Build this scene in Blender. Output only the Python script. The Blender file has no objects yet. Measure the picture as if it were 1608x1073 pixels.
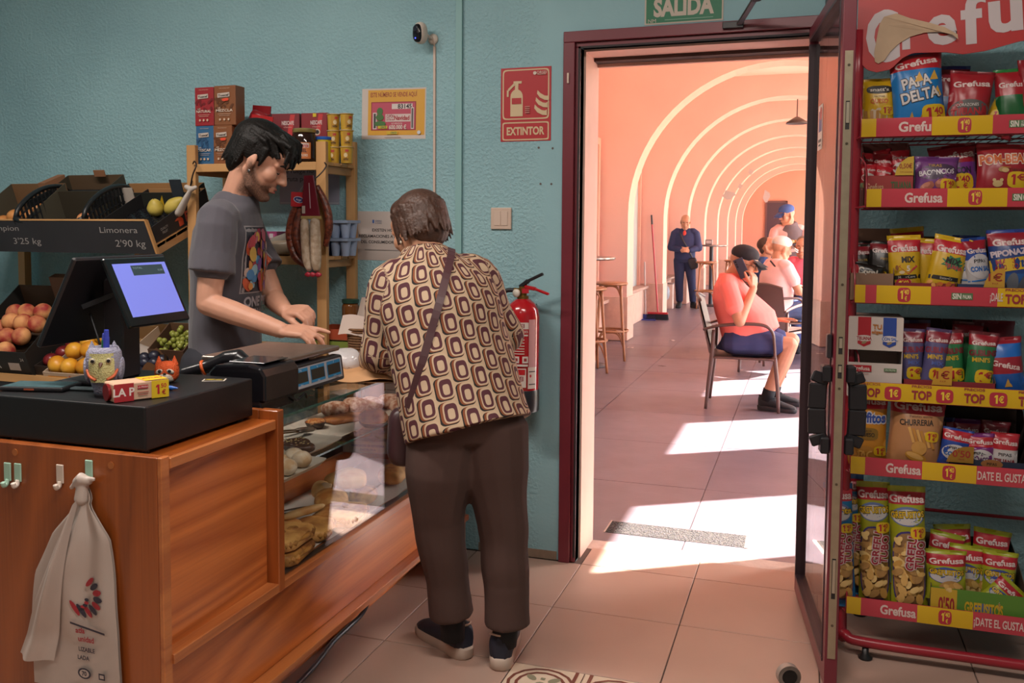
import bpy, math, random
import numpy as np
from mathutils import Matrix, Vector, Euler
random.seed(7); np.random.seed(7)
PI = math.pi
scene = bpy.context.scene
COL = scene.collection
# ------------------------------------------------------------------ camera
FL, CX, CY = 1453.628, 760.021, 451.364
YAW, PITCH, ROLL = 0.3355, 0.0647, 0.005
_f = Vector((-math.sin(YAW)*math.cos(PITCH), math.cos(YAW)*math.cos(PITCH), -math.sin(PITCH)))
_r = Vector((math.cos(YAW), math.sin(YAW), 0)); _u = _r.cross(_f)
_r, _u = math.cos(ROLL)*_r + math.sin(ROLL)*_u, -math.sin(ROLL)*_r + math.cos(ROLL)*_u
cam_d = bpy.data.cameras.new('camera'); cam = bpy.data.objects.new('camera', cam_d); COL.objects.link(cam)
cam.matrix_world = Matrix(((_r.x, _u.x, -_f.x, 0.9247), (_r.y, _u.y, -_f.y, -3.6061), (_r.z, _u.z, -_f.z, 1.3585), (0, 0, 0, 1)))
cam_d.sensor_width = 36.0; cam_d.sensor_fit = 'HORIZONTAL'; cam_d.lens = FL/1608*36
cam_d.shift_x = (804-CX)/1608; cam_d.shift_y = (CY-536.5)/1608
cam_d.clip_start = 0.05; cam_d.clip_end = 300
scene.camera = cam
# ------------------------------------------------------------------ sky, sun, exposure
world = bpy.data.worlds.new('sky'); scene.world = world; world.use_nodes = True
_wn = world.node_tree.nodes; _bg = _wn['Background']
_sky = _wn.new('ShaderNodeTexSky'); _sky.sky_type = 'NISHITA'; _sky.sun_disc = False
_sky.sun_elevation = math.radians(42); _sky.sun_rotation = math.radians(56); _sky.air_density = 1.0; _sky.dust_density = 2.0
world.node_tree.links.new(_sky.outputs[0], _bg.inputs[0]); _bg.inputs[1].default_value = 1.5
sun_d = bpy.data.lights.new('sun', 'SUN'); sun_d.energy = 52.0; sun_d.color = (1.0, 0.92, 0.84); sun_d.angle = math.radians(0.6)
sun = bpy.data.objects.new('sun', sun_d); COL.objects.link(sun)
_el = math.radians(42)
sun.rotation_euler = Vector((-0.834*math.cos(_el), -0.552*math.cos(_el), -math.sin(_el))).to_track_quat('-Z', 'Y').to_euler()
vs = scene.view_settings
vs.view_transform = 'Standard'; vs.look = 'None'; vs.gamma = 1.0; vs.use_curve_mapping = False; vs.exposure = 0.0
scene.display_settings.display_device = 'sRGB'
cy = scene.cycles
cy.use_denoising = True; cy.max_bounces = 10; cy.diffuse_bounces = 6; cy.glossy_bounces = 5; cy.transmission_bounces = 8; cy.transparent_max_bounces = 12
cy.caustics_reflective = False; cy.caustics_refractive = False; cy.sample_clamp_indirect = 6.0; cy.use_adaptive_sampling = False
# shop ceiling lamps (their light; the fixtures are built with the ceiling)
LAMPS = [(-1.3, -1.9, 1.4), (0.9, -2.5, 1.4), (-0.4, -4.2, 1.4)]
LAMP_POWER = (58.0, 54.0, 18.0)
# ------------------------------------------------------------------ helpers
def lin(c):
    if isinstance(c, str):
        c = c.lstrip('#'); c = [int(c[i:i+2], 16)/255 for i in (0, 2, 4)]
    return tuple(((x/12.92) if x <= 0.04045 else ((x+0.055)/1.055)**2.4) for x in c[:3])
MATS = {}
def node(nt, t, **kw):
    n = nt.nodes.new(t)
    for k, v in kw.items():
        if k.startswith('i_'): n.inputs[k[2:]].default_value = v
        else: setattr(n, k, v)
    return n
def mat(name, color=None, rough=0.6, metal=0.0, var=0.0, vscale=8.0, bump=0.0, bscale=60.0, spec=0.5, sheen=0.0, trans=0.0, ior=1.45, alpha=1.0, coat=0.0, emit=None, estr=0.0, sss=0.0, coords='Object', stretch=None):
    """plain procedural material: colour with soft noise variation and fine noise relief"""
    if name in MATS: return MATS[name]
    m = bpy.data.materials.new(name); m.use_nodes = True; MATS[name] = m
    nt = m.node_tree; b = nt.nodes['Principled BSDF']
    c = lin(color) if color is not None else (0.5, 0.5, 0.5)
    b.inputs['Base Color'].default_value = (*c, 1); b.inputs['Roughness'].default_value = rough; b.inputs['Metallic'].default_value = metal
    b.inputs['Specular IOR Level'].default_value = spec
    if sheen: b.inputs['Sheen Weight'].default_value = sheen
    if trans: b.inputs['Transmission Weight'].default_value = trans; b.inputs['IOR'].default_value = ior
    if alpha < 1: b.inputs['Alpha'].default_value = alpha
    if coat: b.inputs['Coat Weight'].default_value = coat; b.inputs['Coat Roughness'].default_value = 0.1
    if emit is not None: b.inputs['Emission Color'].default_value = (*lin(emit), 1); b.inputs['Emission Strength'].default_value = estr
    if sss: b.inputs['Subsurface Weight'].default_value = sss; b.inputs['Subsurface Radius'].default_value = (0.01, 0.004, 0.002); b.inputs['Subsurface Scale'].default_value = 1.0
    if var or bump:
        tc = node(nt, 'ShaderNodeTexCoord'); src = tc.outputs[coords]
        if stretch:
            mp = node(nt, 'ShaderNodeMapping'); mp.inputs['Scale'].default_value = stretch; nt.links.new(src, mp.inputs[0]); src = mp.outputs[0]
        if var:
            n1 = node(nt, 'ShaderNodeTexNoise'); n1.inputs['Scale'].default_value = vscale; n1.inputs['Detail'].default_value = 4; nt.links.new(src, n1.inputs['Vector'])
            mr = node(nt, 'ShaderNodeMapRange'); mr.inputs[1].default_value = 0.25; mr.inputs[2].default_value = 0.75; mr.inputs[3].default_value = 1-var; mr.inputs[4].default_value = 1+var
            nt.links.new(n1.outputs['Fac'], mr.inputs[0])
            mx = node(nt, 'ShaderNodeVectorMath', operation='SCALE'); mx.inputs[0].default_value = c; nt.links.new(mr.outputs[0], mx.inputs['Scale']); nt.links.new(mx.outputs[0], b.inputs['Base Color'])
        if bump:
            n2 = node(nt, 'ShaderNodeTexNoise'); n2.inputs['Scale'].default_value = bscale; n2.inputs['Detail'].default_value = 3; nt.links.new(src, n2.inputs['Vector'])
            bp = node(nt, 'ShaderNodeBump'); bp.inputs['Strength'].default_value = bump; bp.inputs['Distance'].default_value = 0.004; nt.links.new(n2.outputs['Fac'], bp.inputs['Height']); nt.links.new(bp.outputs[0], b.inputs['Normal'])
    return m
def C(hexc, rough=0.5, **kw):
    return mat('c_%s_%d%s' % (hexc.lstrip('#'), int(rough*100), ''.join('%s%s' % (k, v) for k, v in sorted(kw.items()))), hexc, rough, **kw)
def wood(name, c1, c2, axis='Z', scale=5.0, rough=0.4, coat=0.0, dist=5.0, fine=0.25):
    """wood with stretched grain along AXIS of the object"""
    if name in MATS: return MATS[name]
    m = bpy.data.materials.new(name); m.use_nodes = True; MATS[name] = m
    nt = m.node_tree; b = nt.nodes['Principled BSDF']; L = nt.links.new
    tc = node(nt, 'ShaderNodeTexCoord'); mp = node(nt, 'ShaderNodeMapping')
    s = {'X': (0.10, 1, 1), 'Y': (1, 0.10, 1), 'Z': (1, 1, 0.10)}[axis]
    mp.inputs['Scale'].default_value = s; mp.inputs['Rotation'].default_value = (0.06, 0.05, 0.04); L(tc.outputs['Object'], mp.inputs[0])
    n0 = node(nt, 'ShaderNodeTexNoise'); n0.inputs['Scale'].default_value = scale; n0.inputs['Detail'].default_value = 2.0; n0.inputs['Distortion'].default_value = 0.4; L(mp.outputs[0], n0.inputs['Vector'])
    mu = node(nt, 'ShaderNodeMath', operation='MULTIPLY'); mu.inputs[1].default_value = dist; L(n0.outputs['Fac'], mu.inputs[0])
    fr = node(nt, 'ShaderNodeMath', operation='PINGPONG'); fr.inputs[1].default_value = 0.5; L(mu.outputs[0], fr.inputs[0])
    mp2 = node(nt, 'ShaderNodeMapping'); s2 = {'X': (0.02, 1, 1), 'Y': (1, 0.02, 1), 'Z': (1, 1, 0.02)}[axis]; mp2.inputs['Scale'].default_value = s2; L(tc.outputs['Object'], mp2.inputs[0])
    n1 = node(nt, 'ShaderNodeTexNoise'); n1.inputs['Scale'].default_value = 160; n1.inputs['Detail'].default_value = 3; L(mp2.outputs[0], n1.inputs['Vector'])
    ad = node(nt, 'ShaderNodeMath', operation='MULTIPLY_ADD'); ad.inputs[1].default_value = fine*2; L(n1.outputs['Fac'], ad.inputs[0]); L(fr.outputs[0], ad.inputs[2])
    cr = node(nt, 'ShaderNodeValToRGB'); e = cr.color_ramp.elements
    e[0].position = 0.1; e[0].color = (*lin(c2), 1); e[1].position = 0.75; e[1].color = (*lin(c1), 1); L(ad.outputs[0], cr.inputs[0]); L(cr.outputs[0], b.inputs['Base Color'])
    b.inputs['Roughness'].default_value = rough
    if coat: b.inputs['Coat Weight'].default_value = coat; b.inputs['Coat Roughness'].default_value = 0.18
    bp = node(nt, 'ShaderNodeBump'); bp.inputs['Strength'].default_value = 0.12; bp.inputs['Distance'].default_value = 0.003; L(ad.outputs[0], bp.inputs['Height']); L(bp.outputs[0], b.inputs['Normal'])
    return m
def glass(name, tint=(1, 1, 1), rough=0.0):
    """thin clear pane that lets light through"""
    if name in MATS: return MATS[name]
    m = bpy.data.materials.new(name); m.use_nodes = True; MATS[name] = m
    nt = m.node_tree; L = nt.links.new; out = nt.nodes['Material Output']; nt.nodes.remove(nt.nodes['Principled BSDF'])
    tr = node(nt, 'ShaderNodeBsdfTransparent'); tr.inputs[0].default_value = (*tint, 1)
    gl = node(nt, 'ShaderNodeBsdfGlossy'); gl.inputs['Roughness'].default_value = rough
    fr = node(nt, 'ShaderNodeFresnel'); geo = node(nt, 'ShaderNodeNewGeometry'); mr = node(nt, 'ShaderNodeMapRange'); mr.inputs[3].default_value = 1.5; mr.inputs[4].default_value = 1/1.5; L(geo.outputs['Backfacing'], mr.inputs[0]); L(mr.outputs[0], fr.inputs[0])
    mx = node(nt, 'ShaderNodeMixShader'); L(fr.outputs[0], mx.inputs[0]); L(tr.outputs[0], mx.inputs[1]); L(gl.outputs[0], mx.inputs[2]); L(mx.outputs[0], out.inputs[0])
    return m
def frame_of(axis, up=(0, 0, 1)):
    z = Vector(axis).normalized(); x = Vector(up).cross(z)
    if x.length < 1e-4: x = Vector((1, 0, 0)).cross(z)
    if x.length < 1e-4: x = Vector((0, 1, 0))
    x.normalize(); return x, z.cross(x), z
class MB:
    def __init__(s): s.v = []; s.f = []; s.mi = []; s.M = None
    def _add(s, vs_, fs, mi=0):
        o = len(s.v)
        if s.M is not None: vs_ = [tuple(s.M @ Vector(p)) for p in vs_]
        s.v.extend([tuple(p) for p in vs_]); s.f.extend([tuple(i+o for i in q) for q in fs]); s.mi.extend([mi]*len(fs)); return s
    def box(s, x0, x1, y0, y1, z0, z1, mi=0):
        return s._add([(x, y, z) for x in (x0, x1) for y in (y0, y1) for z in (z0, z1)], [(0, 1, 3, 2), (4, 6, 7, 5), (0, 4, 5, 1), (2, 3, 7, 6), (0, 2, 6, 4), (1, 5, 7, 3)], mi)
    def cbox(s, c, d, R=None, mi=0):
        R = R or Matrix.Identity(3); c = Vector(c)
        return s._add([tuple(c + R @ Vector((sx*d[0]/2, sy*d[1]/2, sz*d[2]/2))) for sx in (-1, 1) for sy in (-1, 1) for sz in (-1, 1)], [(0, 1, 3, 2), (4, 6, 7, 5), (0, 4, 5, 1), (2, 3, 7, 6), (0, 2, 6, 4), (1, 5, 7, 3)], mi)
    def beam(s, p, q, w, d, up=(0, 0, 1), mi=0):
        p, q = Vector(p), Vector(q); x, y, z = frame_of(q-p, up)
        vs_ = [tuple(e + x*a*w/2 + y*b*d/2) for e in (p, q) for a, b in ((-1, -1), (1, -1), (1, 1), (-1, 1))]
        return s._add(vs_, [(3, 2, 1, 0), (4, 5, 6, 7)] + [(i, (i+1) % 4, 4+(i+1) % 4, 4+i) for i in range(4)], mi)
    def cyl(s, p, q, r0, r1=None, n=12, mi=0, cap=True):
        r1 = r0 if r1 is None else r1; p, q = Vector(p), Vector(q); x, y, z = frame_of(q-p)
        vs_ = [tuple(e + (x*math.cos(2*PI*i/n) + y*math.sin(2*PI*i/n))*r) for e, r in ((p, r0), (q, r1)) for i in range(n)]
        fs = [(i, (i+1) % n, n+(i+1) % n, n+i) for i in range(n)]
        if cap: fs += [tuple(range(n-1, -1, -1)), tuple(range(n, 2*n))]
        return s._add(vs_, fs, mi)
    def lathe(s, prof, o=(0, 0, 0), n=20, axis=(0, 0, 1), mi=0, sy=1.0):
        o = Vector(o); x, y, z = frame_of(axis, (0, 1, 0.001)) if abs(Vector(axis).normalized().z) > .99 else frame_of(axis)
        vs_ = [tuple(o + z*h + (x*math.cos(2*PI*i/n) + y*math.sin(2*PI*i/n)*sy)*r) for r, h in prof for i in range(n)]
        fs = [(k*n+i, k*n+(i+1) % n, (k+1)*n+(i+1) % n, (k+1)*n+i) for k in range(len(prof)-1) for i in range(n)]
        if prof[0][0] > 1e-6: fs.append(tuple(range(n-1, -1, -1)))
        if prof[-1][0] > 1e-6: fs.append(tuple(range((len(prof)-1)*n, len(prof)*n)))
        return s._add(vs_, fs, mi)
    def tube(s, pts, r, n=8, mi=0, sm=0, closed=False, flat=1.0):
        P = [Vector(p) for p in pts]
        if sm: P = smooth(P, sm, closed)
        N = len(P); rr = r if hasattr(r, '__len__') else [r]*N
        if len(rr) != N: rr = list(np.interp(np.linspace(0, 1, N), np.linspace(0, 1, len(rr)), rr))
        vs_ = []; px = None
        for i in range(N):
            t = (P[(i+1) % N if closed else min(i+1, N-1)] - P[(i-1) % N if closed else max(i-1, 0)]).normalized()
            if px is None: x, y, _ = frame_of(t)
            else:
                x = px - t*px.dot(t)
                x = x.normalized() if x.length > 1e-5 else frame_of(t)[0]
                y = t.cross(x)
            px = x
            vs_ += [tuple(P[i] + (x*math.cos(2*PI*k/n) + y*math.sin(2*PI*k/n)*flat)*rr[i]) for k in range(n)]
        M_ = N if closed else N-1
        fs = [(i*n+k, i*n+(k+1) % n, ((i+1) % N)*n+(k+1) % n, ((i+1) % N)*n+k) for i in range(M_) for k in range(n)]
        if not closed: fs += [tuple(range(n-1, -1, -1)), tuple(range((N-1)*n, N*n))]
        return s._add(vs_, fs, mi)
    def prism(s, poly, fn, d0, d1, mi=0):
        """extrude a 2D polygon; fn(a,b,d) -> point"""
        n = len(poly)
        vs_ = [fn(a, b, d0) for a, b in poly] + [fn(a, b, d1) for a, b in poly]
        return s._add(vs_, [tuple(range(n-1, -1, -1)), tuple(range(n, 2*n))] + [(i, (i+1) % n, n+(i+1) % n, n+i) for i in range(n)], mi)
    def ell(s, c, rad, R=None, nu=16, nv=10, mi=0, e=1.0, fn=None):
        R = R or Matrix.Identity(3); c = Vector(c); vs_ = []
        pw = lambda t: math.copysign(abs(t)**e, t)
        for j in range(nv+1):
            ph = -PI/2 + PI*j/nv
            for i in range(nu):
                th = 2*PI*i/nu
                q = Vector((pw(math.cos(th))*pw(math.cos(ph))*rad[0], pw(math.sin(th))*pw(math.cos(ph))*rad[1], pw(math.sin(ph))*rad[2]))
                if fn: q = fn(q)
                vs_.append(tuple(c + R @ q))
        return s._add(vs_, [(j*nu+i, j*nu+(i+1) % nu, (j+1)*nu+(i+1) % nu, (j+1)*nu+i) for j in range(nv) for i in range(nu)], mi)
    def grid(s, fn, us, vs2, mi=0, flip=False):
        nu, nv = len(us), len(vs2)
        vs_ = [tuple(fn(a, b)) for b in vs2 for a in us]
        fs = [(j*nu+i, j*nu+i+1, (j+1)*nu+i+1, (j+1)*nu+i) for j in range(nv-1) for i in range(nu-1)]
        if flip: fs = [q[::-1] for q in fs]
        return s._add(vs_, fs, mi)
    def poly(s, pts, mi=0): return s._add(pts, [tuple(range(len(pts)))], mi)
    def limb(s, pts, rad, n=14, sm=0, flat=1.0, sub=4):
        """rounded tapering limb (closed, for fusing)"""
        P = [Vector(p) for p in pts]; rr = list(rad)
        if sm:
            k = len(P); P = smooth(P, sm); rr = list(np.interp(np.linspace(0, 1, len(P)), np.linspace(0, 1, k), rr))
        a, b = P[0], P[-1]; t0 = (P[1]-a).normalized(); t1 = (b-P[-2]).normalized()
        P2, r2 = [], []
        for i in range(sub): q = PI/2*(1-i/sub); P2.append(a - t0*math.sin(q)*rr[0]*.9); r2.append(max(1e-4, math.cos(q)*rr[0]))
        P2 += P; r2 += rr
        for i in range(1, sub+1): q = PI/2*i/sub; P2.append(b + t1*math.sin(q)*rr[-1]*.9); r2.append(max(1e-4, math.cos(q)*rr[-1]))
        return s.tube(P2, r2, n, flat=flat)
    def build(s, name, m=None, parent=None, smooth=False, bevel=0.0, segs=1, auto=None, org=None):
        me = bpy.data.meshes.new(name)
        V = s.v
        if org is not None: V = [(p[0]-org[0], p[1]-org[1], p[2]-org[2]) for p in V]
        me.from_pydata(V, [], s.f)
        ms = m if isinstance(m, (list, tuple)) else [m]
        for k in ms:
            if k is not None: me.materials.append(k)
        if len(ms) > 1: me.polygons.foreach_set('material_index', s.mi)
        if smooth: me.polygons.foreach_set('use_smooth', [True]*len(me.polygons))
        me.update()
        if smooth and auto: me.set_sharp_from_angle(angle=math.radians(auto))
        o = bpy.data.objects.new(name, me); COL.objects.link(o)
        if parent is not None: o.parent = parent
        if org is not None and parent is None: o.location = org
        if bevel:
            b = o.modifiers.new('bevel', 'BEVEL'); b.width = bevel; b.segments = segs; b.limit_method = 'ANGLE'; b.angle_limit = math.radians(40); b.harden_normals = False
        return o
def smooth(P, n, closed=False):
    """Catmull-Rom through the points, n samples per span"""
    P = [Vector(p) for p in P]; N = len(P); out = []
    for i in range(N if closed else N-1):
        p0, p1, p2, p3 = (P[(i-1) % N], P[i], P[(i+1) % N], P[(i+2) % N]) if closed else (P[max(i-1, 0)], P[i], P[i+1], P[min(i+2, N-1)])
        for k in range(n):
            t = k/n; out.append(0.5*((2*p1) + (p2-p0)*t + (2*p0-5*p1+4*p2-p3)*t*t + (3*p1-p0-3*p2+p3)*t**3))
    if not closed: out.append(P[-1])
    return out
def tag(o, label=None, cat=None, group=None, kind=None):
    if label: o['label'] = label
    if cat: o['category'] = cat
    if group: o['group'] = group
    if kind: o['kind'] = kind
    return o
def thing(name, label, cat, loc=(0, 0, 0), rot=(0, 0, 0), group=None):
    o = bpy.data.objects.new(name, None); o.empty_display_size = 0.05; COL.objects.link(o)
    o.location = loc; o.rotation_euler = rot if hasattr(rot, '__len__') else (0, 0, rot)
    return tag(o, label, cat, group)
def struct(o): o['kind'] = 'structure'; return o
def copy_tree(o, parent=None):
    c = o.copy(); COL.objects.link(c)
    if parent is not None: c.parent = parent
    for ch in list(o.children): copy_tree(ch, c)
    return c
def Rz(a): return Matrix.Rotation(a, 3, 'Z')
def Rx(a): return Matrix.Rotation(a, 3, 'X')
def Ry(a): return Matrix.Rotation(a, 3, 'Y')
_TXT = {}
def split_long(V, F, lim=.30, passes=3):
    """cut long faces so that print can follow a curved surface"""
    V = [tuple(p) for p in V]; T = []
    for f in F: T += [(f[0], f[i], f[i+1]) for i in range(1, len(f)-1)]
    for _ in range(passes):
        out = []; mid = {}
        for t in T:
            e = [(math.dist(V[t[i]], V[t[(i+1) % 3]]), i) for i in range(3)]; d, i = max(e)
            if d <= lim: out.append(t); continue
            a, b, c = t[i], t[(i+1) % 3], t[(i+2) % 3]; k = (min(a, b), max(a, b))
            if k not in mid: mid[k] = len(V); V.append(((V[a][0]+V[b][0])/2, (V[a][1]+V[b][1])/2))
            out += [(a, mid[k], c), (mid[k], b, c)]
        T = out
    return np.array(V), T
def text2d(s, size=1.0, bold=0.0, align='CENTER', shear=0.0, spacing=1.0):
    """letters as 2D faces (height of capitals = size), centred"""
    key = (s, bold, shear, spacing)
    if key not in _TXT:
        cu = bpy.data.curves.new('t', 'FONT'); cu.body = s; cu.size = 1.0; cu.offset = bold; cu.resolution_u = 3; cu.shear = shear; cu.space_character = spacing; cu.fill_mode = 'FRONT'
        ob = bpy.data.objects.new('t', cu); me = ob.to_mesh()
        V = np.array([v.co[:2] for v in me.vertices]) if len(me.vertices) else np.zeros((0, 2)); F = [tuple(p.vertices) for p in me.polygons]
        ob.to_mesh_clear(); bpy.data.objects.remove(ob); bpy.data.curves.remove(cu)
        if s == '1': V = np.array([(.0, .0), (.15, 0), (.15, .34), (.0, .34), (.15, .69), (.0, .69), (-.11, .58), (-.11, .46), (0, .52)]); F = [(0, 1, 2, 3), (3, 2, 4, 8), (8, 4, 5), (7, 8, 5, 6)]
        V, F = split_long(V, F); _TXT[key] = (V, F)
    V, F = _TXT[key]
    if len(V) == 0: return V, F
    V = V.copy(); w0, w1 = V[:, 0].min(), V[:, 0].max()
    V[:, 0] -= {'CENTER': (w0+w1)/2, 'LEFT': w0, 'RIGHT': w1}[align]; V[:, 1] -= 0.34; return V*(size/0.69), F
class Print:
    """flat print laid on a surface: fn(u, v, lift) -> point"""
    def __init__(s, fn): s.fn = fn; s.mb = MB(); s.mats = []; s.k = 0
    def _m(s, col):
        m = col if not isinstance(col, str) else C(col, 0.45)
        if m not in s.mats: s.mats.append(m)
        return s.mats.index(m)
    def _put(s, V, F, col, lift=None):
        s.k += 1; e = 0.0004 + 0.00022*s.k if lift is None else lift
        s.mb._add([tuple(s.fn(a, b, e)) for a, b in V], F, s._m(col))
    def text(s, t, x, y, size, col, rot=0.0, bold=0.0, align='CENTER', sx=1.0, shear=0.0, width=None):
        V, F = text2d(t, size, bold, align, shear)
        if len(V) == 0: return
        V = V.copy()
        if width: sx = width/max(1e-6, V[:, 0].max()-V[:, 0].min())
        V[:, 0] *= sx; c, n = math.cos(rot), math.sin(rot)
        s._put([(x + a*c - b*n, y + a*n + b*c) for a, b in V], F, col)
    def poly(s, P, col):
        if len(P) <= 4: s._put(P, [tuple(range(len(P)))], col)
        else:
            cx = sum(p[0] for p in P)/len(P); cy_ = sum(p[1] for p in P)/len(P); n = len(P)
            s._put([(cx, cy_)] + [(cx+(a-cx)*.55, cy_+(b-cy_)*.55) for a, b in P] + list(P), [(0, 1+i, 1+(i+1) % n) for i in range(n)] + [(1+i, 1+n+i, 1+n+(i+1) % n, 1+(i+1) % n) for i in range(n)], col)
    def rect(s, x, y, w, h, col, rot=0.0, nx=1, ny=1):
        c, n = math.cos(rot), math.sin(rot); V = []
        for j in range(ny+1):
            for i in range(nx+1):
                a, b = -w/2 + w*i/nx, -h/2 + h*j/ny; V.append((x + a*c - b*n, y + a*n + b*c))
        s._put(V, [(j*(nx+1)+i, j*(nx+1)+i+1, (j+1)*(nx+1)+i+1, (j+1)*(nx+1)+i) for j in range(ny) for i in range(nx)], col)
    def ell(s, x, y, a, b, col, rot=0.0, n=20, p=1.0):
        c, q = math.cos(rot), math.sin(rot); pw = lambda t: math.copysign(abs(t)**p, t); P = []
        for i in range(n):
            t = 2*PI*i/n; e, f_ = a*pw(math.cos(t)), b*pw(math.sin(t)); P.append((x + e*c - f_*q, y + e*q + f_*c))
        s.poly(P, col)
    def ring(s, x, y, w, h, t, col, r=0.003):
        """rounded rectangle outline"""
        n = 24; O, I = [], []
        for i in range(n):
            a = 2*PI*i/n; pw = lambda q: math.copysign(abs(q)**0.12, q)
            O.append((x + w/2*pw(math.cos(a+.13)), y + h/2*pw(math.sin(a+.13)))); I.append((x + (w/2-t)*pw(math.cos(a+.13)), y + (h/2-t)*pw(math.sin(a+.13))))
        s._put(O+I, [(i, (i+1) % n, n+(i+1) % n, n+i) for i in range(n)], col)
    def build(s, name='print', parent=None, smooth=False):
        return s.mb.build(name, s.mats if len(s.mats) > 1 else s.mats[0], parent, smooth)
def fuse(name, mb, voxel, m, parent, it=4, fac=0.5, post=None, dec=None):
    """union of overlapping closed shapes as one continuous smooth surface"""
    me = bpy.data.meshes.new('tmp'); me.from_pydata(mb.v, [], mb.f); o = bpy.data.objects.new('tmp', me); COL.objects.link(o)
    r = o.modifiers.new('r', 'REMESH'); r.mode = 'VOXEL'; r.voxel_size = voxel; r.use_smooth_shade = True
    q = o.modifiers.new('s', 'SMOOTH'); q.factor = fac; q.iterations = it
    if dec: d = o.modifiers.new('d', 'DECIMATE'); d.ratio = dec
    dg = bpy.context.evaluated_depsgraph_get(); me2 = bpy.data.meshes.new_from_object(o.evaluated_get(dg)); me2.name = name
    bpy.data.objects.remove(o); bpy.data.meshes.remove(me)
    me2.materials.clear()
    for k in (m if isinstance(m, (list, tuple)) else [m]): me2.materials.append(k)
    if post:
        V = np.zeros(len(me2.vertices)*3, dtype=np.float32); me2.vertices.foreach_get('co', V); N = np.zeros_like(V); me2.vertices.foreach_get('normal', N)
        V = V.reshape(-1, 3); N = N.reshape(-1, 3); V2 = post(V, N, me2)
        if V2 is not None: me2.vertices.foreach_set('co', V2.astype(np.float32).ravel())
    me2.polygons.foreach_set('use_smooth', [True]*len(me2.polygons)); me2.update()
    ob = bpy.data.objects.new(name, me2); COL.objects.link(ob)
    if parent is not None: ob.parent = parent
    return ob
# ------------------------------------------------------------------ setting: shop shell
def wall_mat():
    m = bpy.data.materials.new('blue_stucco'); m.use_nodes = True; nt = m.node_tree; L = nt.links.new; b = nt.nodes['Principled BSDF']
    tc = node(nt, 'ShaderNodeTexCoord'); n1 = node(nt, 'ShaderNodeTexNoise'); n1.inputs['Scale'].default_value = 75; n1.inputs['Detail'].default_value = 2.5; L(tc.outputs['Object'], n1.inputs['Vector'])
    n2 = node(nt, 'ShaderNodeTexNoise'); n2.inputs['Scale'].default_value = 1.6; n2.inputs['Detail'].default_value = 5; L(tc.outputs['Object'], n2.inputs['Vector'])
    cr = node(nt, 'ShaderNodeValToRGB'); e = cr.color_ramp.elements; e[0].position = .3; e[0].color = (*lin('#80a5ad'), 1); e[1].position = .7; e[1].color = (*lin('#8fb5bc'), 1); L(n2.outputs['Fac'], cr.inputs[0]); L(cr.outputs[0], b.inputs['Base Color'])
    # the plaster round the door is trowelled smooth: relief fades out from x = -0.12
    sx = node(nt, 'ShaderNodeSeparateXYZ'); L(tc.outputs['Object'], sx.inputs[0])
    n3 = node(nt, 'ShaderNodeTexNoise'); n3.inputs['Scale'].default_value = 9; L(tc.outputs['Object'], n3.inputs['Vector'])
    ad = node(nt, 'ShaderNodeMath', operation='MULTIPLY_ADD'); ad.inputs[1].default_value = 0.16; L(n3.outputs['Fac'], ad.inputs[0]); L(sx.outputs[0], ad.inputs[2])
    lo = node(nt, 'ShaderNodeMapRange'); lo.inputs[1].default_value = -0.06; lo.inputs[2].default_value = 0.0; lo.inputs[3].default_value = 1; lo.inputs[4].default_value = 0.08; L(ad.outputs[0], lo.inputs[0])
    hi = node(nt, 'ShaderNodeMapRange'); hi.inputs[1].default_value = 1.05; hi.inputs[2].default_value = 1.15; hi.inputs[3].default_value = 0.0; hi.inputs[4].default_value = 1; L(sx.outputs[0], hi.inputs[0])
    mxx = node(nt, 'ShaderNodeMath', operation='MAXIMUM'); L(lo.outputs[0], mxx.inputs[0]); L(hi.outputs[0], mxx.inputs[1])
    r1 = node(nt, 'ShaderNodeMapRange'); r1.interpolation_type = 'SMOOTHSTEP'; r1.inputs[1].default_value = .38; r1.inputs[2].default_value = .68; L(n1.outputs['Fac'], r1.inputs[0])
    hh = node(nt, 'ShaderNodeMath', operation='MULTIPLY'); L(r1.outputs[0], hh.inputs[0]); L(mxx.outputs[0], hh.inputs[1])
    bp = node(nt, 'ShaderNodeBump'); bp.inputs['Strength'].default_value = 0.55; bp.inputs['Distance'].default_value = 0.004; L(hh.outputs[0], bp.inputs['Height']); L(bp.outputs[0], b.inputs['Normal'])
    b.inputs['Roughness'].default_value = 0.75; MATS['blue_stucco'] = m; return m
M_BLUE = wall_mat()
M_WHITE_PAINT = mat('white_paint', '#cfc7bd', 0.8, var=.04, vscale=3)
M_JAMB = mat('jamb_paint', '#dcb6a8', 0.8, var=.05, vscale=6, bump=.1, bscale=40)
M_FRAME = mat('maroon_paint', '#6b2530', 0.35, var=.08, vscale=5)
M_DARK = mat('dark_slot', '#4a3732', 0.8)
OPX0, OPX1, OPZ = 0.066, 0.945, 2.066      # clear door opening
WT = 0.29                                   # wall thickness
# back wall with the door opening (one solid with a hole)
b = MB()
b.box(-3.2, OPX0, 0, WT, 0, 3.0); b.box(OPX1, 3.2, 0, WT, 0, 3.0); b.box(OPX0, OPX1, 0, WT, OPZ, 3.0)
wall_back = struct(b.build('wall_back', M_BLUE))
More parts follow.
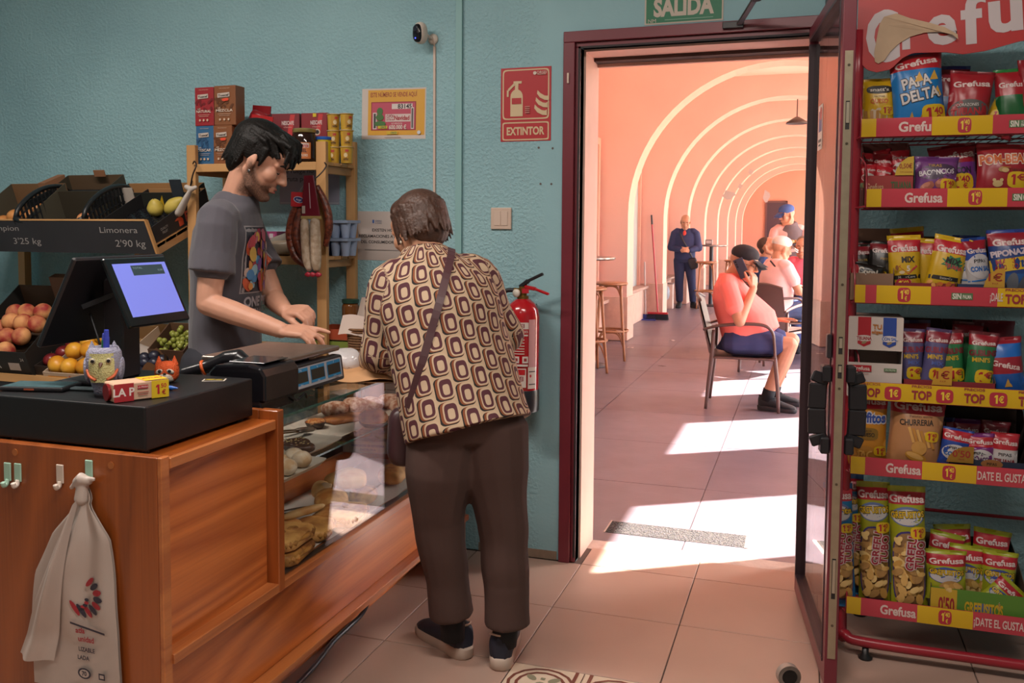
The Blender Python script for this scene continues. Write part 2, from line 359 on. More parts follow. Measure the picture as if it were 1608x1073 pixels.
# painted reveals of the opening
b = MB()
b.box(OPX0, OPX0+.008, .055, WT+.004, 0, OPZ); b.box(OPX1-.008, OPX1, .055, WT+.004, 0, OPZ); b.box(OPX0+.008, OPX1-.008, .055, .20, OPZ-.008, OPZ)
struct(b.build('trim_1', M_JAMB))
b = MB(); b.box(OPX0+.008, OPX1-.008, .20, .27, OPZ-.022, OPZ); slot = struct(b.build('trim_2', M_DARK))
b = MB(); b.box(OPX0+.008, OPX1-.008, .27, WT+.004, OPZ-.035, OPZ, 0); struct(b.build('trim_3', M_JAMB))
for nm, (x0, x1, y0, y1) in {'wall_left': (-3.3, -3.2, -6.2, WT), 'wall_right': (3.2, 3.3, -6.2, WT)}.items():
    struct(MB().box(x0, x1, y0, y1, 0, 3.0).build(nm, M_BLUE))
struct(MB().box(-3.3, 3.3, -6.3, -6.2, 0, 3.0).build('wall_front', M_WHITE_PAINT))
struct(MB().box(-3.3, 3.3, -6.3, WT, 3.0, 3.12).build('ceiling', M_WHITE_PAINT))
for k, (x, y, ln) in enumerate(LAMPS):
    t = thing('ceiling_lamp', ['white tube lamp on the ceiling above the counter', 'white tube lamp on the ceiling above the middle of the shop', 'white tube lamp on the ceiling at the back of the shop'][k], 'lamp', (x, y, 3.0))
    MB().box(-ln/2, ln/2, -.09, .09, -.05, 0).build('housing', C('#e8e4de', .4), t, bevel=.004)
    MB().box(-ln/2+.02, ln/2-.02, -.075, .075, -.058, -.0505).build('diffuser', mat('lamp_diffuser', '#ffffff', .5, emit='#fff1e0', estr=3.0), t)
    ld = bpy.data.lights.new('lamp_light', 'AREA'); ld.shape = 'RECTANGLE'; ld.size = ln; ld.size_y = .16; ld.energy = LAMP_POWER[k]; ld.color = (1.0, 0.90, 0.82)
    lo_ = bpy.data.objects.new('lamp_light', ld); COL.objects.link(lo_); lo_.parent = t; lo_.location = (0, 0, -.065)
# floor: a slab with 45 cm tiles laid on it
M_GROUT = mat('grout', '#5d4b44', 0.9)
M_TILE = mat('floor_tile', '#a98c7e', 0.42, var=.05, vscale=3.0, bump=.04, bscale=300)
floor = struct(MB().box(-3.3, 3.3, -6.3, 0.19, -.12, -.004).build('floor', M_GROUT))
GX, GY, TS, GR = -0.3559, -0.0118, 0.45, 0.002
tile_me = None
def tile_mesh(w, d, nm='tile'):
    return MB().box(-w/2+GR, w/2-GR, -d/2+GR, d/2-GR, -.006, 0)
def deco(ix, iy): return iy == 2 and ix in (1, 2, 3) or (iy > 2 and ix == 1)
for ix in range(-7, 8):
    for iy in range(0, 13):
        x, y = GX + TS*(ix+.5), GY - TS*(iy+.5)
        if x < -3.2 or x > 3.2 or y < -5.9: continue
        if (ix, iy) in ((1, 2), (2, 2)): continue
        if tile_me is None:
            o = tile_mesh(TS, TS).build('tile', M_TILE, floor, bevel=.0012); tile_me = o.data
        else:
            o = bpy.data.objects.new('tile', tile_me); COL.objects.link(o); o.parent = floor
            bv = o.modifiers.new('bevel', 'BEVEL'); bv.width = .0012; bv.segments = 1
        o.location = (x, y, random.uniform(-.0004, .0004)); o.rotation_euler = (0, 0, random.choice((0, PI/2, PI, -PI/2)))
for x0, x1 in ((GX, GX+TS), (GX+TS, GX+2*TS), (GX+2*TS, .945)):    # cut tiles of the doorway
    xa = max(x0, .07)
    if x1-xa > .04: MB().box(xa+GR, x1-GR, GY+GR, .19, -.006, 0).build('tile', M_TILE, floor, bevel=.0012)
# two patterned border tiles: cream with ochre bands and olive motifs
def deco_tile(cx_, cy_):
    w = TS/2-GR; o = MB().box(cx_-w, cx_+w, cy_-w, cy_+w, -.006, 0).build('patterned_tile', C('#c9b7a2', .4), floor, bevel=.0012)
    p = Print(lambda u, v, l: (cx_+u, cy_+v, 0.0002+l*.15)); br, ol = '#6d3a2f', '#7d7a63'
    q = TS/4
    for sx in (-1, 1):
        for sy in (-1, 1):
            ox, oy = sx*q, sy*q
            for r in (.102, .078):
                P = [(ox + (r-.010*i)*math.cos(a), oy + (r-.010*i)*math.sin(a)) for i in (0, 1) for a in [2*PI*k/16 for k in range(16)]]
                p._put(P, [(k, (k+1) % 16, 16+(k+1) % 16, 16+k) for k in range(16)], br)
            for a in range(4):
                an = PI/4 + a*PI/2; p.ell(ox+.05*math.cos(an), oy+.05*math.sin(an), .022, .012, ol, an, 10)
            p.ell(ox, oy, .016, .016, ol, 0, 10); p.rect(ox, oy+.036, .014, .014, ol); p.rect(ox+.036, oy, .014, .014, ol)
    for d in (-.022, .022):
        p.rect(d, 0, .011, TS-.01, br); p.rect(0, d, TS-.01, .011, br)
    p.rect(0, 0, .003, TS-.01, '#4d3a33'); p.rect(0, 0, TS-.01, .003, '#4d3a33')
    p.build('print', o)
deco_tile(GX+TS*1.5, GY-TS*2.5); deco_tile(GX+TS*2.5, GY-TS*2.5)
# concrete threshold and broken tile edge
M_CONC = mat('concrete', '#b9a59b', .9, var=.16, vscale=14, bump=.4, bscale=90)
MB().box(.07, .94, .186, .30, -.02, -.003).build('threshold', M_CONC, floor)
# baseboard left of the door
b = MB(); b.box(-.35, -.012, -.004, 0, 0, .035); struct(b.build('baseboard_back', mat('skirting_tile', '#85705f', .7, var=.2, vscale=20)))
# vertical conduit and its thin neighbour
b = MB(); b.box(-.456, -.429, -.014, 0, 0, 3.0); struct(b.build('trim_4', mat('blue_duct', '#7fa8a9', .6)))
# plug holes left in the plaster
for x, z in ((-.103, 1.679), (-.045, 1.675), (-.094, 1.534), (-.049, 1.533)):
    MB().cyl((x, -.0015, z), (x, .003, z), .0045, n=10).build('plug_hole', C('#5b5450', .8), wall_back)
# ------------------------------------------------------------------ door: frame (structure) and open glazed leaf
door = thing('door_1', None, None); door['kind'] = 'structure'
fr = MB(); FO = -.022
fr.box(0, .046, FO, .03, 0, 2.084); fr.box(.975, 1.021, FO, .03, 0, 2.084); fr.box(0, 1.021, FO, .03, 2.084, 2.126)
fr.box(.046, .066, -.006, .055, 0, 2.066); fr.box(.945, .975, -.006, .055, 0, 2.066); fr.box(.046, .975, -.006, .055, 2.066, 2.084)
fr.build('frame', M_FRAME, door, bevel=.002)
MB().box(.0575, .0665, -.0085, -.0055, 0.02, 2.068).box(.0575, .945, -.0085, -.0055, 2.0605, 2.068).build('seal', C('#2b2325', .7), door)
MB().box(.017, .025, FO-.006, FO, 1.925, 1.965).build('door_contact', C('#c9b3a4', .5), door, bevel=.001)
# the leaf: hinge near (0.905, 0.0), free edge near (1.005, -0.74)
HX, HY, EX, EY = .930, -.026, 1.022, -.775
LA = math.atan2(EY-HY, EX-HX); LL = math.hypot(EX-HX, EY-HY)
leaf = thing('door_2', None, None, (HX, HY, 0), LA); leaf['kind'] = 'structure'
LZ0, LZ1, ST, TH = .012, 2.075, .040, .036
def leafbox(x0, x1, z0, z1, t=TH): return (x0, x1, -t/2, t/2, z0, z1)
for nm, a in (('stile', leafbox(0, .024, LZ0, LZ1)), ('stile', leafbox(LL-ST-.004, LL, LZ0, LZ1)), ('rail', leafbox(.024, LL-ST, LZ0, LZ0+.06)), ('rail', leafbox(.024, LL-ST, LZ1-.04, LZ1))):
    MB().box(*a).build(nm, M_FRAME, leaf, bevel=.002)
for a in (leafbox(.024, .034, LZ0+.06, LZ1-.06, .042), leafbox(LL-ST-.012, LL-ST-.004, LZ0+.06, LZ1-.06, .042), leafbox(.03, LL-ST, LZ0+.06, LZ0+.070, .042), leafbox(.03, LL-ST, LZ1-.050, LZ1-.040, .042)):
    MB().box(*a).build('glazing_bead', C('#3a2a30', .4), leaf)
MB().box(.030, LL-ST-.006, -.003, .003, LZ0+.065, LZ1-.045).build('pane', glass('door_glass', (.86, .84, .84)), leaf)
lk = MB(); lk.box(LL, LL+.002, -.011, .011, .10, 1.86); lock = lk.build('lock_strip', mat('brass_strip', '#a89b84', .35, metal=.7, var=.1, vscale=30), leaf)
for z in (.2, .34, .62, .9, 1.2, 1.6, 1.82): MB().cyl((LL+.0018, 0, z), (LL+.0032, 0, z), .004, n=10).build('screw', C('#6c6153', .3, metal=.8), lock)
for z0, z1 in ((.28, .40), (.93, .97), (1.0, 1.05), (1.64, 1.72)):
    k = MB().box(LL+.0015, LL+.003, -.0055, .0055, z0, z1).build('keeper', C('#1d1816', .6), lock); MB().box(LL+.002, LL+.006, -.004, .004, z0+.018, z1-.004).build('bolt', C('#b7ab98', .3, metal=.6), k)
# pull handles on both faces
M_BLK = mat('black_plastic', '#1b1a1e', .38)
for sg in (-1, 1):
    h = MB(); zc = .835; hp = [(LL-.027, sg*.02, zc-.105), (LL-.027, sg*.042, zc-.105), (LL-.027, sg*.054, zc-.075), (LL-.027, sg*.056, zc), (LL-.027, sg*.054, zc+.075), (LL-.027, sg*.042, zc+.105), (LL-.027, sg*.02, zc+.105)]
    for a, c in zip(hp[:-1], hp[1:]): h.beam(a, c, .05, .016, up=(1, 0, 0))
    for z in (zc-.105, zc+.105): h.box(LL-.052, LL-.002, min(sg*.02, sg*.046), max(sg*.02, sg*.046), z-.024, z+.024)
    h.build('pull_handle', M_BLK, leaf, bevel=.004)
MB().box(LL-.045, LL-.012, -.034, -.02, .985, 1.055).build('cylinder_plate', C('#2a2629', .3), leaf, bevel=.003)
# opening-hours sticker on the pane
pr = Print(lambda u, v, l: (ST+.20+u, -.0032-l, 1.70+v))
pr.rect(0, 0, .10, .15, '#d9cfc8'); pr.rect(0, .02, .07, .07, '#3a4a8a'); pr.ell(.012, .045, .028, .022, '#b0383a'); pr.rect(0, -.045, .07, .01, '#3a3a3a'); pr.rect(0, -.06, .05, .006, '#3a3a3a')
pr.build('sticker', leaf)
# door closer: bracket on the frame, folded arm to the leaf
dc = MB(); A0 = (.66, -.034, 2.108); A1 = (.78, -.20, 2.135); A2 = (.985, -.44, 2.135)
dc.cbox((.645, -.030, 2.108), (.075, .016, .024)); dc.beam((.668, -.04, 2.108), (.735, -.20, 2.165), .02, .01); dc.cyl((.735, -.20, 2.15), (.735, -.20, 2.178), .017, n=14)
dc.beam((.735, -.20, 2.162), (1.0, -.30, 2.152), .018, .008); dc.cbox((.985, -.34, 2.1), (.03, .2, .05), Rz(.1))
dc.build('door_closer', M_BLK, leaf if False else door, bevel=.002)
# ------------------------------------------------------------------ outside: the arcade
M_SAL = mat('salmon_paint', '#e0b3a4', .8, var=.06, vscale=1.3, bump=.15, bscale=25)
M_SAL2 = mat('cream_paint', '#e4b29c', .8, var=.05, vscale=3)
M_STONE = mat('stone_base', '#c9a391', .8, var=.10, vscale=12, bump=.2, bscale=60)
M_AFLOOR = mat('arcade_floor_tile', '#6a6068', .36, var=.16, vscale=5, bump=.08, bscale=40)
AXC, AR, ASP, ACEIL = .62, 1.73, 1.52, 3.55       # arch centre, radius, springing height, ceiling
AXL, AXR = -1.11, 2.35
ay = [7.45 + 2.9*k for k in range(8)]
AEND = 31.5
afl = struct(MB().box(-1.9, 2.95, .29, AEND, -.15, -.012).build('floor_outside', mat('arcade_grout', '#8c6f62', .9)))
# slabs of the arcade floor, 1 m wide
sm_ = None
xs = [-1.45, -.5, .455, 1.41, 2.36, 2.95]; 
for j in range(0, 32):
    for i in range(5):
        x0, x1 = xs[i], xs[i+1]; y0 = .295 + .98*j; y1 = min(y0+.98, AEND)
        if y1-y0 < .1: continue
        o = MB().box(x0+.002, x1-.002, y0+.002, y1-.002, -.02, random.uniform(-.0055, -.005)).build('slab', M_AFLOOR, afl)
# left wall behind the pilasters with glazed niches
struct(MB().box(-1.9, -1.50, .29, AEND, -.1, ACEIL).build('wall_arcade_left', M_SAL))
struct(MB().box(-1.95, 3.0, .285, AEND, ACEIL, ACEIL+.15).build('ceiling_arcade', mat('ceiling_cream', '#f0cdb8', .85, var=.03, vscale=2)))
struct(MB().box(-1.95, 3.0, AEND, AEND+.3, -.1, ACEIL).build('wall_arcade_end', mat('end_wall', '#d9a48e', .85)))
# outer face of the shop wall in the arcade
struct(MB().box(-3.2, OPX0-.02, WT, WT+.006, 0, ACEIL).box(OPX1+.02, 3.2, WT, WT+.006, 0, ACEIL).box(OPX0-.02, OPX1+.02, WT, WT+.006, OPZ+.1, ACEIL).build('wall_shop_outside', M_SAL))
# transverse arches
def arch(y, idx):
    th = .40; t = bpy.data.objects.new('wall_arch', None); COL.objects.link(t); t.location = (0, y, 0); t['kind'] = 'structure'
    n = 40; A = [PI - PI*i/n for i in range(n+1)]
    inner = [(AXL, 0)] + [(AXC + AR*math.cos(a), ASP + AR*math.sin(a)) for a in A] + [(AXR, 0)]
    xl, xr = -1.50, 2.36
    b_ = MB(); xe = xr+.45
    for yy, flip in ((0, False), (th, True)):
        Q = [[(xl, 0), (AXL, 0), (AXL, ASP), (xl, ASP)], [(xl, ASP), (AXL, ASP), (AXL, ACEIL), (xl, ACEIL)], [(AXR, 0), (xe, 0), (xe, ASP), (AXR, ASP)], [(AXR, ASP), (xe, ASP), (xe, ACEIL), (AXR, ACEIL)]]
        Q += [[p, q, (q[0], ACEIL), (p[0], ACEIL)] for p, q in zip(inner[1:-2], inner[2:-1])]
        for q in Q: b_.poly([(x, yy, z) for x, z in (q[::-1] if flip else q)])
    face = b_.build('arch_wall', M_SAL, t)
    ib = MB()
    for p, q in zip(inner[:-1], inner[1:]): ib.poly([(p[0], 0, p[1]), (p[0], th, p[1]), (q[0], th, q[1]), (q[0], 0, q[1])])
    io = ib.build('arch_soffit', M_SAL2, t)
    MB().box(xl, AXL+.012, -.012, th+.012, 0, .53).build('plinth', M_STONE, t, bevel=.004)
    MB().box(AXR-.012, 2.8, -.012, th+.012, 0, .53).build('plinth', M_STONE, t, bevel=.004)
    return t
for i, y in enumerate(ay): arch(y, i)
# niches of the left wall: frame, pane and sill between each pair of pilasters
M_SILL = mat('sill_stone', '#a88878', .7, var=.08, vscale=10)
ny = [(.9, 7.4)] + [(a+.42, c-.02) for a, c in zip(ay[:-1], ay[1:])]
for k, (y0, y1) in enumerate(ny):
    nm = 'window_%d' % (k+1); w = thing(nm, None, None, (-1.5, (y0+y1)/2, 0)); w['kind'] = 'structure'; hw = (y1-y0)/2 - .05
    MB().box(-.02, .13, -hw-.05, hw+.05, 0, .46).build('apron', M_STONE, w)
    MB().box(-.02, .19, -hw-.05, hw+.05, .46, .50).build('window_sill', M_SILL, w, bevel=.004)
    g = MB().box(.0, .02, -hw, hw, .50, 2.35).build('panel', mat('niche_panel', '#a5aaa6', .6, var=.07, vscale=3), w)
    for a in ((0, .06, -hw-.05, -hw, .5, 2.35), (0, .06, hw-.03, hw+.05, .5, 2.35), (0, .06, -hw-.05, hw+.05, 2.35, 2.43)): MB().box(*a).build('window_frame', M_SAL2, w)
# right side: piers and a beam that let the sun in between them
M_PIER = M_SAL
op = [(1.39, 2.63), (3.45, 4.70), (5.50, 7.15), (8.15, 10.0), (11.0, 12.9), (13.9, 15.8), (16.8, 18.7), (19.7, 21.6), (22.6, 24.5), (25.5, 27.4), (28.4, 30.5)]
b = MB(); prev = .29
for a, c in op: b.box(2.4, 2.85, prev, a, -.1, 2.90); prev = c
b.box(2.4, 2.85, prev, AEND, -.1, 2.90); b.box(2.4, 2.85, .29, AEND, 2.90, ACEIL)
struct(b.build('wall_arcade_right', M_SAL))
struct(MB().box(2.85, 60, -20, 60, -.3, -.06).build('ground_square', mat('square_paving', '#cbbba6', .9, var=.06, vscale=.7)))
# far door at the end of the arcade
d3 = thing('door_3', None, None, (-.16, AEND, 0)); d3['kind'] = 'structure'
MB().box(-.32, .32, -.05, 0, 0, 2.3).build('leaf', C('#4b3a44', .6), d3)
MB().box(-.38, -.32, -.07, 0, 0, 2.36).box(.32, .38, -.07, 0, 0, 2.36).box(-.38, .38, -.07, 0, 2.3, 2.36).build('frame', C('#6d4f4e', .6), d3)
# metal shutters of a shop at the far left
# gravel strip set in the arcade floor before the door
gs = MB().box(.100, .705, .425, .590, -.012, -.0035).build('gravel_strip', mat('gravel_bed', '#37322f', .95, var=.6, vscale=160, bump=.9, bscale=170), afl)
g = MB()
for k in range(1500):
    x, y = random.uniform(.105, .70), random.uniform(.43, .585); r = random.uniform(.0025, .0052)
    g.ell((x, y, -.0035), (r, r*random.uniform(.6, 1), r*.6), Rz(random.uniform(0, 3)), 5, 3)
g = g.build('pebbles', mat('pebble', '#4a4547', .9, var=.7, vscale=190), afl); g['kind'] = 'stuff'
b = MB(); b.box(.094, .101, .42, .595, -.012, -.002).box(.704, .718, .42, .595, -.012, -.002); b.build('strip_edge', M_CONC, afl)
# ------------------------------------------------------------------ the wooden counter with its glass case
WZ = wood('cherry_upright_dim', '#9c5222', '#763a14', 'Z', 4, .36, .35, 9)  # same wood toned darker: dim light on the counter end put into the colour
WY = wood('cherry_along_lit', '#cc7438', '#9a4b22', 'Y', 3.2, .30, .5, 15)  # same wood toned lighter: door light on the front put into the colour
WYL = wood('cherry_edge', '#b9703c', '#97512a', 'Y', 8, .4, .3, 5)
W_X = wood('cherry_top', '#ad5a20', '#8a4216', 'Y', 6, .35, .4, 5)
CO = (-.36, -1.08, 0)
ctr = thing('display_counter', 'cherry-wood shop counter with a glass pastry case at the customer side', 'counter', CO)
def cpart(nm, m, *boxes, bevel=.002):
    b = MB()
    for a in boxes: b.box(*a)
    return b.build(nm, m, ctr, bevel=bevel, org=CO)
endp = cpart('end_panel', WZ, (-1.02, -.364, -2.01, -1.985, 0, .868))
cpart('edge_strip', WYL, (-.364, -.352, -2.010, -1.983, 0, .868))
cpart('top_board', W_X, (-1.02, -.362, -1.985, -1.565, .846, .862)); cpart('top_edge', WYL, (-.362, -.350, -1.983, -1.565, .838, .863))
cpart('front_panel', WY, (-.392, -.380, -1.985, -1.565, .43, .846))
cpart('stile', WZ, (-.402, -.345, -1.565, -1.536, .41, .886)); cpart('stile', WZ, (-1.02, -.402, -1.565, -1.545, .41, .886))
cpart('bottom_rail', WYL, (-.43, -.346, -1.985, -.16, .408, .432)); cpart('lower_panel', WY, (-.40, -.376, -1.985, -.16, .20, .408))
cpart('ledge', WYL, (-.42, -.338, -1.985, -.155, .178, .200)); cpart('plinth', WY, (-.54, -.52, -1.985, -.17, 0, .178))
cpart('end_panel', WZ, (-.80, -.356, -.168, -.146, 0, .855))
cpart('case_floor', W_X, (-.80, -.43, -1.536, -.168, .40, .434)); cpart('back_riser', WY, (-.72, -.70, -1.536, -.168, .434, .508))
cpart('back_void', C('#24423c', .6), (-.815, -.80, -1.545, -.168, 0, .52), bevel=0)  # dark sheet painted for the shaded void behind the open case
GL = glass('case_glass', (.975, .985, .98)); GLE = mat('glass_edge', '#2f6b62', .1, trans=.5, ior=1.5)
cpart('front_pane', GL, (-.362, -.3585, -1.536, -.168, .434, .857), bevel=0)
cpart('top_pane', GL, (-.86, -.357, -1.536, -.15, .8575, .8645), bevel=0)
cpart('pane_edge', GLE, (-.357, -.355, -1.536, -.15, .8575, .8645), bevel=0)
cpart('glass_shelf', GL, (-.80, -.472, -1.53, -.172, .655, .661), bevel=0); cpart('shelf_edge', GLE, (-.472, -.470, -1.53, -.172, .655, .661), bevel=0)
for yy in (-1.50, -.84, -.19):
    cpart('bracket', C('#8d8782', .3, metal=.8), (-.80, -.79, yy-.008, yy+.008, .50, .857), (-.79, -.60, yy-.006, yy+.006, .638, .6545), bevel=0)
# screw caps and small sticky hooks on the end panel
for x, z in ((-.749, .847), (-.483, .841)): MB().cyl((x+.36, -2.0115+1.08, z), (x+.36, -2.009+1.08, z), .008, n=14).build('screw_cap', C('#a4602f', .4), endp)
for k, (x, z, c) in enumerate(((-.771, .796, '#9cc0ad'), (-.741, .797, '#9cc0ad'), (-.621, .805, '#c7b8ab'), (-.541, .822, '#9cc0ad'))):
    t = thing('wall_hook', ['mint-green adhesive hook nearest the photo edge on the counter end', 'mint-green adhesive hook beside the leftmost one on the counter end', 'pale grey adhesive hook alone on the counter end', 'mint-green adhesive hook that holds the tied white bag'][k], 'hook', (x, -2.01, z), group='adhesive hooks on the counter end')
    MB().box(-.010, .010, -.004, 0, -.016, .026).build('plate', C(c, .5), t, bevel=.0015)
    MB().tube([(0, -.002, -.012), (0, -.006, -.022), (0, -.013, -.024), (0, -.016, -.016)], .0055, 8, sm=4).build('hook', C(c if k != 1 else '#d8cdc2', .4), t, True)
# white paper under the pastries
b = MB(); ys = np.linspace(-1.53, -.30, 40)
b.grid(lambda u, v: (-.388 - u*(.30 - .03*math.sin(v*3)) + .006*math.sin(v*31)*(1-u), v, .4352 + .0012*math.sin(v*23+u*5)), np.linspace(0, 1, 5), ys, flip=True)
o = b.build('baking_paper', C('#cfc8c2', .7), None, True); tag(o, 'sheet of white baking paper under the pies in the glass case', 'paper')
cpart('front_strip', C('#2e2622', .6), (-.386, -.364, -1.536, -.17, .4342, .4352), bevel=0)
# ---- pastries
def crust(nm, c1, c2, sc=18, rough=.55, bump=.5):
    if nm in MATS: return MATS[nm]
    m = bpy.data.materials.new(nm); m.use_nodes = True; MATS[nm] = m; nt = m.node_tree; L = nt.links.new; b_ = nt.nodes['Principled BSDF']
    tc = node(nt, 'ShaderNodeTexCoord'); n = node(nt, 'ShaderNodeTexNoise'); n.inputs['Scale'].default_value = sc; n.inputs['Detail'].default_value = 6; L(tc.outputs['Object'], n.inputs['Vector'])
    cr = node(nt, 'ShaderNodeValToRGB'); e = cr.color_ramp.elements; e[0].position = .40; e[0].color = (*lin(c1), 1); e[1].position = .60; e[1].color = (*lin(c2), 1); L(n.outputs['Fac'], cr.inputs[0]); L(cr.outputs[0], b_.inputs['Base Color'])
    bp = node(nt, 'ShaderNodeBump'); bp.inputs['Strength'].default_value = bump; bp.inputs['Distance'].default_value = .006; L(n.outputs['Fac'], bp.inputs['Height']); L(bp.outputs[0], b_.inputs['Normal']); b_.inputs['Roughness'].default_value = rough; return m
M_CR = crust('golden_crust', '#a86a32', '#dca45c'); M_CR2 = crust('pale_crust', '#c08c50', '#e0b87c', 10); M_CR3 = crust('brown_crust', '#8a5424', '#c48a42', 26)
M_SUG = crust('sugared_dough', '#a8694a', '#d9b49c', 60, .8, .3); M_BUN = crust('bun_crust', '#8a4a22', '#b9743c', 20); M_CHOC = crust('chocolate', '#3a2114', '#553422', 40, .35, .8); M_POW = crust('powdered_dough', '#cda87e', '#e8d8c2', 22, .9, .2)
def lumpy(amp, f, seed):
    r = random.Random(seed); ph = [r.uniform(0, 6) for _ in range(6)]
    def fn(q):
        k = 1 + amp*(math.sin(f*q.x+ph[0])*math.sin(f*q.y+ph[1]) + .6*math.sin(1.9*f*q.x+ph[2])*math.cos(1.7*f*q.z+ph[3]) + .5*math.sin(2.3*f*q.y+ph[4]))
        return q*k
    return fn
def pastry(nm, lab, loc, rad, m, e=.6, rz=0, amp=.05, f=60, group=None, tilt=0, fill=None):
    t = thing(nm, lab, 'pastry', loc, (tilt, 0, rz), group); s_ = hash(lab) % 99
    MB().ell((0, 0, rad[2]), rad, None, 28, 16, e=e, fn=lumpy(amp, f, len(lab))).build('crust', m, t, True)
    if nm == 'empanada': MB().tube([(rad[0]*.97*math.copysign(abs(math.cos(a))**.4, math.cos(a)), rad[1]*.97*math.copysign(abs(math.sin(a))**.4, math.sin(a)), rad[2]*1.15) for a in np.linspace(0, 2*PI, 72, endpoint=False)], [.006+.0035*math.sin(k*PI/2.0) for k in range(72)], 8, closed=True).build('crimped_edge', M_CR3, t, True)
    if fill: MB().ell((0, 0, rad[2]*.9), (rad[0]*1.012, rad[1]*1.012, rad[2]*.32), None, 28, 8, e=.45).build('filling', C(fill, .7), t, True)
    return t
gp = 'savoury pies in the case'
pastry('empanada', 'square golden pie slab lowest of the stack by the wooden stile', (-.43, -1.40, .436), (.062, .085, .019), M_CR3, .35, .12, .03, 70, gp, 0, '#b98a4c')
z2 = pastry('empanada', 'glazed golden pie slab on top of the stack by the wooden stile', (-.435, -1.395, .4745), (.062, .085, .019), M_CR, .35, .05, .04, 70, gp, 0, '#c9a05c')
for dx, dy in ((.0, -.02), (.018, .02)): MB().ell((dx, dy, .037), (.016, .02, .006), None, 12, 6).build('dough_ornament', M_CR3, z2, True)
pastry('empanada', 'golden turnover with a rounded fold beside the stacked pie slabs', (-.445, -1.21, .436), (.055, .075, .021), M_CR, .5, .35, .05, 60, gp)
t = pastry('empanada', 'large square pie with a crimped plait edge', (-.435, -1.055, .436), (.068, .085, .021), M_CR, .38, .1, .03, 50, gp, 0, '#b07c40')
for k in range(9): MB().ell((-.064+.0*k, -.075+.0185*k, .024), (.012, .010, .010), Rz(.5), 10, 6).build('crimp', M_CR, t, True)
MB().ell((.005, .02, .042), (.012, .025, .006), Rz(.6), 12, 6).build('dough_ornament', M_CR3, t, True)
pastry('empanada', 'flat round-edged pie at the back by the black tongs', (-.525, -1.30, .436), (.055, .10, .024), M_CR, .5, -.1, .04, 60, gp)
t = pastry('pastry_roll', 'long dough stick lying across two pies', (-.50, -1.18, .482), (.013, .085, .012), M_CR2, .8, -.35, .05, 90, gp)
pastry('pasty', 'smooth brown pasty leaning behind the plaited pie', (-.52, -.965, .436), (.055, .07, .032), M_CR, .75, .4, .04, 30, 'smooth pasties')
pastry('pasty', 'plump pillow-shaped pasty lying on top of the other pasties', (-.50, -.865, .487), (.052, .068, .026), M_CR2, .7, .5, .03, 30, 'smooth pasties')
pastry('pasty', 'pale pasty at the back of the case floor', (-.60, -.72, .436), (.05, .085, .031), M_CR2, .75, -.2, .04, 30, 'smooth pasties')
pastry('pasty', 'dark pasty half hidden under the pillow-shaped one', (-.455, -.86, .436), (.045, .06, .026), M_CR3, .75, .2, .04, 30, 'smooth pasties')
pastry('pasty', 'brown pasty farthest along the case behind the reflection', (-.47, -.60, .436), (.05, .07, .03), M_CR, .75, .2, .04, 30, 'smooth pasties')
t = pastry('bread_roll', 'torn roll showing pale crumb on the baking paper', (-.615, -.86, .436), (.034, .04, .028), M_CR2, .9, .2, .08, 60)
MB().ell((.018, -.012, .042), (.022, .02, .016), Rz(.3), 14, 8, fn=lumpy(.2, 140, 3)).build('crumb', C('#d9b896', .9), t, True)
# upper shelf
SZ = .6615
def donut(lab, loc, r, m=M_SUG, gr='sugared doughnuts on the glass shelf', rz=0, fl=.72, long=1.25):
    return pastry('doughnut', lab, loc, (r*long, r, r*fl), m, .85, rz, .04, 50, gr)
donut('long sugared doughnut behind the almond tart', (-.70, -.60, SZ), .038, rz=.5, long=1.4); donut('round sugared doughnut second in the back row', (-.655, -.535, SZ), .042)
donut('sugared doughnut in the middle of the back row', (-.62, -.47, SZ), .038); donut('sugared doughnut at the far end of the back row', (-.57, -.40, SZ), .040); donut('sugared doughnut tucked behind the big filled bun', (-.50, -.46, SZ), .036)
t = thing('filled_bun', 'big sugar-dusted bun with a pale waist in a dark paper cup', 'pastry', (-.49, -.715, SZ))
MB().lathe([(.001, 0), (.034, .001), (.047, .012), (.05, .018)], n=24).build('paper_cup', C('#3a2a26', .7), t, True)
MB().ell((0, 0, .020), (.046, .045, .018), None, 24, 10).build('waist', M_CR2, t, True)
MB().ell((0, 0, .034), (.051, .050, .026), None, 28, 14, e=.9, fn=lumpy(.03, 60, 4)).build('dome', M_BUN, t, True)
pastry('puff_pastry', 'flat browned puff pastry in front of the doughnuts', (-.625, -.665, SZ), (.045, .085, .011), M_BUN, .5, -.5, .06, 60)
t = thing('almond_tart', 'small orange-topped tart in a fluted dark cup', 'pastry', (-.665, -.81, SZ))
MB().lathe([(.026, 0), (.037, .024), (.034, .023), (.001, .02)], n=24).build('fluted_cup', C('#2f211d', .5), t)
MB().ell((0, 0, .023), (.034, .034, .012), None, 20, 8, fn=lumpy(.10, 200, 5)).build('topping', crust('glazed_almond', '#b0562a', '#d99a55', 90, .3, .8), t, True)
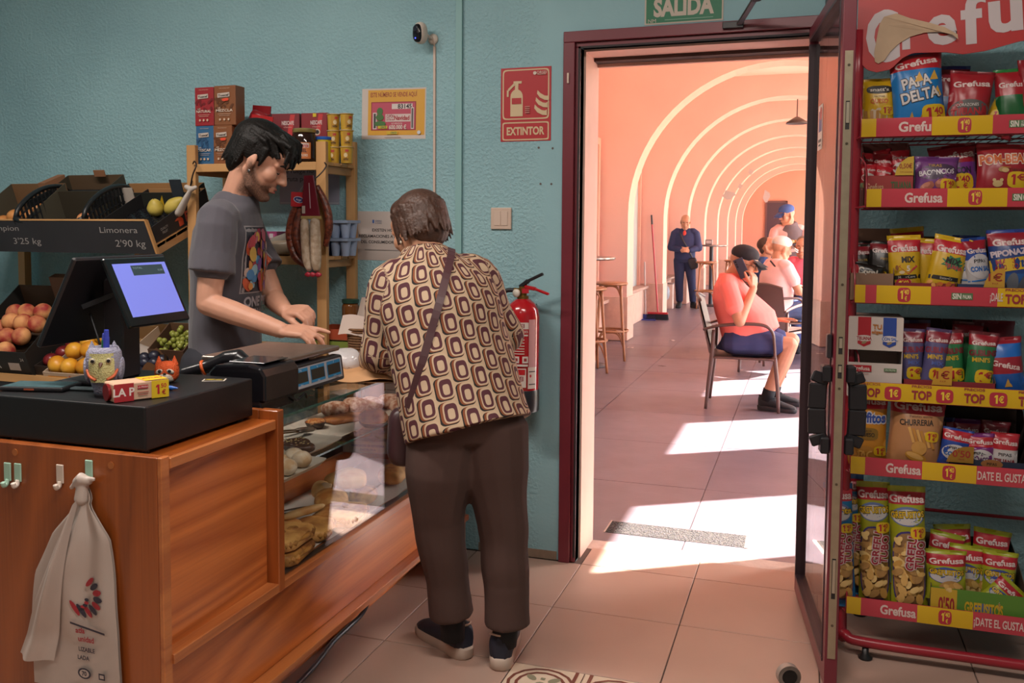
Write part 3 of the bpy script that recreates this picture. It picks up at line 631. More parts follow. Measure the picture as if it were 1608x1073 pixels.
# trays with the chocolate pastry and the powdered balls
def tray(lab, loc, w, d, h=.012, rz=0):
    t = thing('serving_tray', lab, 'tray', loc, rz)
    b = MB(); P = []
    for s_, z in ((.86, 0.0), (1, h), (.975, h), (.84, .003)): P.append([(s_*w/2*math.copysign(abs(math.cos(a))**.25, math.cos(a)), s_*d/2*math.copysign(abs(math.sin(a))**.25, math.sin(a)), z) for a in [2*PI*(k+.5)/32 for k in range(32)]])
    V = [p for r in P for p in r]; b._add(V, [(j*32+i, j*32+(i+1) % 32, (j+1)*32+(i+1) % 32, (j+1)*32+i) for j in range(3) for i in range(32)] + [tuple(range(31, -1, -1)), tuple(range(96, 128))])
    b.build('dish', C('#c9c0b2', .35), t, True, auto=35); return t
tray('white tray carrying the chocolate heart pastry', (-.60, -1.13, SZ), .24, .40)
tray('narrow white tray of powdered dough balls at the shelf front', (-.455, -1.36, SZ), .12, .32)
MB_B = MB().box(-.78, -.52, -.93, -.35, SZ-.0002, SZ+.0008).build('shelf_paper', C('#bfb3a4', .8)); tag(MB_B, 'white paper under the doughnuts on the glass shelf', 'paper')
# chocolate palmier: two joined lobes
t = thing('chocolate_palmier', 'chocolate heart pastry sprinkled with nuts on a white tray', 'pastry', (-.545, -1.09, SZ+.0035), .75)
b = MB(); b.tube([(-.06, .0, .011), (-.045, .04, .012), (0, .05, .012), (.012, .02, .012), (.0, -.005, .012), (.012, -.03, .012), (.005, -.055, .012), (-.045, -.045, .012), (-.06, -.01, .011)], [.011, .012, .012, .012, .012, .012, .012, .012, .011], 10, sm=5)
b.ell((-.025, .02, .011), (.025, .022, .010), None, 12, 8); b.ell((-.025, -.022, .011), (.025, .02, .010), None, 12, 8)
fuse('pastry_body', b, .003, M_CHOC, t, 3)
b = MB(); r_ = random.Random(3)
for k in range(26): b.ell((r_.uniform(-.055, .01), r_.uniform(-.05, .05), .0235), (.004, .0025, .0018), Rz(r_.uniform(0, 3)), 6, 4)
b.build('chopped_nuts', C('#d3bb85', .6), t)['kind'] = 'stuff'
for k, (x, y) in enumerate(((-.475, -1.42), (-.43, -1.385), (-.478, -1.345), (-.435, -1.295), (-.478, -1.27))):
    pastry('powdered_ball', ['powdered dough ball nearest the wooden stile', 'powdered dough ball at the tray front, second from the stile', 'powdered dough ball at the back of the narrow tray middle', 'powdered dough ball at the tray front, farthest from the stile', 'powdered dough ball at the back far end of the narrow tray'][k], (x, y, SZ+.0035), (.030, .028, .024), M_POW, 1.0, k, .03, 40, 'powdered dough balls')
# tongs
def tongs(lab, loc, rz, m_head, m_arm, ln=.2, rx=0):
    t = thing('serving_tongs', lab, 'tongs', loc, (rx, 0, rz))
    for s_ in (-1, 1):
        MB().tube([(0, 0, .008), (.05, s_*.012, .010), (ln*.7, s_*.016, .010), (ln, s_*.012, .008)], [.004, .005, .005, .004], 8, sm=4, flat=.6).build('arm', m_arm, t, True)
        MB().ell((ln+.025, s_*.013, .009), (.034, .013, .006), Rz(-s_*.1), 16, 8, fn=lumpy(.08, 300, 2)).build('head', m_head, t, True)
    return t
tongs('black-headed tongs lying on the baking paper', (-.66, -1.12, .4375), .95, C('#16130f', .5), C('#9a948c', .25, metal=.9), .17)
tongs('dull metal tongs with spoon heads on the white tray', (-.735, -1.06, SZ+.014), .9, C('#6a6058', .35, metal=.8), C('#7a6248', .3, metal=.8), .14)
# boxes inside the case
t = thing('pastry_box', 'white carton of packed pastries with blue print at the case end', 'box', (-.63, -.40, .508), .15)
MB().box(-.10, .10, -.11, .13, 0, .045).build('carton', C('#b9b3b0', .6), t, bevel=.002)
pr = Print(lambda u, v, l: (u, -.11-l, v)); pr.text('FABRICANTES DE REPOSTERIA', 0, .029, .008, '#4a557e', bold=.02, width=.13); pr.text('PASTELERIA', 0, .014, .008, '#4a557e', bold=.02); pr.build('print', t)
MB().box(-.095, .095, -.105, .125, .0452, .075).build('clear_lid', glass('lid_film', (.9, .9, .9), .05), t)
for k in range(4): MB().ell((-.05+.1*(k % 2), -.05+.11*(k//2), .058), (.04, .045, .012), None, 14, 8).build('packed_pastry', M_CR2, t, True)
for k in range(6):
    for s_ in range(2):
        o = MB().box(-.045, .045, -.06, .06, 0, .027).build('pastry_carton', C('#a9a29a', .6), None, bevel=.002); o.location = (-.585+.095*s_, -.265-.006*(k % 2), SZ+.0282*k)
        tag(o, '%s flat carton of the %s stack at the case end' % (['lowest', 'second lowest', 'third', 'fourth', 'second highest', 'topmost'][k], ['left', 'right'][s_]), 'box', 'flat cartons stacked at the case end')
# ------------------------------------------------------------------ on the counter: cash drawer, till, scale
t = thing('cash_drawer', 'big black metal cash drawer under the till screens', 'cash drawer', (-.62, -1.78, .862))
MB().box(-.235, .208, -.205, .205, .009, .106).build('body', mat('black_metal', '#0f0e11', .42, var=.1, vscale=40), t, bevel=.004, segs=2)
for x in (-.21, .18):
    for y in (-.18, .18): MB().cyl((x, y, 0), (x, y, .01), .014, n=12).build('foot', M_BLK, t)
DZ = .9685
t = thing('till', 'black till with two tilted screens forming a tent over a column', 'till', (-.70, -1.72, DZ))
OT = (-.70, -1.72, DZ)
MB().box(-.80, -.60, -1.82, -1.62, DZ, DZ+.012).build('base', M_BLK, t, bevel=.004, org=OT)
MB().box(-.715, -.655, -1.765, -1.70, DZ+.012, DZ+.26).build('column', mat('dark_grey_plastic', '#2b282c', .4), t, bevel=.005, org=OT)
def slab(p0, p1, y0, y1, th, m, nm, par, bev=.004):
    p0, p1 = Vector((p0[0], 0, p0[1])), Vector((p1[0], 0, p1[1])); d = (p1-p0).normalized(); n = Vector((d.z, 0, -d.x))
    if n.z < 0: n = -n
    V = [p + n*k*th + Vector((0, y, 0)) for k in (0, -1) for p in (p0, p1) for y in (y0, y1)]
    b = MB(); b._add([tuple(v) for v in V], [(0, 1, 3, 2), (4, 6, 7, 5), (0, 4, 5, 1), (2, 3, 7, 6), (0, 2, 6, 4), (1, 5, 7, 3)]); return b.build(nm, m, par, bevel=bev, org=OT), d, n
slab((-.690, 1.286), (-.805, 1.072), -1.89, -1.57, .014, M_BLK, 'main_screen', t)
cs, d_, n_ = slab((-.657, 1.280), (-.580, 1.118), -1.825, -1.60, .012, mat('screen_frame', '#15181a', .15), 'customer_screen', t, .003)
P0 = Vector((-.657, 0, 1.280))
def scr(u, v, l): q = P0 + d_*(.179*(1-v)) + n_*(.0002+l*.3) + Vector((0, -1.825+.225*u, 0)); return (q.x-OT[0], q.y-OT[1], q.z-OT[2])
pr = Print(scr); pr.rect(.52, .52, .86, .78, mat('screen_blue', '#6f78c8', .2, emit='#6a72cc', estr=.62)); pr.rect(.62, .80, .52, .15, C('#3a4a52', .2)); pr.text('TOTAL', .46, .835, .028, '#7a98a0', sx=1.2); pr.text('0,00', .82, .79, .028, '#7a98a0', sx=1.2); pr.build('display', t)
for k in range(3): MB().tube([(-.74, -1.78+.05*k, 1.14), (-.70, -1.79+.05*k, 1.06+.02*k), (-.71, -1.76+.04*k, .995)], .003, 6, sm=5).build('cable', M_BLK, t, True, org=OT)
MB().beam((-.745, -1.80, 1.16), (-.67, -1.735, 1.2), .03, .012).beam((-.745, -1.68, 1.16), (-.67, -1.72, 1.2), .03, .012).build('bracket', M_BLK, t, org=OT)
# phone, stylus cards in front of the till
t = thing('mobile_phone', 'black smartphone lying at the edge of the cash drawer', 'phone', (-.79, -1.885, DZ), .25)
MB().box(-.085, .075, -.045, .045, 0, .011).build('body', M_BLK, t, bevel=.004, segs=2); MB().box(-.078, .068, -.039, .039, .0111, .0116).build('screen', mat('phone_glass', '#4d6a70', .12, var=.25, vscale=60), t)
MB().box(-.02, .005, -.0455, -.045, .004, .008).build('side_key', C('#b0563a', .4), t)
o = MB().box(-.05, .05, -.012, .012, 0, .006).build('pen_case', C('#6f7f86', .3), None, bevel=.002); o.location = (-.675, -1.86, DZ); o.rotation_euler = (0, 0, .15); tag(o, 'small grey case lying between the phone and the owl figure', 'case')
# owl pencil pot
t = thing('owl_figure', 'beaded owl figure in grey and cream holding pens', 'figure', (-.598, -1.895, DZ), .55)
M_OG, M_OC = mat('bead_grey', '#8f8ea3', .7, bump=1.0, bscale=260), mat('bead_cream', '#c3bd84', .7, bump=1.0, bscale=260)
MB().lathe([(.022, .0), (.024, .012), (.030, .030), (.038, .05), (.041, .075), (.038, .10), (.031, .112), (.026, .112), (.024, .09)], n=26).build('body', M_OG, t, True)
b = MB(); b.grid(lambda u, v: ((.0405 if v > .05 else .036)*math.sin(u)*(1 if v < .09 else .93), -(.0425 if v > .05 else .0385)*math.cos(u)*(1 if v < .09 else .93), v), np.linspace(-.75, .75, 9), np.linspace(.034, .10, 8)); b.build('face', M_OC, t, True)
MB().lathe([(.02, .0), (.021, .006), (.019, .02), (.021, .034)], n=20).build('feet', C('#8fae8a', .7), t, True); MB().lathe([(.021, -.0), (.0225, .004), (.021, .008)], n=20).build('base_ring', C('#3c86b5', .6), t, True)
for s_ in (-1, 1):
    e_ = MB().ell((s_*.017, -.040, .084), (.0065, .004, .0065), None, 14, 8).build('eye', C('#a89c84', .3), t, True); MB().ell((s_*.017, -.0435, .084), (.004, .002, .004), None, 10, 6).build('pupil', C('#141214', .2), e_, True)
    MB().lathe([(.009, 0), (.001, .018)], (s_*.024, -.008, .108), 8).build('ear_tuft', M_OG, t)
    MB().ell((s_*.036, 0, .058), (.008, .022, .030), Ry(s_*.1), 14, 10).build('wing', M_OG, t, True)
    MB().tube([(s_*.032, -.022, .062), (s_*.026, -.033, .048), (s_*.012, -.039, .04)], .0035, 6, sm=3).build('wing_edge', C('#c6603a', .6), t, True)
MB().lathe([(.0055, 0), (.001, .011)], (0, -.0405, .077), 8, (0, -1, -.7)).build('beak', C('#5d3a28', .5), t)
for lab, x, y, c, hh in (('green marker standing in the owl pot', -.002, .004, '#1f7a4c', .052), ('blue pen standing in the owl pot', .010, -.004, '#3b49b8', .062)):
    k = thing('pen', lab, 'pen', (-.598+x, -1.895+y, DZ+.09), (.05, .08, 0)); MB().cyl((0, 0, 0), (0, 0, hh*.72), .007, n=12).build('barrel', C(c, .35), k, True, auto=40); MB().cyl((0, 0, hh*.72), (0, 0, hh), .0062, .005, 12).build('cap', C('#5b63c8' if 'green' in lab else c, .35), k, True, auto=40)
t = thing('pen', 'blue pen lying behind the tuna pack', 'pen', (-.525, -1.80, DZ+.0055), .2); MB().cyl((-.05, 0, 0), (.035, 0, 0), .0055, n=10).build('barrel', C('#2b62b5', .35), t, True, auto=40); MB().cyl((.035, 0, 0), (.05, 0, 0), .005, .001, 10).build('tip', C('#2b62b5', .35), t)
# fox figure
t = thing('fox_figure', 'small orange beaded fox figure beside the till column', 'figure', (-.578, -1.70, DZ), .45)
M_FO, M_FW = mat('bead_orange', '#d4551f', .7, bump=1.0, bscale=260), mat('bead_white', '#cdbfae', .7, bump=1.0, bscale=260)
MB().ell((0, 0, .026), (.029, .026, .027), None, 24, 14, e=.75).build('body', M_FO, t, True); MB().ell((0, -.006, .014), (.022, .024, .015), None, 18, 10, e=.8).build('belly', M_FW, t, True)
for s_ in (-1, 1):
    MB().lathe([(.010, 0), (.001, .022)], (s_*.019, 0, .044), 8).build('ear', M_FO, t); MB().ell((s_*.013, -.0235, .030), (.010, .004, .006), Ry(s_*.35), 12, 6).build('cheek', M_FW, t, True); MB().ell((s_*.012, -.027, .031), (.0042, .002, .0042), None, 10, 6).build('eye', C('#23262e', .2), t, True)
MB().ell((0, -.0275, .024), (.004, .003, .003), None, 10, 6).build('nose', C('#1a1616', .3), t, True)
# tuna pack: sleeve round three cans
t = thing('tuna_pack', 'carton sleeve of tuna tins with a yellow price corner', 'food pack', (-.500, -1.905, DZ), 1.075)
MB().box(-.062, .062, -.030, .030, .0, .042).build('sleeve', C('#c9a48a', .5), t, bevel=.003)
for k in range(2): MB().cyl((-.0625-.0002*k, 0, .021), (-.069, 0, .021), .019, n=24).build('tin', C('#9e2a2c', .3), t, True, auto=40)
pr = Print(lambda u, v, l: (u, -.030-l, v)); pr.rect(-.040, .021, .044, .040, '#a82a30'); pr.text('LA P', -.040, .022, .017, '#e0d0c8', bold=.03); pr.rect(.042, .021, .040, .040, '#d8b423'); pr.text("1", .036, .020, .022, '#b01f28', bold=.03); pr.text("50", .050, .028, .009, '#b01f28', bold=.02); pr.text("€", .050, .013, .010, '#b01f28', bold=.02)
pr.rect(.002, .030, .024, .008, '#b02a34'); pr.text('LA PIARA', .002, .030, .004, '#e8d8d0'); pr.rect(.002, .018, .026, .002, '#a8564a'); pr.rect(.002, .013, .022, .002, '#a8564a'); pr.build('print', t)
pr = Print(lambda u, v, l: (u, v, .042+l)); pr.rect(.035, 0, .054, .058, '#d8b423'); pr.text('ATUN', .035, .0, .012, '#b01f28', bold=.02); pr.build('print', t)
# card with yellow print
t = MB().box(-.028, .028, -.018, .018, 0, .0008).build('printed_card', C('#cfc5b8', .5)); t.location = (-.485, -1.635, DZ); t.rotation_euler = (0, 0, .45); tag(t, 'white card with dark and yellow print on the drawer corner', 'card')
pr = Print(lambda u, v, l: (u, v, .0008+l)); pr.rect(0, 0, .048, .028, '#3b3624'); pr.ell(-.01, .003, .012, .007, '#b39a2c'); pr.ell(.012, -.004, .009, .006, '#b39a2c'); pr.build('print', t)
# barcode scanner in a stand
t = thing('barcode_scanner', 'black handheld barcode scanner with an orange ring on its stand', 'scanner', (-.62, -1.42, .8645), .2)
MB().cyl((0, 0, 0), (0, 0, .010), .05, n=24).build('stand_base', M_BLK, t, True, auto=40); MB().tube([(0, 0, .01), (.005, .005, .05), (.02, .0, .085), (.035, -.005, .10)], [.014, .011, .010, .012], 10, sm=4).build('stand_neck', M_BLK, t, True)
b = MB(); b.limb([(-.10, -.02, .082), (-.03, -.005, .102), (.02, .0, .122)], [.017, .019, .022]); b.limb([(.02, 0, .122), (.055, .0, .125), (.078, .0, .112)], [.024, .028, .020]); fuse('grip', b, .004, mat('scanner_black', '#1c1b1e', .25), t, 4)
MB().lathe([(.0205, -.004), (.022, 0), (.0205, .004)], (-.045, -.008, .098), 20, (.96, .2, .28)).build('orange_ring', C('#cf5a24', .4), t, True); MB().ell((.087, 0, .108), (.006, .022, .016), Ry(.5), 16, 8).build('window', C('#5e7078', .1), t, True)
# receipt printer
t = thing('receipt_printer', 'black receipt printer with rounded top between drawer and scale', 'printer', (-.475, -1.44, .8645))
b = MB(); pf = [(-.105, .02), (-.105, .105), (-.085, .124), (.02, .130), (.055, .122), (.07, .10), (.07, .03), (.055, .03), (.055, 0), (-.09, 0)]
b.prism(pf, lambda a, z, d: (a, d, z), -.088, .085); b.build('body', mat('printer_black', '#151418', .22), t, bevel=.006, segs=2)
MB().box(-.06, .05, -.06, .06, .1305, .132).build('lid', mat('printer_lid', '#33383a', .12), t, bevel=.0006)
MB().tube([(.05, .05, .03), (.062, .075, .012), (.05, .11, .004), (.06, .13, .02), (.055, .15, .004)], .0035, 6, sm=5).build('cable', M_BLK, t, True)
# scale
t = thing('counter_scale', 'shop scale with a steel weighing plate and a customer display', 'scale', (-.535, -1.24, .8645))
b = MB(); b.box(-.125, .085, -.15, .15, .03, .098); b.build('body', M_BLK, t, bevel=.012, segs=3)
for x in (-.10, .06):
    for y in (-.12, .12): MB().cyl((x, y, 0), (x, y, .032), .014, n=12).build('foot', M_BLK, t)
MB().box(-.155, .105, -.172, .172, .112, .128).build('weighing_plate', mat('brushed_steel', '#8d8078', .28, metal=.75, var=.12, vscale=30), t, bevel=.006, segs=3); MB().box(-.06, .06, -.06, .06, .098, .113).build('plate_support', M_BLK, t)
b = MB(); q = [(.085, .018), (.128, .028), (.118, .102), (.085, .104)]; b.prism(q, lambda a, z, d: (a, d, z), -.160, .160); b.build('display_housing', M_BLK, t, bevel=.006, segs=2)
dn = Vector((.99, 0, .13)).normalized(); 
def dsp(u, v, l): return (.1275 - .0095*(v/.074) + dn.x*l, u, .029 + v + dn.z*l)
pr = Print(dsp); pr.rect(0, .038, .292, .058, '#a7a6ac')
for k in range(3):
    x = -.095+.095*k; pr.rect(x, .040, .082, .047, '#2a7fb0'); pr.rect(x, .039, .076, .030, '#2e2c26'); pr.text(['€/kg', 'kg', '€'][k], x, .0595, .005, '#d5dce0'); pr.text(['TARA', 'CERO', 'TOTAL'][k], x, .0185, .004, '#d5dce0')
pr.text('GRAM', .105, .011, .005, '#4a4a4a', bold=.02); pr.build('display', t)
# brown paper bag and clear plastic bag on the glass
t = thing('paper_bag', 'flat brown paper bag with thin printed scribbles on the glass top', 'bag', (-.475, -.90, .8645), .35)
def pb(top):
    def f(u, v):
        x = (-.15+.30*u); y = -.11+.24*v; ed = min(1, 6*min(u, 1-u))*min(1, 5*(v+.02)); z = .004 + (.034*ed*(1-.35*v) + .006*math.sin(9*u+4*v)+.004*math.sin(17*v))*1.0 if top else .001
        return (x*(1-.12*v), y, z)
    return f
b = MB(); U, V_ = np.linspace(0, 1, 22), np.linspace(0, 1, 16); b.grid(pb(True), U, V_); b.grid(pb(False), U, V_, flip=True)
b.build('paper', mat('kraft_paper', '#b5875c', .75, var=.08, vscale=20, bump=.3, bscale=40), t, True)
pr = Print(lambda u, v, l: tuple(Vector(pb(True)(u, v)) + Vector((0, 0, l*1.5)))); r_ = random.Random(8)
for k in range(26):
    u, v, a = r_.uniform(.12, .88), r_.uniform(.1, .9), r_.uniform(0, 3); pr.rect(u, v, .05, .008, '#6b4428', a); pr.rect(u+.02*math.cos(a+1), v+.03*math.sin(a+1), .04, .007, '#6b4428', a+1)
pr.build('print', t)
# ------------------------------------------------------------------ red wire rack of snacks
RED = mat('rack_red', '#8e1f2c', .3); STRIP_R = mat('strip_red', '#b03a46', .25); STRIP_Y = mat('strip_yellow', '#c7a21e', .25)
RO = (1.40, -.44, 0); RX0, RX1 = 1.062, 1.745
rack = thing('snack_rack', 'red wire shelf rack with red and yellow price strips beside the door', 'display rack', RO)
def rp(nm, mb, m, **k): return mb.build(nm, m, rack, org=RO, **k)
for yy in (-.44, -.16):
    rp('frame_loop', MB().tube([(RX0, yy, 1.98), (RX0, yy, 1.0), (RX0, yy, .12), (RX0+.012, yy-.012*(yy < -.3)*5, .065), (RX0+.07, yy-.012*(yy < -.3)*6, .052), (1.4, yy-.012*(yy < -.3)*6, .05), (RX1-.07, yy-.012*(yy < -.3)*6, .052), (RX1-.012, yy-.012*(yy < -.3)*5, .065), (RX1, yy, .12), (RX1, yy, 1.0), (RX1, yy, 1.98)], .016, 10, sm=5), RED, smooth=True)
for x in (RX0+.07, RX1-.07):
    for yy in (-.512, -.16): rp('foot', MB().lathe([(.021, 0), (.022, .006), (.010, .016), (.010, .035)], (x, yy, 0), 16), C('#1a1718', .4), smooth=True)
for z in (.15, .55, .95, 1.35, 1.75):
    for x in (RX0, RX1): rp('side_wire', MB().cyl((x, -.44, z), (x, -.16, z), .003, n=6).cyl((x, -.44, z), (x, -.16, z+.3), .003, n=6), RED)
for z in (.4, 1.2): rp('back_bar', MB().cyl((RX0, -.16, z), (RX1, -.16, z), .006, n=8), RED)
# six shelves: wire tray, curved price strip, print
SH = [(1.698, 1.073), (1.483, 1.094), (1.186, 1.069), (.882, 1.090), (.644, 1.072), (.191, 1.073)]   # strip top, strip left end
SHZ = [z-.050 for z, _ in SH]
def strip_pos(x0, zt):
    def f(u, v, l):   # u along, v 0..1 up the curved strip
        a = (v-.5)*1.1; return (x0+u-RO[0], -.500 - .010*math.cos(a) + .006 - l - RO[1], zt-.056+.056*v)
    return f
def price_tag(p, x, s=.030, txt="1", sup="'40", bg='#a82a38', fg='#d8bd3a', y=.5):
    p.ell(x, y, s*.62, .40, bg, 0, 20, .55); p.text(txt, x-s*.22, y, .46, fg, bold=.03, width=s*.24); p.text(sup, x+s*.20, y+.16, .26, fg, bold=.02, width=s*.50); p.text('€', x+s*.18, y-.20, .22, fg, bold=.02, width=s*.22)
def top_tag(p, x):
    p.text('PRECIOS', x-.012, .90, .13, '#8c2a30', bold=.02, width=.056); p.text('TOP', x-.012, .42, .46, '#8c2a30', bold=.04, width=.056); p.ell(x+.052, .45, .024, .38, '#a82a38', 0, 20, .5); p.text('1', x+.046, .45, .46, '#d8bd3a', bold=.03, width=.009); p.text('€', x+.060, .45, .34, '#d8bd3a', bold=.03, width=.014)
for k, (zt, x0) in enumerate(SH):
    zs = SHZ[k]; b = MB(); dy = -.495
    for x in np.arange(x0+.01, 1.73, .03): b.cyl((x, dy, zs-.004), (x, -.17, zs-.004), .0016, n=5)
    for yy in (-.49, -.33, -.18): b.cyl((x0, yy, zs-.007), (1.735, yy, zs-.007), .0028, n=6)
    sh = rp('wire_shelf', b, RED)
    for x in (x0, 1.738):
        rp('shelf_side', MB().tube([(x, -.497, zt-.054), (x, -.497, zt+.0), (x-.004*(x < 1.4), -.46, zt+.08), (RX0 if x < 1.4 else RX1, -.44, zt+.11)], .0032, 6, sm=3).tube([(x, -.497, zt-.054), (RX0 if x < 1.4 else RX1, -.45, zt-.058), (RX0 if x < 1.4 else RX1, -.20, zt-.058)], .0032, 6), RED, smooth=True)
    f = strip_pos(x0, zt); ln = 1.735-x0; b = MB(); b.grid(lambda u, v: f(u, v, 0), np.linspace(0, ln, 3), np.linspace(0, 1, 8)); b.grid(lambda u, v: tuple(Vector(f(u, v, 0))+Vector((0, .003, 0))), np.linspace(0, ln, 3), np.linspace(0, 1, 8), flip=True)
    st = b.build('price_strip', STRIP_R, rack, True)
    p = Print(lambda u, v, l, f=f: f(u, v, l*.6))
    p.k = 3
    def band(u0, u1, col=STRIP_Y, f=f, st=st):
        q = Print(lambda u, v, l: f(u, v, .0003)); q.rect((u0+u1)/2, .5, u1-u0, .985, col, 0, 1, 6); q.build('yellow_panel', st, True)
    if k in (0, 1, 4, 5): band(0, .042)
    if k == 0: p.text('Grefu', .150, .5, .50, '#c9b3ad', bold=.03, width=.090); band(.197, .36); price_tag(p, .285); p.rect(.43, .5, .055, .38, '#4d6b46'); p.text('SIN', .417, .5, .30, '#cfc9c0', bold=.03, width=.022); p.text('ACEITE DE', .445, .60, .12, '#cfc9c0', width=.022); p.text('PALMA', .445, .42, .16, '#cfc9c0', bold=.02, width=.022)
    if k == 1: p.text('Grefusa', .160, .5, .50, '#c9b3ad', bold=.03, width=.105); band(.225, .385); price_tag(p, .300); p.rect(.425, .5, .055, .38, '#4d6b46'); p.text('SIN', .412, .5, .30, '#cfc9c0', bold=.03, width=.022); p.text('PALMA', .438, .48, .20, '#cfc9c0', bold=.02, width=.024)
    if k == 2: band(0, .03); band(.062, .215); price_tag(p, .140); p.rect(.30, .5, .058, .36, '#4d6b46'); p.text('SIN', .286, .5, .28, '#cfc9c0', bold=.03, width=.024); p.text('PALMA', .314, .48, .20, '#cfc9c0', bold=.02, width=.024); p.text('¡DALE', .392, .5, .42, '#c9b3ad', bold=.02, width=.034); band(.395, .665); top_tag(p, .455)
    if k == 3:
        band(0, .645)
        for x in (.045, .19, .335, .48): top_tag(p, x)
    if k == 4: p.text('Grefusa', .152, .5, .50, '#c9b3ad', bold=.03, width=.100); band(.205, .355); price_tag(p, .280); p.text('DATE EL GUSTAZO', .435, .5, .44, '#c9b3ad', bold=.02, width=.155)
    if k == 5: p.text('Grefusa', .150, .5, .50, '#c9b3ad', bold=.03, width=.103); band(.205, .36); price_tag(p, .283); p.text('¡DATE EL GUSTAZO!', .445, .5, .44, '#c9b3ad', bold=.02, width=.165)
    p.build('lettering', st, True)
# header board with scalloped red edge, big white lettering, torn paper
hd = []
for x in np.linspace(1.055, 1.76, 60):
    u = x-1.055; z = float(np.interp(u, [0, .01, .03, .06, .10, .13, .16, .25, .30, .36, .45, .70], [1.93, 1.88, 1.855, 1.846, 1.853, 1.885, 1.900, 1.897, 1.888, 1.895, 1.918, 1.93]))
    hd.append((x, z))
b = MB(); b.prism([(1.055, 2.14)] + hd + [(1.76, 2.14)], lambda a, z, d: (a-RO[0], d-RO[1], z), -.452, -.446); hb = b.build('header_board', mat('header_red', '#a8201f', .4), rack)
p = Print(lambda u, v, l: (u-RO[0], -.452-l-RO[1], v))
p.text('G', 1.128, 1.955, .145, '#b9aeb0', bold=.035, width=.095, rot=.06); p.text('r', 1.212, 1.972, .112, '#b9aeb0', bold=.03, width=.06, rot=.05); p.text('e', 1.292, 1.984, .118, '#b9aeb0', bold=.035, width=.082, rot=.06); p.text('f', 1.378, 1.992, .140, '#b9aeb0', bold=.03, width=.068, rot=.06); p.text('u', 1.462, 2.015, .125, '#b9aeb0', bold=.035, width=.09, rot=.08); p.text('s', 1.555, 2.025, .125, '#b9aeb0', bold=.035, width=.075, rot=.08); p.text('a', 1.645, 2.03, .125, '#b9aeb0', bold=.035, width=.085, rot=.08)
p.build('lettering', hb)
tp = [(1.105, 1.905), (1.112, 1.955), (1.118, 1.992), (1.130, 2.014), (1.165, 2.022), (1.205, 2.004), (1.255, 1.988), (1.300, 1.970), (1.335, 1.945), (1.337, 1.930), (1.322, 1.945), (1.285, 1.958), (1.245, 1.958), (1.205, 1.948), (1.175, 1.930), (1.150, 1.905), (1.135, 1.880), (1.118, 1.872), (1.108, 1.878)]
b = MB(); n = len(tp); c_ = (1.15, 1.96)
b.prism(tp, lambda a, z, d: (a-RO[0], -.4555 - .012*max(0, (a-1.2)/.13)**2 - d - RO[1], z), 0, .0008); b.build('torn_paper', mat('torn_paper', '#b79d82', .85, var=.05, vscale=30), hb)
# ---- bags
def bag(lab, x, y, z, w, h, bands, art=None, t=.05, ry=0.0, rx=-.10, rz=0.0, group='snack bags on the red rack', cat='snack bag', name='snack_bag', seal=True, pouch=.55):
    o = thing(name, lab, cat, (x, y, z), (rx, ry, rz), group); sd = random.Random(lab); ph = [sd.uniform(0, 6) for _ in range(4)]
    def prof(v): return 0.0 if v < .03 or v > .955 else math.sin(PI*min(1, max(0, (v-.03)/.925)))**pouch
    def front(u, v, l=0.0):
        q = prof(v); d = t/2*q*(1-min(1, abs(u))**2.6)**.6 + .0016*q*math.sin(7*u+9*v+ph[0]) + .0012*q*math.sin(19*v+5*u+ph[1])
        e_ = .004*math.sin(4*u+ph[2])*(v > .9)
        return (u*w/2*(1-.085*q), -d-.0006-l-e_*.5, v*h)
    def back(u, v):
        p_ = front(u, v); return (p_[0], abs(p_[1])*.9 if prof(v) > 0 else -p_[1], p_[2])
    cuts = sorted(set([0, .03, .955, 1] + [b_[0] for b_ in bands] + list(np.linspace(.06, .93, 13)))); U = np.linspace(-1, 1, 11); b = MB()
    V = [front(u, v) for v in cuts for u in U]; V2 = [back(u, v) for v in cuts for u in U]; nu = 11; cols = []
    def bi(v):
        k = 0
        for i, (s_, _) in enumerate(bands):
            if v >= s_-1e-6: k = i
        return k
    o1 = len(V)
    for j in range(len(cuts)-1):
        m_ = bi((cuts[j]+cuts[j+1])/2)
        for i in range(nu-1):
            a = j*nu+i; b.f.append((a, a+1, a+nu+1, a+nu)); b.mi.append(m_); b.f.append((o1+a+nu, o1+a+nu+1, o1+a+1, o1+a)); b.mi.append(m_)
        for a in (j*nu, ): b.f.append((o1+a, a, a+nu, o1+a+nu)); b.mi.append(m_)
        a = j*nu+nu-1; b.f.append((a, o1+a, o1+a+nu, a+nu)); b.mi.append(m_)
    b.v = V+V2; ms = [C(c, .32) for _, c in bands]; b.build('pouch', ms if len(ms) > 1 else ms[0], o, True)
    if art:
        p = Print(lambda a, c, l: front(max(-1, min(1, a/(w/2*.95))), max(0, min(1, c/h)), l)); art(p, w, h); p.build('print', o, True)
    return o
def brand(p, w, h, y=.83, s=.085, c='#c8b4b0', rot=.0, txt='Grefusa', wd=.78): p.text(txt, 0, h*y, h*s, c, bold=.03, width=w*wd, rot=rot)
def badge(p, x, y, r, one='1', sup="'40", bg='#c9a616', fg='#a01c28'):
    p.ell(x, y, r*1.25, r, bg, 0, 16, .6); p.text(one, x-r*.55, y, r*1.25, fg, bold=.03, width=r*.5); p.text(sup, x+r*.35, y+r*.3, r*.7, fg, bold=.02, width=r*1.0)
    if sup != '€': p.text('€', x+r*.35, y-r*.45, r*.55, fg, bold=.02)
def bits(p, x, y, rw, rh, n, cols, s=.006, seed=1, el=1.6):
    r = random.Random(seed)
    for k in range(n):
        a, c = r.uniform(-1, 1), r.uniform(-1, 1); q = s*r.uniform(.7, 1.25); p.ell(x+a*rw, y+c*rh, q*el, q, cols[k % len(cols)], r.uniform(0, 3), 9)
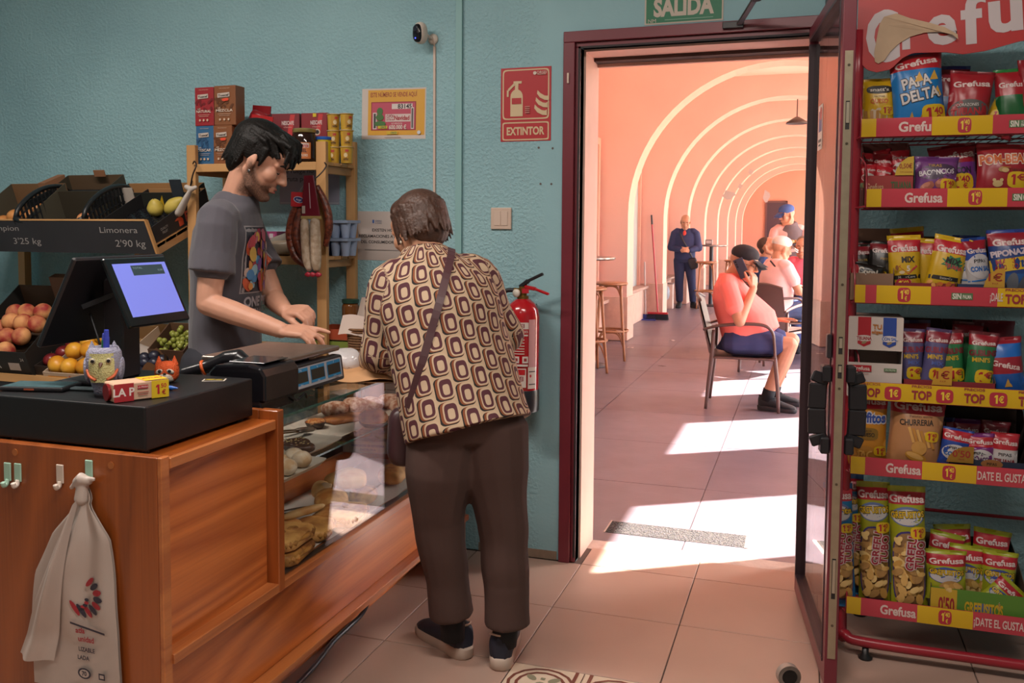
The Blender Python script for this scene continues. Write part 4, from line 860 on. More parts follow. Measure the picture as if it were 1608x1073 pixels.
NUT = ['#a8743c', '#8a5728', '#c39455', '#b4844a']; RINGS = ['#c7a05c', '#b58a45', '#d6b878']
BX = lambda p: 1.075+(p-1353)*.00176
z1, z2_, z3, z4, z5, z6 = SHZ
# shelf 1
def a_(p, w, h):
    p.rect(0, h*.25, w*.94, h*.46, '#c2ab8f', 0, 4, 4); p.ell(0, h*.80, w*.36, h*.07, '#1d1a18', 0, 18, .7); p.text("snatt's", 0, h*.80, h*.055, '#cfc7bc', bold=.02, width=w*.52); p.text('QUESO', 0, h*.60, h*.07, '#c0582a', bold=.02, width=w*.5); p.text('PALITOS', 0, h*.68, h*.025, '#2a2320', width=w*.3)
    for k in range(4): p.rect(-w*.34+w*.15*k, h*.24, w*.09, h*.40, '#a87a3e', .12-.06*k, 1, 4)
    badge(p, w*.24, h*.44, w*.15, '1', "'20")
    p.rect(w*.26, h*.18, w*.34, h*.18, '#8d8f74'); p.text('REDUCIDO', w*.26, h*.20, h*.02, '#3a3a2c', width=w*.3)
bag('flat yellow pouch of cheese breadsticks at the left of the top shelf', BX(1382), -.415, z1, .105, .185, [(0, '#6f8f2e'), (.08, '#c39a18')], a_, .045, .0, -.06)
def a_(p, w, h):
    brand(p, w, h, .84, .075, rot=.12); p.text('PAPA', -w*.02, h*.61, h*.12, '#1a1c24', bold=.08, width=w*.56, rot=.14); p.text('PAPA', -w*.02, h*.61, h*.12, '#c2bcba', bold=.03, width=w*.55, rot=.14); p.text('DELTA', w*.03, h*.45, h*.12, '#1a1c24', bold=.08, width=w*.74, rot=.14); p.text('DELTA', w*.03, h*.45, h*.12, '#c2bcba', bold=.03, width=w*.72, rot=.14)
    for x, y in ((.02, .65), (.3, .66), (.34, .47)): p.poly([(w*x-.012, h*y-.012), (w*x+.014, h*y-.010), (w*x+.004, h*y+.02)], '#c99a3c')
    p.poly([(-w*.3, 0.012), (-w*.05, .012), (-w*.14, h*.27)], '#b98f4d'); p.poly([(-w*.05, .012), (w*.28, .012), (w*.02, h*.22)], '#ad7c3c'); badge(p, w*.27, h*.22, w*.19)
bag('big blue bag of triangle crisps leaning in the middle of the top shelf', BX(1450), -.44, z1, .155, .265, [(0, '#1d6fae'), (.76, '#a51f28'), (.955, '#1d5fa0')], a_, .075, -.09, -.10)
bag('red and blue bag peeping out behind the big blue bag', BX(1497), -.36, z1, .11, .225, [(0, '#1d4f86'), (.55, '#7c1d2a'), (.955, '#233a7c')], lambda p, w, h: brand(p, w, h, .80, .07), .05, .04)
def a_(p, w, h):
    brand(p, w, h, .78, .09, rot=.10, wd=.82); p.ell(0, h*.36, w*.46, h*.17, '#4d4a48', .1); p.text('CORAZONES', -w*.05, h*.44, h*.045, '#c9c2bc', width=w*.5, rot=.1); p.text('TIJUANA', 0, h*.34, h*.10, '#9c2026', bold=.04, width=w*.8, rot=.12); badge(p, w*.25, h*.16, w*.14)
bag('crumpled red bag leaning right beside the big blue bag', BX(1520), -.435, z1, .125, .195, [(0, '#8c2026'), (.5, '#931d26'), (.955, '#7a1620')], a_, .055, .10, -.12)
bag('yellow and red bag lying against the red one on the top shelf', BX(1568), -.40, z1, .10, .15, [(0, '#a02030'), (.3, '#b8951c'), (.8, '#9c1e2a')], lambda p, w, h: [p.rect(0, h*.5, w*.6, h*.05, '#8fa05a', .2), p.rect(0, h*.6, w*.6, h*.05, '#c9c19a', .2), badge(p, -w*.2, h*.35, w*.16)], .045, .45, -.15)
bag('green and red bag near the right end of the top shelf', BX(1598), -.41, z1, .10, .20, [(0, '#1d5a30'), (.58, '#9c1e28'), (.95, '#2a7a3a')], lambda p, w, h: brand(p, w, h, .74, .08), .05, -.05)
bag('tall dark red bag at the right edge of the top shelf', BX(1635), -.42, z1, .11, .225, [(0, '#1d6a3c'), (.35, '#8a1a24')], lambda p, w, h: brand(p, w, h, .70, .08), .05, -.03)
# shelf 2
def carton(lab, x0, x1, y0, y1, z, hf, hb, col, front_art=None, cat='display carton', name='display_carton', inner='#7d5a44'):
    """open shelf carton: floor, low front, high back, sloping sides"""
    xc = (x0+x1)/2; o = thing(name, lab, cat, (xc, (y0+y1)/2, z)); w = x1-x0; d = y1-y0; th = .002
    MB().box(-w/2, w/2, -d/2, d/2, 0, th).build('base', C(inner, .8), o); MB().box(-w/2, w/2, -d/2, -d/2+th, th, hf).build('front_panel', C(col, .6), o); MB().box(-w/2, w/2, d/2-th, d/2, th, hb).build('back_panel', C(inner, .8), o)
    for s_ in (-1, 1):
        b = MB(); q = [(-d/2, th), (d/2, th), (d/2, hb), (d/2*.3, hb*.9), (-d/2*.8, hf*1.2), (-d/2, hf)]; b.prism(q, lambda a, c, e: (e, a, c), s_*(w/2)-th*(s_ > 0), s_*(w/2)+th*(s_ < 0)); b.build('side_panel', C(inner, .8), o)
    if front_art: p = Print(lambda u, v, l: (u, -d/2-l, v)); front_art(p, w, hf); p.build('print', o)
    return o
def a_(p, w, h): p.text('Grefusa', -w*.28, h*.62, h*.22, '#b8906c', bold=.02, width=w*.36); p.text('TIJUANA', w*.25, h*.66, h*.24, '#3a5230', bold=.04, width=w*.42); p.text('SOL', w*.25, h*.38, h*.16, '#b8902c', bold=.02)
carton('red carton of small seed bags at the left of the second shelf', BX(1360), BX(1440), -.475, -.25, z2_, .092, .21, '#8f2c2a', a_, inner='#5f3028')
o = MB().box(-.026, .026, -.001, .001, 0, .058); o = MB(); o.prism([(-.026, 0), (.026, 0), (.026, .058), (.010, .055), (-.010, .040), (-.022, .018)], lambda a, c, d: (a, d, c), -.001, .001); o = o.build('price_card', C('#b5942a', .5)); o.location = (BX(1424), -.478, z2_+.092); tag(o, 'yellow corner card priced 0,50 on the red carton', 'price card')
p = Print(lambda u, v, l: (u, -.001-l, v)); p.text('0,50€', .004, .028, .014, '#8c3a20', bold=.02, width=.036); p.text('P.V.P. recomendado', .006, .010, .004, '#8c3a20', width=.034); p.build('print', o)
def sm_(p, w, h): brand(p, w, h, .76, .09, wd=.85); p.ell(0, h*.42, w*.42, h*.19, '#b5aea6'); p.text('TIJUANA', 0, h*.44, h*.075, '#7a2a28', bold=.04, width=w*.66); bits(p, 0, h*.14, w*.3, h*.05, 5, NUT, .005, 3)
for k, (px, y, zz, ry, w, h, lab) in enumerate(((1366, -.37, .075, .12, .050, .095, 'small seed bag tilted at the back left of the red carton'), (1391, -.40, .06, .02, .058, .105, 'upright small seed bag in the middle of the red carton'), (1423, -.40, .075, -.05, .056, .10, 'upright small seed bag behind the yellow price card'), (1366, -.445, .055, .05, .048, .075, 'small seed bag slumped at the front left of the red carton'), (1385, -.448, .045, .22, .050, .080, 'small seed bag lying across the front of the red carton'), (1404, -.33, .09, -.2, .055, .095, 'half hidden seed bag at the back of the red carton'))):
    bag(lab, BX(px), y, z2_+zz, w, h, [(0, '#6d7a5a'), (.2, '#8f2028'), (.55, '#a81f2a')], sm_, .026, ry, -.08, group='small seed bags in the red carton')
def a_(p, w, h):
    p.ell(0, h*.67, w*.44, h*.16, '#3c2740', .15); p.text('TIRAS', -w*.05, h*.80, h*.06, '#b08a3c', width=w*.3); p.text('BACONCIOS', 0, h*.66, h*.10, '#c3bcc0', bold=.03, width=w*.80, rot=.12)
    for x, y in ((-.2, .36), (.12, .44), (.02, .2), (-.3, .18)): p.ell(w*x, h*y, w*.16, h*.08, '#9c5a4a', .5, 14, .7); p.ell(w*x-.004, h*y+.004, w*.10, h*.05, '#b97a66', .5, 12)
    badge(p, w*.28, h*.40, w*.15)
bag('purple bacon-snack bag in front on the second shelf', BX(1474), -.455, z2_, .125, .150, [(0, '#6a3a72'), (.88, '#5d2f66')], a_, .06, .04, -.10)
def a_(p, w, h): brand(p, w, h, .80, .12, rot=.10, wd=.9); p.text('BACON', .1*w, h*.55, h*.10, '#2a2230', bold=.05, width=w*.5); badge(p, w*.12, h*.36, w*.2)
bag('purple and red bag standing behind the front bacon-snack bag', BX(1515), -.405, z2_, .135, .19, [(0, '#6d2f7c'), (.68, '#8f1c2a'), (.95, '#7c1a26')], a_, .06, -.12, -.08)
def a_(p, w, h):
    p.text('POM-BEAR', 0, h*.74, h*.15, '#c9b9a8', bold=.09, width=w*.92, rot=.05); p.text('POM-BEAR', 0, h*.74, h*.14, '#b8561f', bold=.04, width=w*.88, rot=.05); p.rect(w*.16, h*.57, w*.46, h*.07, '#b88a24'); p.text('Original', w*.16, h*.57, h*.05, '#4a3018', width=w*.36); badge(p, w*.24, h*.40, w*.16, '1', '€')
    p.ell(-w*.06, h*.56, .010, .007, '#9a7a48'); p.ell(w*.0, h*.55, .010, .007, '#b89a68')
    for x, y in ((-.12, .33), (.2, .14)): p.ell(w*x, h*y, .014, .010, '#b9a06c'); p.ell(w*x-.01, h*y+.011, .005, .005, '#b9a06c'); p.ell(w*x+.01, h*y+.011, .005, .005, '#b9a06c')
    for k in range(3): p.ell(-w*.18, h*(.22-.055*k), .003, .003, '#c2b8b0', 0, 8); p.rect(-w*.02, h*(.22-.055*k), w*.24, h*.016, '#a87a74')
bag('red bag of potato snacks with a 1€ badge on the second shelf', BX(1580), -.445, z2_, .155, .185, [(0, '#8c1a26'), (.85, '#941f28')], a_, .06, .03, -.10)
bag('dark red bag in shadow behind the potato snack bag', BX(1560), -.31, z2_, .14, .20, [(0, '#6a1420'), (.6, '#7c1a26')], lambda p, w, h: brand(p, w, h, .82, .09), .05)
# shelf 3
carton('plain brown carton of black corn bags at the left of the third shelf', BX(1341), BX(1414), -.475, -.25, z3, .085, .225, '#7d5e4a', None, inner='#6f5140')
def a_(p, w, h):
    brand(p, w, h, .84, .07, rot=.06); p.text('Corn', -w*.28, h*.42, w*.22, '#a89c8c', bold=.03, rot=PI/2); p.text('MISTER', w*.12, h*.70, h*.04, '#a8842c', width=w*.4); p.ell(w*.24, h*.58, w*.12, h*.07, '#3a3634'); badge(p, -w*.02, h*.42, w*.17); bits(p, w*.16, h*.20, w*.22, h*.12, 24, NUT, .006, 5, 1.2)
bag('black bag of toasted corn standing upright in the brown carton', BX(1389), -.42, z3, .085, .185, [(0, '#1c1816'), (.84, '#7c1a24'), (.955, '#1a1614')], a_, .045, .10, -.08)
bag('black corn bag behind the left flap of the brown carton', BX(1361), -.40, z3, .085, .175, [(0, '#1c1816'), (.80, '#7c1a24'), (.955, '#1a1614')], a_, .04, -.06, -.08)
def a_(p, w, h): p.text('Corn!', 0, h*.55, h*.35, '#b8b0a4', bold=.04, width=w*.6, rot=-.05); p.rect(w*.3, h*.3, w*.3, h*.10, '#b8901c', -.1); p.ell(-w*.38, h*.55, w*.11, h*.30, '#a01f2a')
bag('black corn bag lying on its side at the front of the brown carton', BX(1367), -.462, z3+.055, .10, .06, [(0, '#1a1614')], a_, .03, .18, -.2, pouch=.4)
bag('black corn bag with red top at the back of the brown carton', BX(1375), -.34, z3, .085, .185, [(0, '#1c1816'), (.80, '#7c1a24'), (.955, '#1a1614')], None, .04, .03, -.03)
carton('low dark red carton of yellow nut bags on the third shelf', BX(1414), BX(1512), -.475, -.25, z3, .058, .20, '#7a1d24', None, inner='#5f4034')
def mix(a, c, t5):
    def f(p, w, h):
        brand(p, w, h, .80, .095, rot=.03)
        if t5: p.poly([(w*.10-.028, h*.52), (w*.10, h*.40), (w*.10+.028, h*.52), (w*.10, h*.62)], '#a01f28'); p.text('5', w*.10, h*.49, h*.08, '#c9bcb4', bold=.03)
        else: p.poly([(w*.12+math.cos(q*PI/8)*(w*.36 if q % 2 else w*.24), h*.60+math.sin(q*PI/8)*(h*.12 if q % 2 else h*.08)) for q in range(16)], '#2a6a45'); p.text('TIJUANA', w*.14, h*.545, h*.055, '#a8243a', bold=.03, width=w*.5, rot=-.12)
        p.text('MIX', w*.10, h*.625, h*.085, '#1a1816', bold=.04, width=w*.4, rot=.03 if t5 else -.12)
        p.rect(w*.02, h*.36, w*.92, h*.06, '#1c1a18', .05, 6, 1); p.text('MisterCorn', w*.05, h*.36, h*.035, '#b8b0a4', width=w*.5, rot=.05); bits(p, 0, h*.16, w*.40, h*.12, 46, NUT if t5 else ['#b5642c', '#a84a22', '#c9904a'], .006, 7, 1.4)
        if t5: badge(p, -w*.06, h*.25, w*.18, '1', "'40", '#a01f28', '#d8bd3a'); p.ell(-w*.25, h*.50, .005, .008, '#7a4a20'); p.ell(-w*.1, h*.43, .008, .005, '#c2b090')
    return f
YB = [(0, '#b8941a'), (.74, '#a81c28'), (.925, '#c2a01c')]
bag('yellow nut-mix bag with a red diamond and the figure 5', BX(1434), -.44, z3, .098, .205, YB, mix(0, 0, True), .05, -.04, -.06)
bag('tilted yellow nut-mix bag with a green starburst', BX(1487), -.452, z3, .108, .205, YB, mix(0, 0, False), .055, .20, -.08)
bag('yellow and red nut bag topmost at the back of the third shelf', BX(1450), -.35, z3+.02, .10, .21, YB, lambda p, w, h: brand(p, w, h, .82, .095), .045, -.10, -.04)
bag('yellow nut bag half hidden between the two nut-mix bags', BX(1464), -.40, z3, .095, .195, YB, lambda p, w, h: brand(p, w, h, .80, .095), .045, .06, -.04)
carton('navy carton of white and blue seed bags on the third shelf', BX(1514), BX(1590), -.475, -.25, z3, .058, .19, '#232f4d', None, inner='#4d3a34')
def a_(p, w, h):
    brand(p, w, h, .80, .07); p.ell(0, h*.56, w*.46, h*.19, '#b4b0b2'); p.text('PIPAS', 0, h*.64, h*.055, '#1c1a1c', bold=.02, width=w*.46); p.text('CON SAL', 0, h*.52, h*.07, '#1f5aa0', bold=.05, width=w*.76); p.rect(0, h*.345, w*.9, h*.02, '#2a6ab0', .05, 6, 1)
    for x, y in ((-.15, .22), (.2, .15), (.05, .10)): p.ell(w*x, h*y, .013, .006, '#6a635a', .4); p.ell(w*x, h*y+.001, .008, .003, '#9a9284', .4)
    p.rect(w*.24, h*.24, w*.18, h*.18, '#c2a01c', .2); p.text('1', w*.24, h*.24, h*.13, '#8c1f28', bold=.03, rot=.2)
WB = [(0, '#a9a5a6'), (.36, '#a9a5a6'), (.66, '#24408a'), (.82, '#8f1f2c'), (.955, '#24408a')]
bag('white and blue seed bag leaning by the green starburst bag', BX(1529), -.43, z3, .082, .195, WB, a_, .05, .08, -.06)
bag('white and blue seed bag turned sideways next to the 1€ card', BX(1553), -.435, z3, .078, .20, WB, a_, .05, -.10, -.06, rz=.4)
bag('white and blue seed bag in the dark at the back of its carton', BX(1535), -.34, z3, .08, .205, WB, None, .045, .02, -.04)
def price_card(lab, x, y, z, txt, w=.056, h=.058, col='#b5882a', sub='P.V.P.'):
    b = MB(); b.prism([(-w/2, 0), (w/2, 0), (w/2, h), (w*.12, h*.95), (-w*.2, h*.72), (-w*.42, h*.32)], lambda a, c, d: (a, d, c), -.001, .001); o = b.build('price_card', C(col, .5)); o.location = (x, y, z); tag(o, lab, 'price card')
    p = Print(lambda u, v, l: (u, -.001-l, v)); p.text(txt, w*.05, h*.52, h*.38, '#8c2a20', bold=.02, width=w*.66); p.text(sub, w*.06, h*.20, h*.09, '#8c2a20'); p.build('print', o); return o
price_card('orange 1€ corner card in front of the white seed bags', BX(1570), -.484, z3+.05, '1€')
def a_(p, w, h):
    brand(p, w, h, .83, .085, rot=.05); p.text('PIPONAZO', 0, h*.69, h*.075, '#b8a8b0', bold=.05, width=w*.9, rot=.12); p.rect(0, h*.53, w*.95, h*.17, '#c2a01c', .12, 6, 1); p.text('MAXI', -w*.16, h*.57, h*.065, '#8c1f28', bold=.02, width=w*.4, rot=.12); p.text('AHORRO', -w*.14, h*.49, h*.065, '#8c1f28', bold=.02, width=w*.5, rot=.12)
    p.ell(-w*.05, h*.2, w*.14, h*.22, '#5d6068', -.2); p.ell(w*.22, h*.2, w*.14, h*.22, '#4a4d55', -.35)
bag('tall dark blue giant-seed bag at the right end of the third shelf', BX(1603), -.44, z3, .13, .225, [(0, '#27528c'), (.4, '#223a72'), (.78, '#8c1c2a'), (.955, '#27408a')], a_, .06, -.05, -.06)
# shelf 4
t = thing('display_box', 'open white carton with red and blue ribbons and a hollow front', 'display carton', ((BX(1341)+BX(1432))/2, -.40, z4)); W_, D_ = .158, .16
wb = C('#bdb1aa', .6)
MB().box(-W_/2, W_/2, -D_/2, D_/2, 0, .002).box(-W_/2, W_/2, D_/2-.002, D_/2, 0, .252).box(-W_/2, -W_/2+.002, -D_/2, D_/2, 0, .252).box(W_/2-.002, W_/2, -D_/2, D_/2, 0, .252).box(-W_/2, W_/2, -D_/2, D_/2, .25, .252).build('shell', wb, t)
MB().box(-W_/2, W_/2, -D_/2-.002, -D_/2, 0, .108).build('front_lip', wb, t); hd_ = MB().box(-W_/2, W_/2, -D_/2-.002, -D_/2, .148, .252).build('upper_front', wb, t)
p = Print(lambda u, v, l: (u, -D_/2-.002-l, v))
for x, c, tx, tc in ((-.033, '#a01f2a', 'TIJUANA', '#8a1c26'), (.040, '#24408a', 'CON SAL', '#2a5aa0')):
    p.poly([(x-.019, .252), (x-.019, .168), (x, .158), (x+.019, .168), (x+.019, .252)][::-1], c); p.ell(x, .185, .026, .010, '#c2b8b2'); p.text(tx, x, .185, .010, tc, bold=.04, width=.044); p.ell(x, .172, .008, .004, '#8a7a5a', .4)
p.text('TU', .004, .222, .014, '#a8641f', bold=.03); p.text('eliges', .004, .206, .010, '#a8641f', bold=.03); p.rect(-.040, .090, .062, .020, '#a01f2a'); p.text('Grefusa', -.040, .090, .012, '#c9bcb4', bold=.02, width=.052); p.text('¡DATE EL GUSTAZO!', -.045, .073, .005, '#a05a54', width=.056); p.rect(.045, .088, .036, .010, '#4d6b46'); p.text('SIN PALMA', .045, .088, .006, '#c2c2b8', width=.030); p.build('print', t)
carton('low red carton of lilac peanut bags on the fourth shelf', BX(1434), BX(1508), -.475, -.25, z4, .062, .235, '#7a1d24', None, inner='#4a352c')
def gub(c, tx):
    def f(p, w, h): brand(p, w, h, .84, .055, rot=.08); p.text('GUBLINS', 0, h*.70, h*.075, '#7c2a3a' if c == 'v' else '#6a1c24', bold=.05, width=w*.92, rot=.08); p.text("MINI'S", -w*.05, h*.60, h*.06, '#b8961c', bold=.03, width=w*.6, rot=.05); p.text(tx, w*.08, h*.51, h*.055, '#4a5a9a' if c == 'v' else '#9aa070', bold=.03, width=w*.5); badge(p, w*.14, h*.36, w*.28, '1', '€'); bits(p, 0, h*.16, w*.36, h*.10, 16, ['#a8884a', '#8a6a3a'], .007, 9)
    return f
LB = [(0, '#4f4a72'), (.80, '#7c1d2c'), (.955, '#4a3a60')]; GB = [(0, '#24663c'), (.80, '#8a1c28'), (.955, '#5a1c24')]
bag('lilac peanut bag at the left of the lilac carton', BX(1448), -.43, z4, .072, .215, LB, gub('v', 'MIX'), .045, .02, -.05, group='lilac peanut bags'); bag('lilac peanut bag tilted right over the 1€ card', BX(1480), -.44, z4, .072, .22, LB, gub('v', 'MIX'), .045, .10, -.06, group='lilac peanut bags'); bag('dark lilac bag at the back of the lilac carton', BX(1465), -.34, z4, .09, .235, LB, lambda p, w, h: brand(p, w, h, .84, .055), .04, -.05, -.02, group='lilac peanut bags')
price_card('orange 1€ corner card in front of the lilac peanut bags', BX(1495), -.484, z4+.05, '1€', .056, .060)
carton('low red carton of green peanut bags on the fourth shelf', BX(1509), BX(1580), -.475, -.25, z4, .062, .235, '#7a1d24', None, inner='#4a352c')
bag('green peanut bag leaning left in the green carton', BX(1518), -.425, z4, .075, .215, GB, gub('g', ''), .045, -.06, -.05, group='green peanut bags'); bag('green peanut bag in front at the right of the green carton', BX(1554), -.442, z4, .084, .215, GB, gub('g', ''), .05, .08, -.06, group='green peanut bags'); bag('dark green bag at the back of the green carton', BX(1540), -.34, z4, .09, .235, GB, lambda p, w, h: brand(p, w, h, .84, .055), .04, .04, -.02, group='green peanut bags')
bag('blue and red crisp bag at the right end of the fourth shelf', BX(1605), -.43, z4, .105, .20, [(0, '#1d4f96'), (.45, '#8c1c2a'), (.70, '#1d5fae'), (.9, '#8c1c2a')], lambda p, w, h: [brand(p, w, h, .58, .08, rot=-.25), p.poly([(-.01, .05), (.012, .05), (.0, .075)], '#b88a3c')], .06, -.12, -.06)
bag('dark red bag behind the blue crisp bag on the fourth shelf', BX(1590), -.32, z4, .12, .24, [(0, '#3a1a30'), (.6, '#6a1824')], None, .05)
# shelf 5
def a_(p, w, h):
    brand(p, w, h, .90, .085, wd=.86); p.text('Garfitos', 0, h*.69, h*.13, '#b8b4b8', bold=.09, width=w*.93); p.text('Garfitos', 0, h*.69, h*.12, '#24408a', bold=.04, width=w*.88); p.ell(w*.0, h*.48, w*.27, h*.08, '#7a5a1a', 0, 18, .6); p.text('SABOR', 0, h*.52, h*.025, '#1c1812'); p.text('QUESO', 0, h*.47, h*.05, '#1c1812', bold=.02, width=w*.36)
    p.ell(-w*.05, h*.17, w*.40, h*.15, '#a8742a')
    for k in range(9):
        a = random.Random(k).uniform(0, 6); x, y = -w*.28+.13*w*(k % 5), h*(.10+.10*(k//5)); p._put([(x+(.015-.005*i)*math.cos(a+q*.5), y+(.015-.005*i)*math.sin(a+q*.5)) for i in (0, 1) for q in range(8)], [(q, q+1, 9+q, 8+q) for q in range(7)], '#c99a4a')
    badge(p, w*.33, h*.26, w*.13)
bag('big orange cheese-snack bag at the left of the fifth shelf', BX(1378), -.445, z5, .125, .245, [(0, '#b5791f'), (.80, '#a01e2a'), (.955, '#8c1a24')], a_, .075, .0, -.04)
def a_(p, w, h):
    brand(p, w, h, .86, .10, rot=.03, wd=.84); p.text('CHURRERIA', -w*.02, h*.66, h*.07, '#2a2018', bold=.03, width=w*.60, rot=.08); p.text('Patatas estilo', w*.05, h*.74, h*.03, '#5a3a20', width=w*.4, rot=.08)
    for k in range(6): p.rect(-w*.10+.012*k, h*(.50-.012*k), .008, .05, '#b07a34' if k % 2 else '#c99a55', .35, 1, 3)
    p.ell(w*.06, h*.34, w*.14, h*.09, '#bf8f4a', -.7); p.ell(w*.02, h*.22, w*.20, h*.06, '#b5822f', -.3); p.ell(w*.0, h*.235, w*.16, h*.035, '#cfa25c', -.3); badge(p, w*.27, h*.50, w*.10); p.rect(w*.30, h*.10, w*.2, h*.05, '#8f9a70', .1); p.text('SIN GLUTEN', w*.30, h*.10, h*.022, '#3a4a2a', width=w*.16)
bag('large kraft-coloured crisp bag with a red top on the fifth shelf', BX(1455), -.44, z5, .165, .245, [(0, '#a87850'), (.76, '#a01e2a'), (.955, '#8c1a24')], a_, .09, .06, -.07)
carton('low navy carton of small seed bags on the fifth shelf', BX(1512), BX(1640), -.475, -.24, z5, .062, .215, '#20283c', lambda p, w, h: [p.ell(w*.02, h*.85, .03, .014, '#8a5a30'), p.text('PIPAS', w*.02, h*.85, .008, '#2a1a10', bold=.02)], inner='#3a2c28')
def pip(c1, tx, tc):
    def f(p, w, h): brand(p, w, h, .78, .11, rot=-.05, wd=.88); p.ell(0, h*.36, w*.44, h*.22, '#b4b0b0'); p.text('PIPAS', 0, h*.48, h*.075, '#1c1a1c', bold=.02, width=w*.46); p.text(tx, 0, h*.32, h*.10, tc, bold=.05, width=w*.74); p.ell(w*.15, h*.15, .010, .005, '#6a5a48', .4)
    return f
bag('small blue seed bag behind the 0,50 card on the fifth shelf', BX(1519), -.45, z5+.035, .088, .115, [(0, '#24408a'), (.66, '#a01e2a'), (.94, '#24408a')], pip(0, 'CON SAL', '#1f5aa0'), .035, .14, -.06)
bag('small purple seed bag in the navy carton', BX(1563), -.45, z5+.025, .085, .115, [(0, '#6a2466'), (.64, '#a01e2a'), (.90, '#6a2466')], pip(0, 'BARBACOA', '#5a2a5c'), .035, -.04, -.06)
bag('small red and white seed bag at the right of the navy carton', BX(1599), -.445, z5+.02, .080, .125, [(0, '#b0aaa8'), (.60, '#a01e2a')], pip(0, 'TIJUANA', '#7a2a30'), .035, .03, -.06)
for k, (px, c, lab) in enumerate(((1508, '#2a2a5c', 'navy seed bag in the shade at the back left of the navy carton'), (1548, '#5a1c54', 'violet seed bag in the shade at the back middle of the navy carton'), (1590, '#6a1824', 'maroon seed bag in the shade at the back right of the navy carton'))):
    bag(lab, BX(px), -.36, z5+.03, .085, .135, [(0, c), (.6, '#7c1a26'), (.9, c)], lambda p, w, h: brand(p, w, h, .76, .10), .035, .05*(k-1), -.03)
price_card('mustard 0,50 card at the left of the navy carton', BX(1528), -.484, z5+.052, "0'50", .075, .052, '#8a641c', 'PIPAS')
# shelf 6
def tube(p, w, h, nm, c):
    brand(p, w, h, .905, .055, wd=.9); p.ell(0, h*.77, w*.44, h*.075, '#5a6a94'); p.ell(0, h*.765, w*.40, h*.06, '#b4b0ae'); p.text(nm, 0, h*.785, h*.05, '#4a3a10', bold=.08, width=w*.92, rot=.06); p.text(nm, 0, h*.785, h*.045, '#c2a01c', bold=.03, width=w*.88, rot=.06)
    p.ell(0, h*.36, w*.44, h*.30, '#3a2f6a', 0, 24, .6); p.ell(0, h*.36, w*.41, h*.285, '#8f6c45', 0, 24, .6); bits(p, 0, h*.36, w*.33, h*.24, 70, RINGS + ['#a27c48'], .010, 11, 1.7)
    p.text('GREFU', w*.05, h*.50, w*.24, '#b9aaa8', bold=.09, rot=1.45, width=h*.27); p.text('GREFU', w*.05, h*.50, w*.22, '#8c1f30', bold=.03, rot=1.45, width=h*.26); p.text('TUBO', w*.29, h*.49, w*.24, '#b9aaa8', bold=.09, rot=1.45, width=h*.23); p.text('TUBO', w*.29, h*.49, w*.22, '#8c1f30', bold=.03, rot=1.45, width=h*.22)
    badge(p, w*.26, h*.66, w*.17)
TG = [(0, '#8c8f1f'), (.86, '#a01e2a'), (.955, '#8c8f1f')]; TB = [(0, '#1d6a9c'), (.86, '#a01e2a'), (.955, '#1d4f86')]
bag('tall blue tube bag leaning at the left of the bottom shelf', BX(1345), -.465, z6, .088, .40, TB, lambda p, w, h: tube(p, w, h, 'Milanta', 'b'), .06, -.06, -.05, group='tall tube bags', name='snack_tube')
bag('tall blue tube bag behind the front blue one', BX(1362), -.40, z6+.02, .085, .40, TB, lambda p, w, h: tube(p, w, h, 'Milanta', 'b'), .055, -.04, -.03, group='tall tube bags', name='snack_tube')
bag('tall olive tube bag next to the blue tubes', BX(1402), -.435, z6, .100, .405, TG, lambda p, w, h: tube(p, w, h, 'GREFUSITOS', 'g'), .06, -.04, -.06, group='tall tube bags', name='snack_tube')
bag('tall olive tube bag beside the small green bags', BX(1459), -.455, z6, .110, .405, TG, lambda p, w, h: tube(p, w, h, 'GREFUSITOS', 'g'), .065, -.05, -.07, group='tall tube bags', name='snack_tube')
def a_(p, w, h):
    w2 = w; p.rect(-w*.36, h*.55, w*.28, h*.86, '#b5942a'); p.text("0'50", -w*.33, h*.50, h*.42, '#8c1f28', bold=.03, width=w*.17); p.text('€', -w*.24, h*.26, h*.18, '#8c1f28', bold=.02); p.ell(w*.05, h*.40, .030, h*.28, '#4a5a84'); p.text('GREFUSITOS', w*.06, h*.52, h*.30, '#b8981c', bold=.04, width=w*.40)
carton('green carton with a yellow 0,50 corner on the bottom shelf', BX(1490), BX(1640), -.485, -.22, z6, .108, .20, '#4f7a28', a_, inner='#4a3a2a')
def a_(p, w, h): brand(p, w, h, .80, .10, rot=.06, wd=.84); p.ell(-w*.03, h*.52, w*.42, h*.16, '#3a4a8a'); p.ell(-w*.03, h*.50, w*.38, h*.13, '#a9a6a8'); p.text('GREFUSITOS', 0, h*.58, h*.10, '#4a3a10', bold=.07, width=w*.88); p.text('GREFUSITOS', 0, h*.58, h*.09, '#c2a01c', bold=.03, width=w*.84); p.ell(w*.1, h*.26, w*.30, h*.16, '#a57f48'); bits(p, w*.1, h*.26, w*.22, h*.10, 12, RINGS, .007, 13)
SG = [(0, '#8f9420'), (.70, '#a01e2a'), (.92, '#8f9420')]
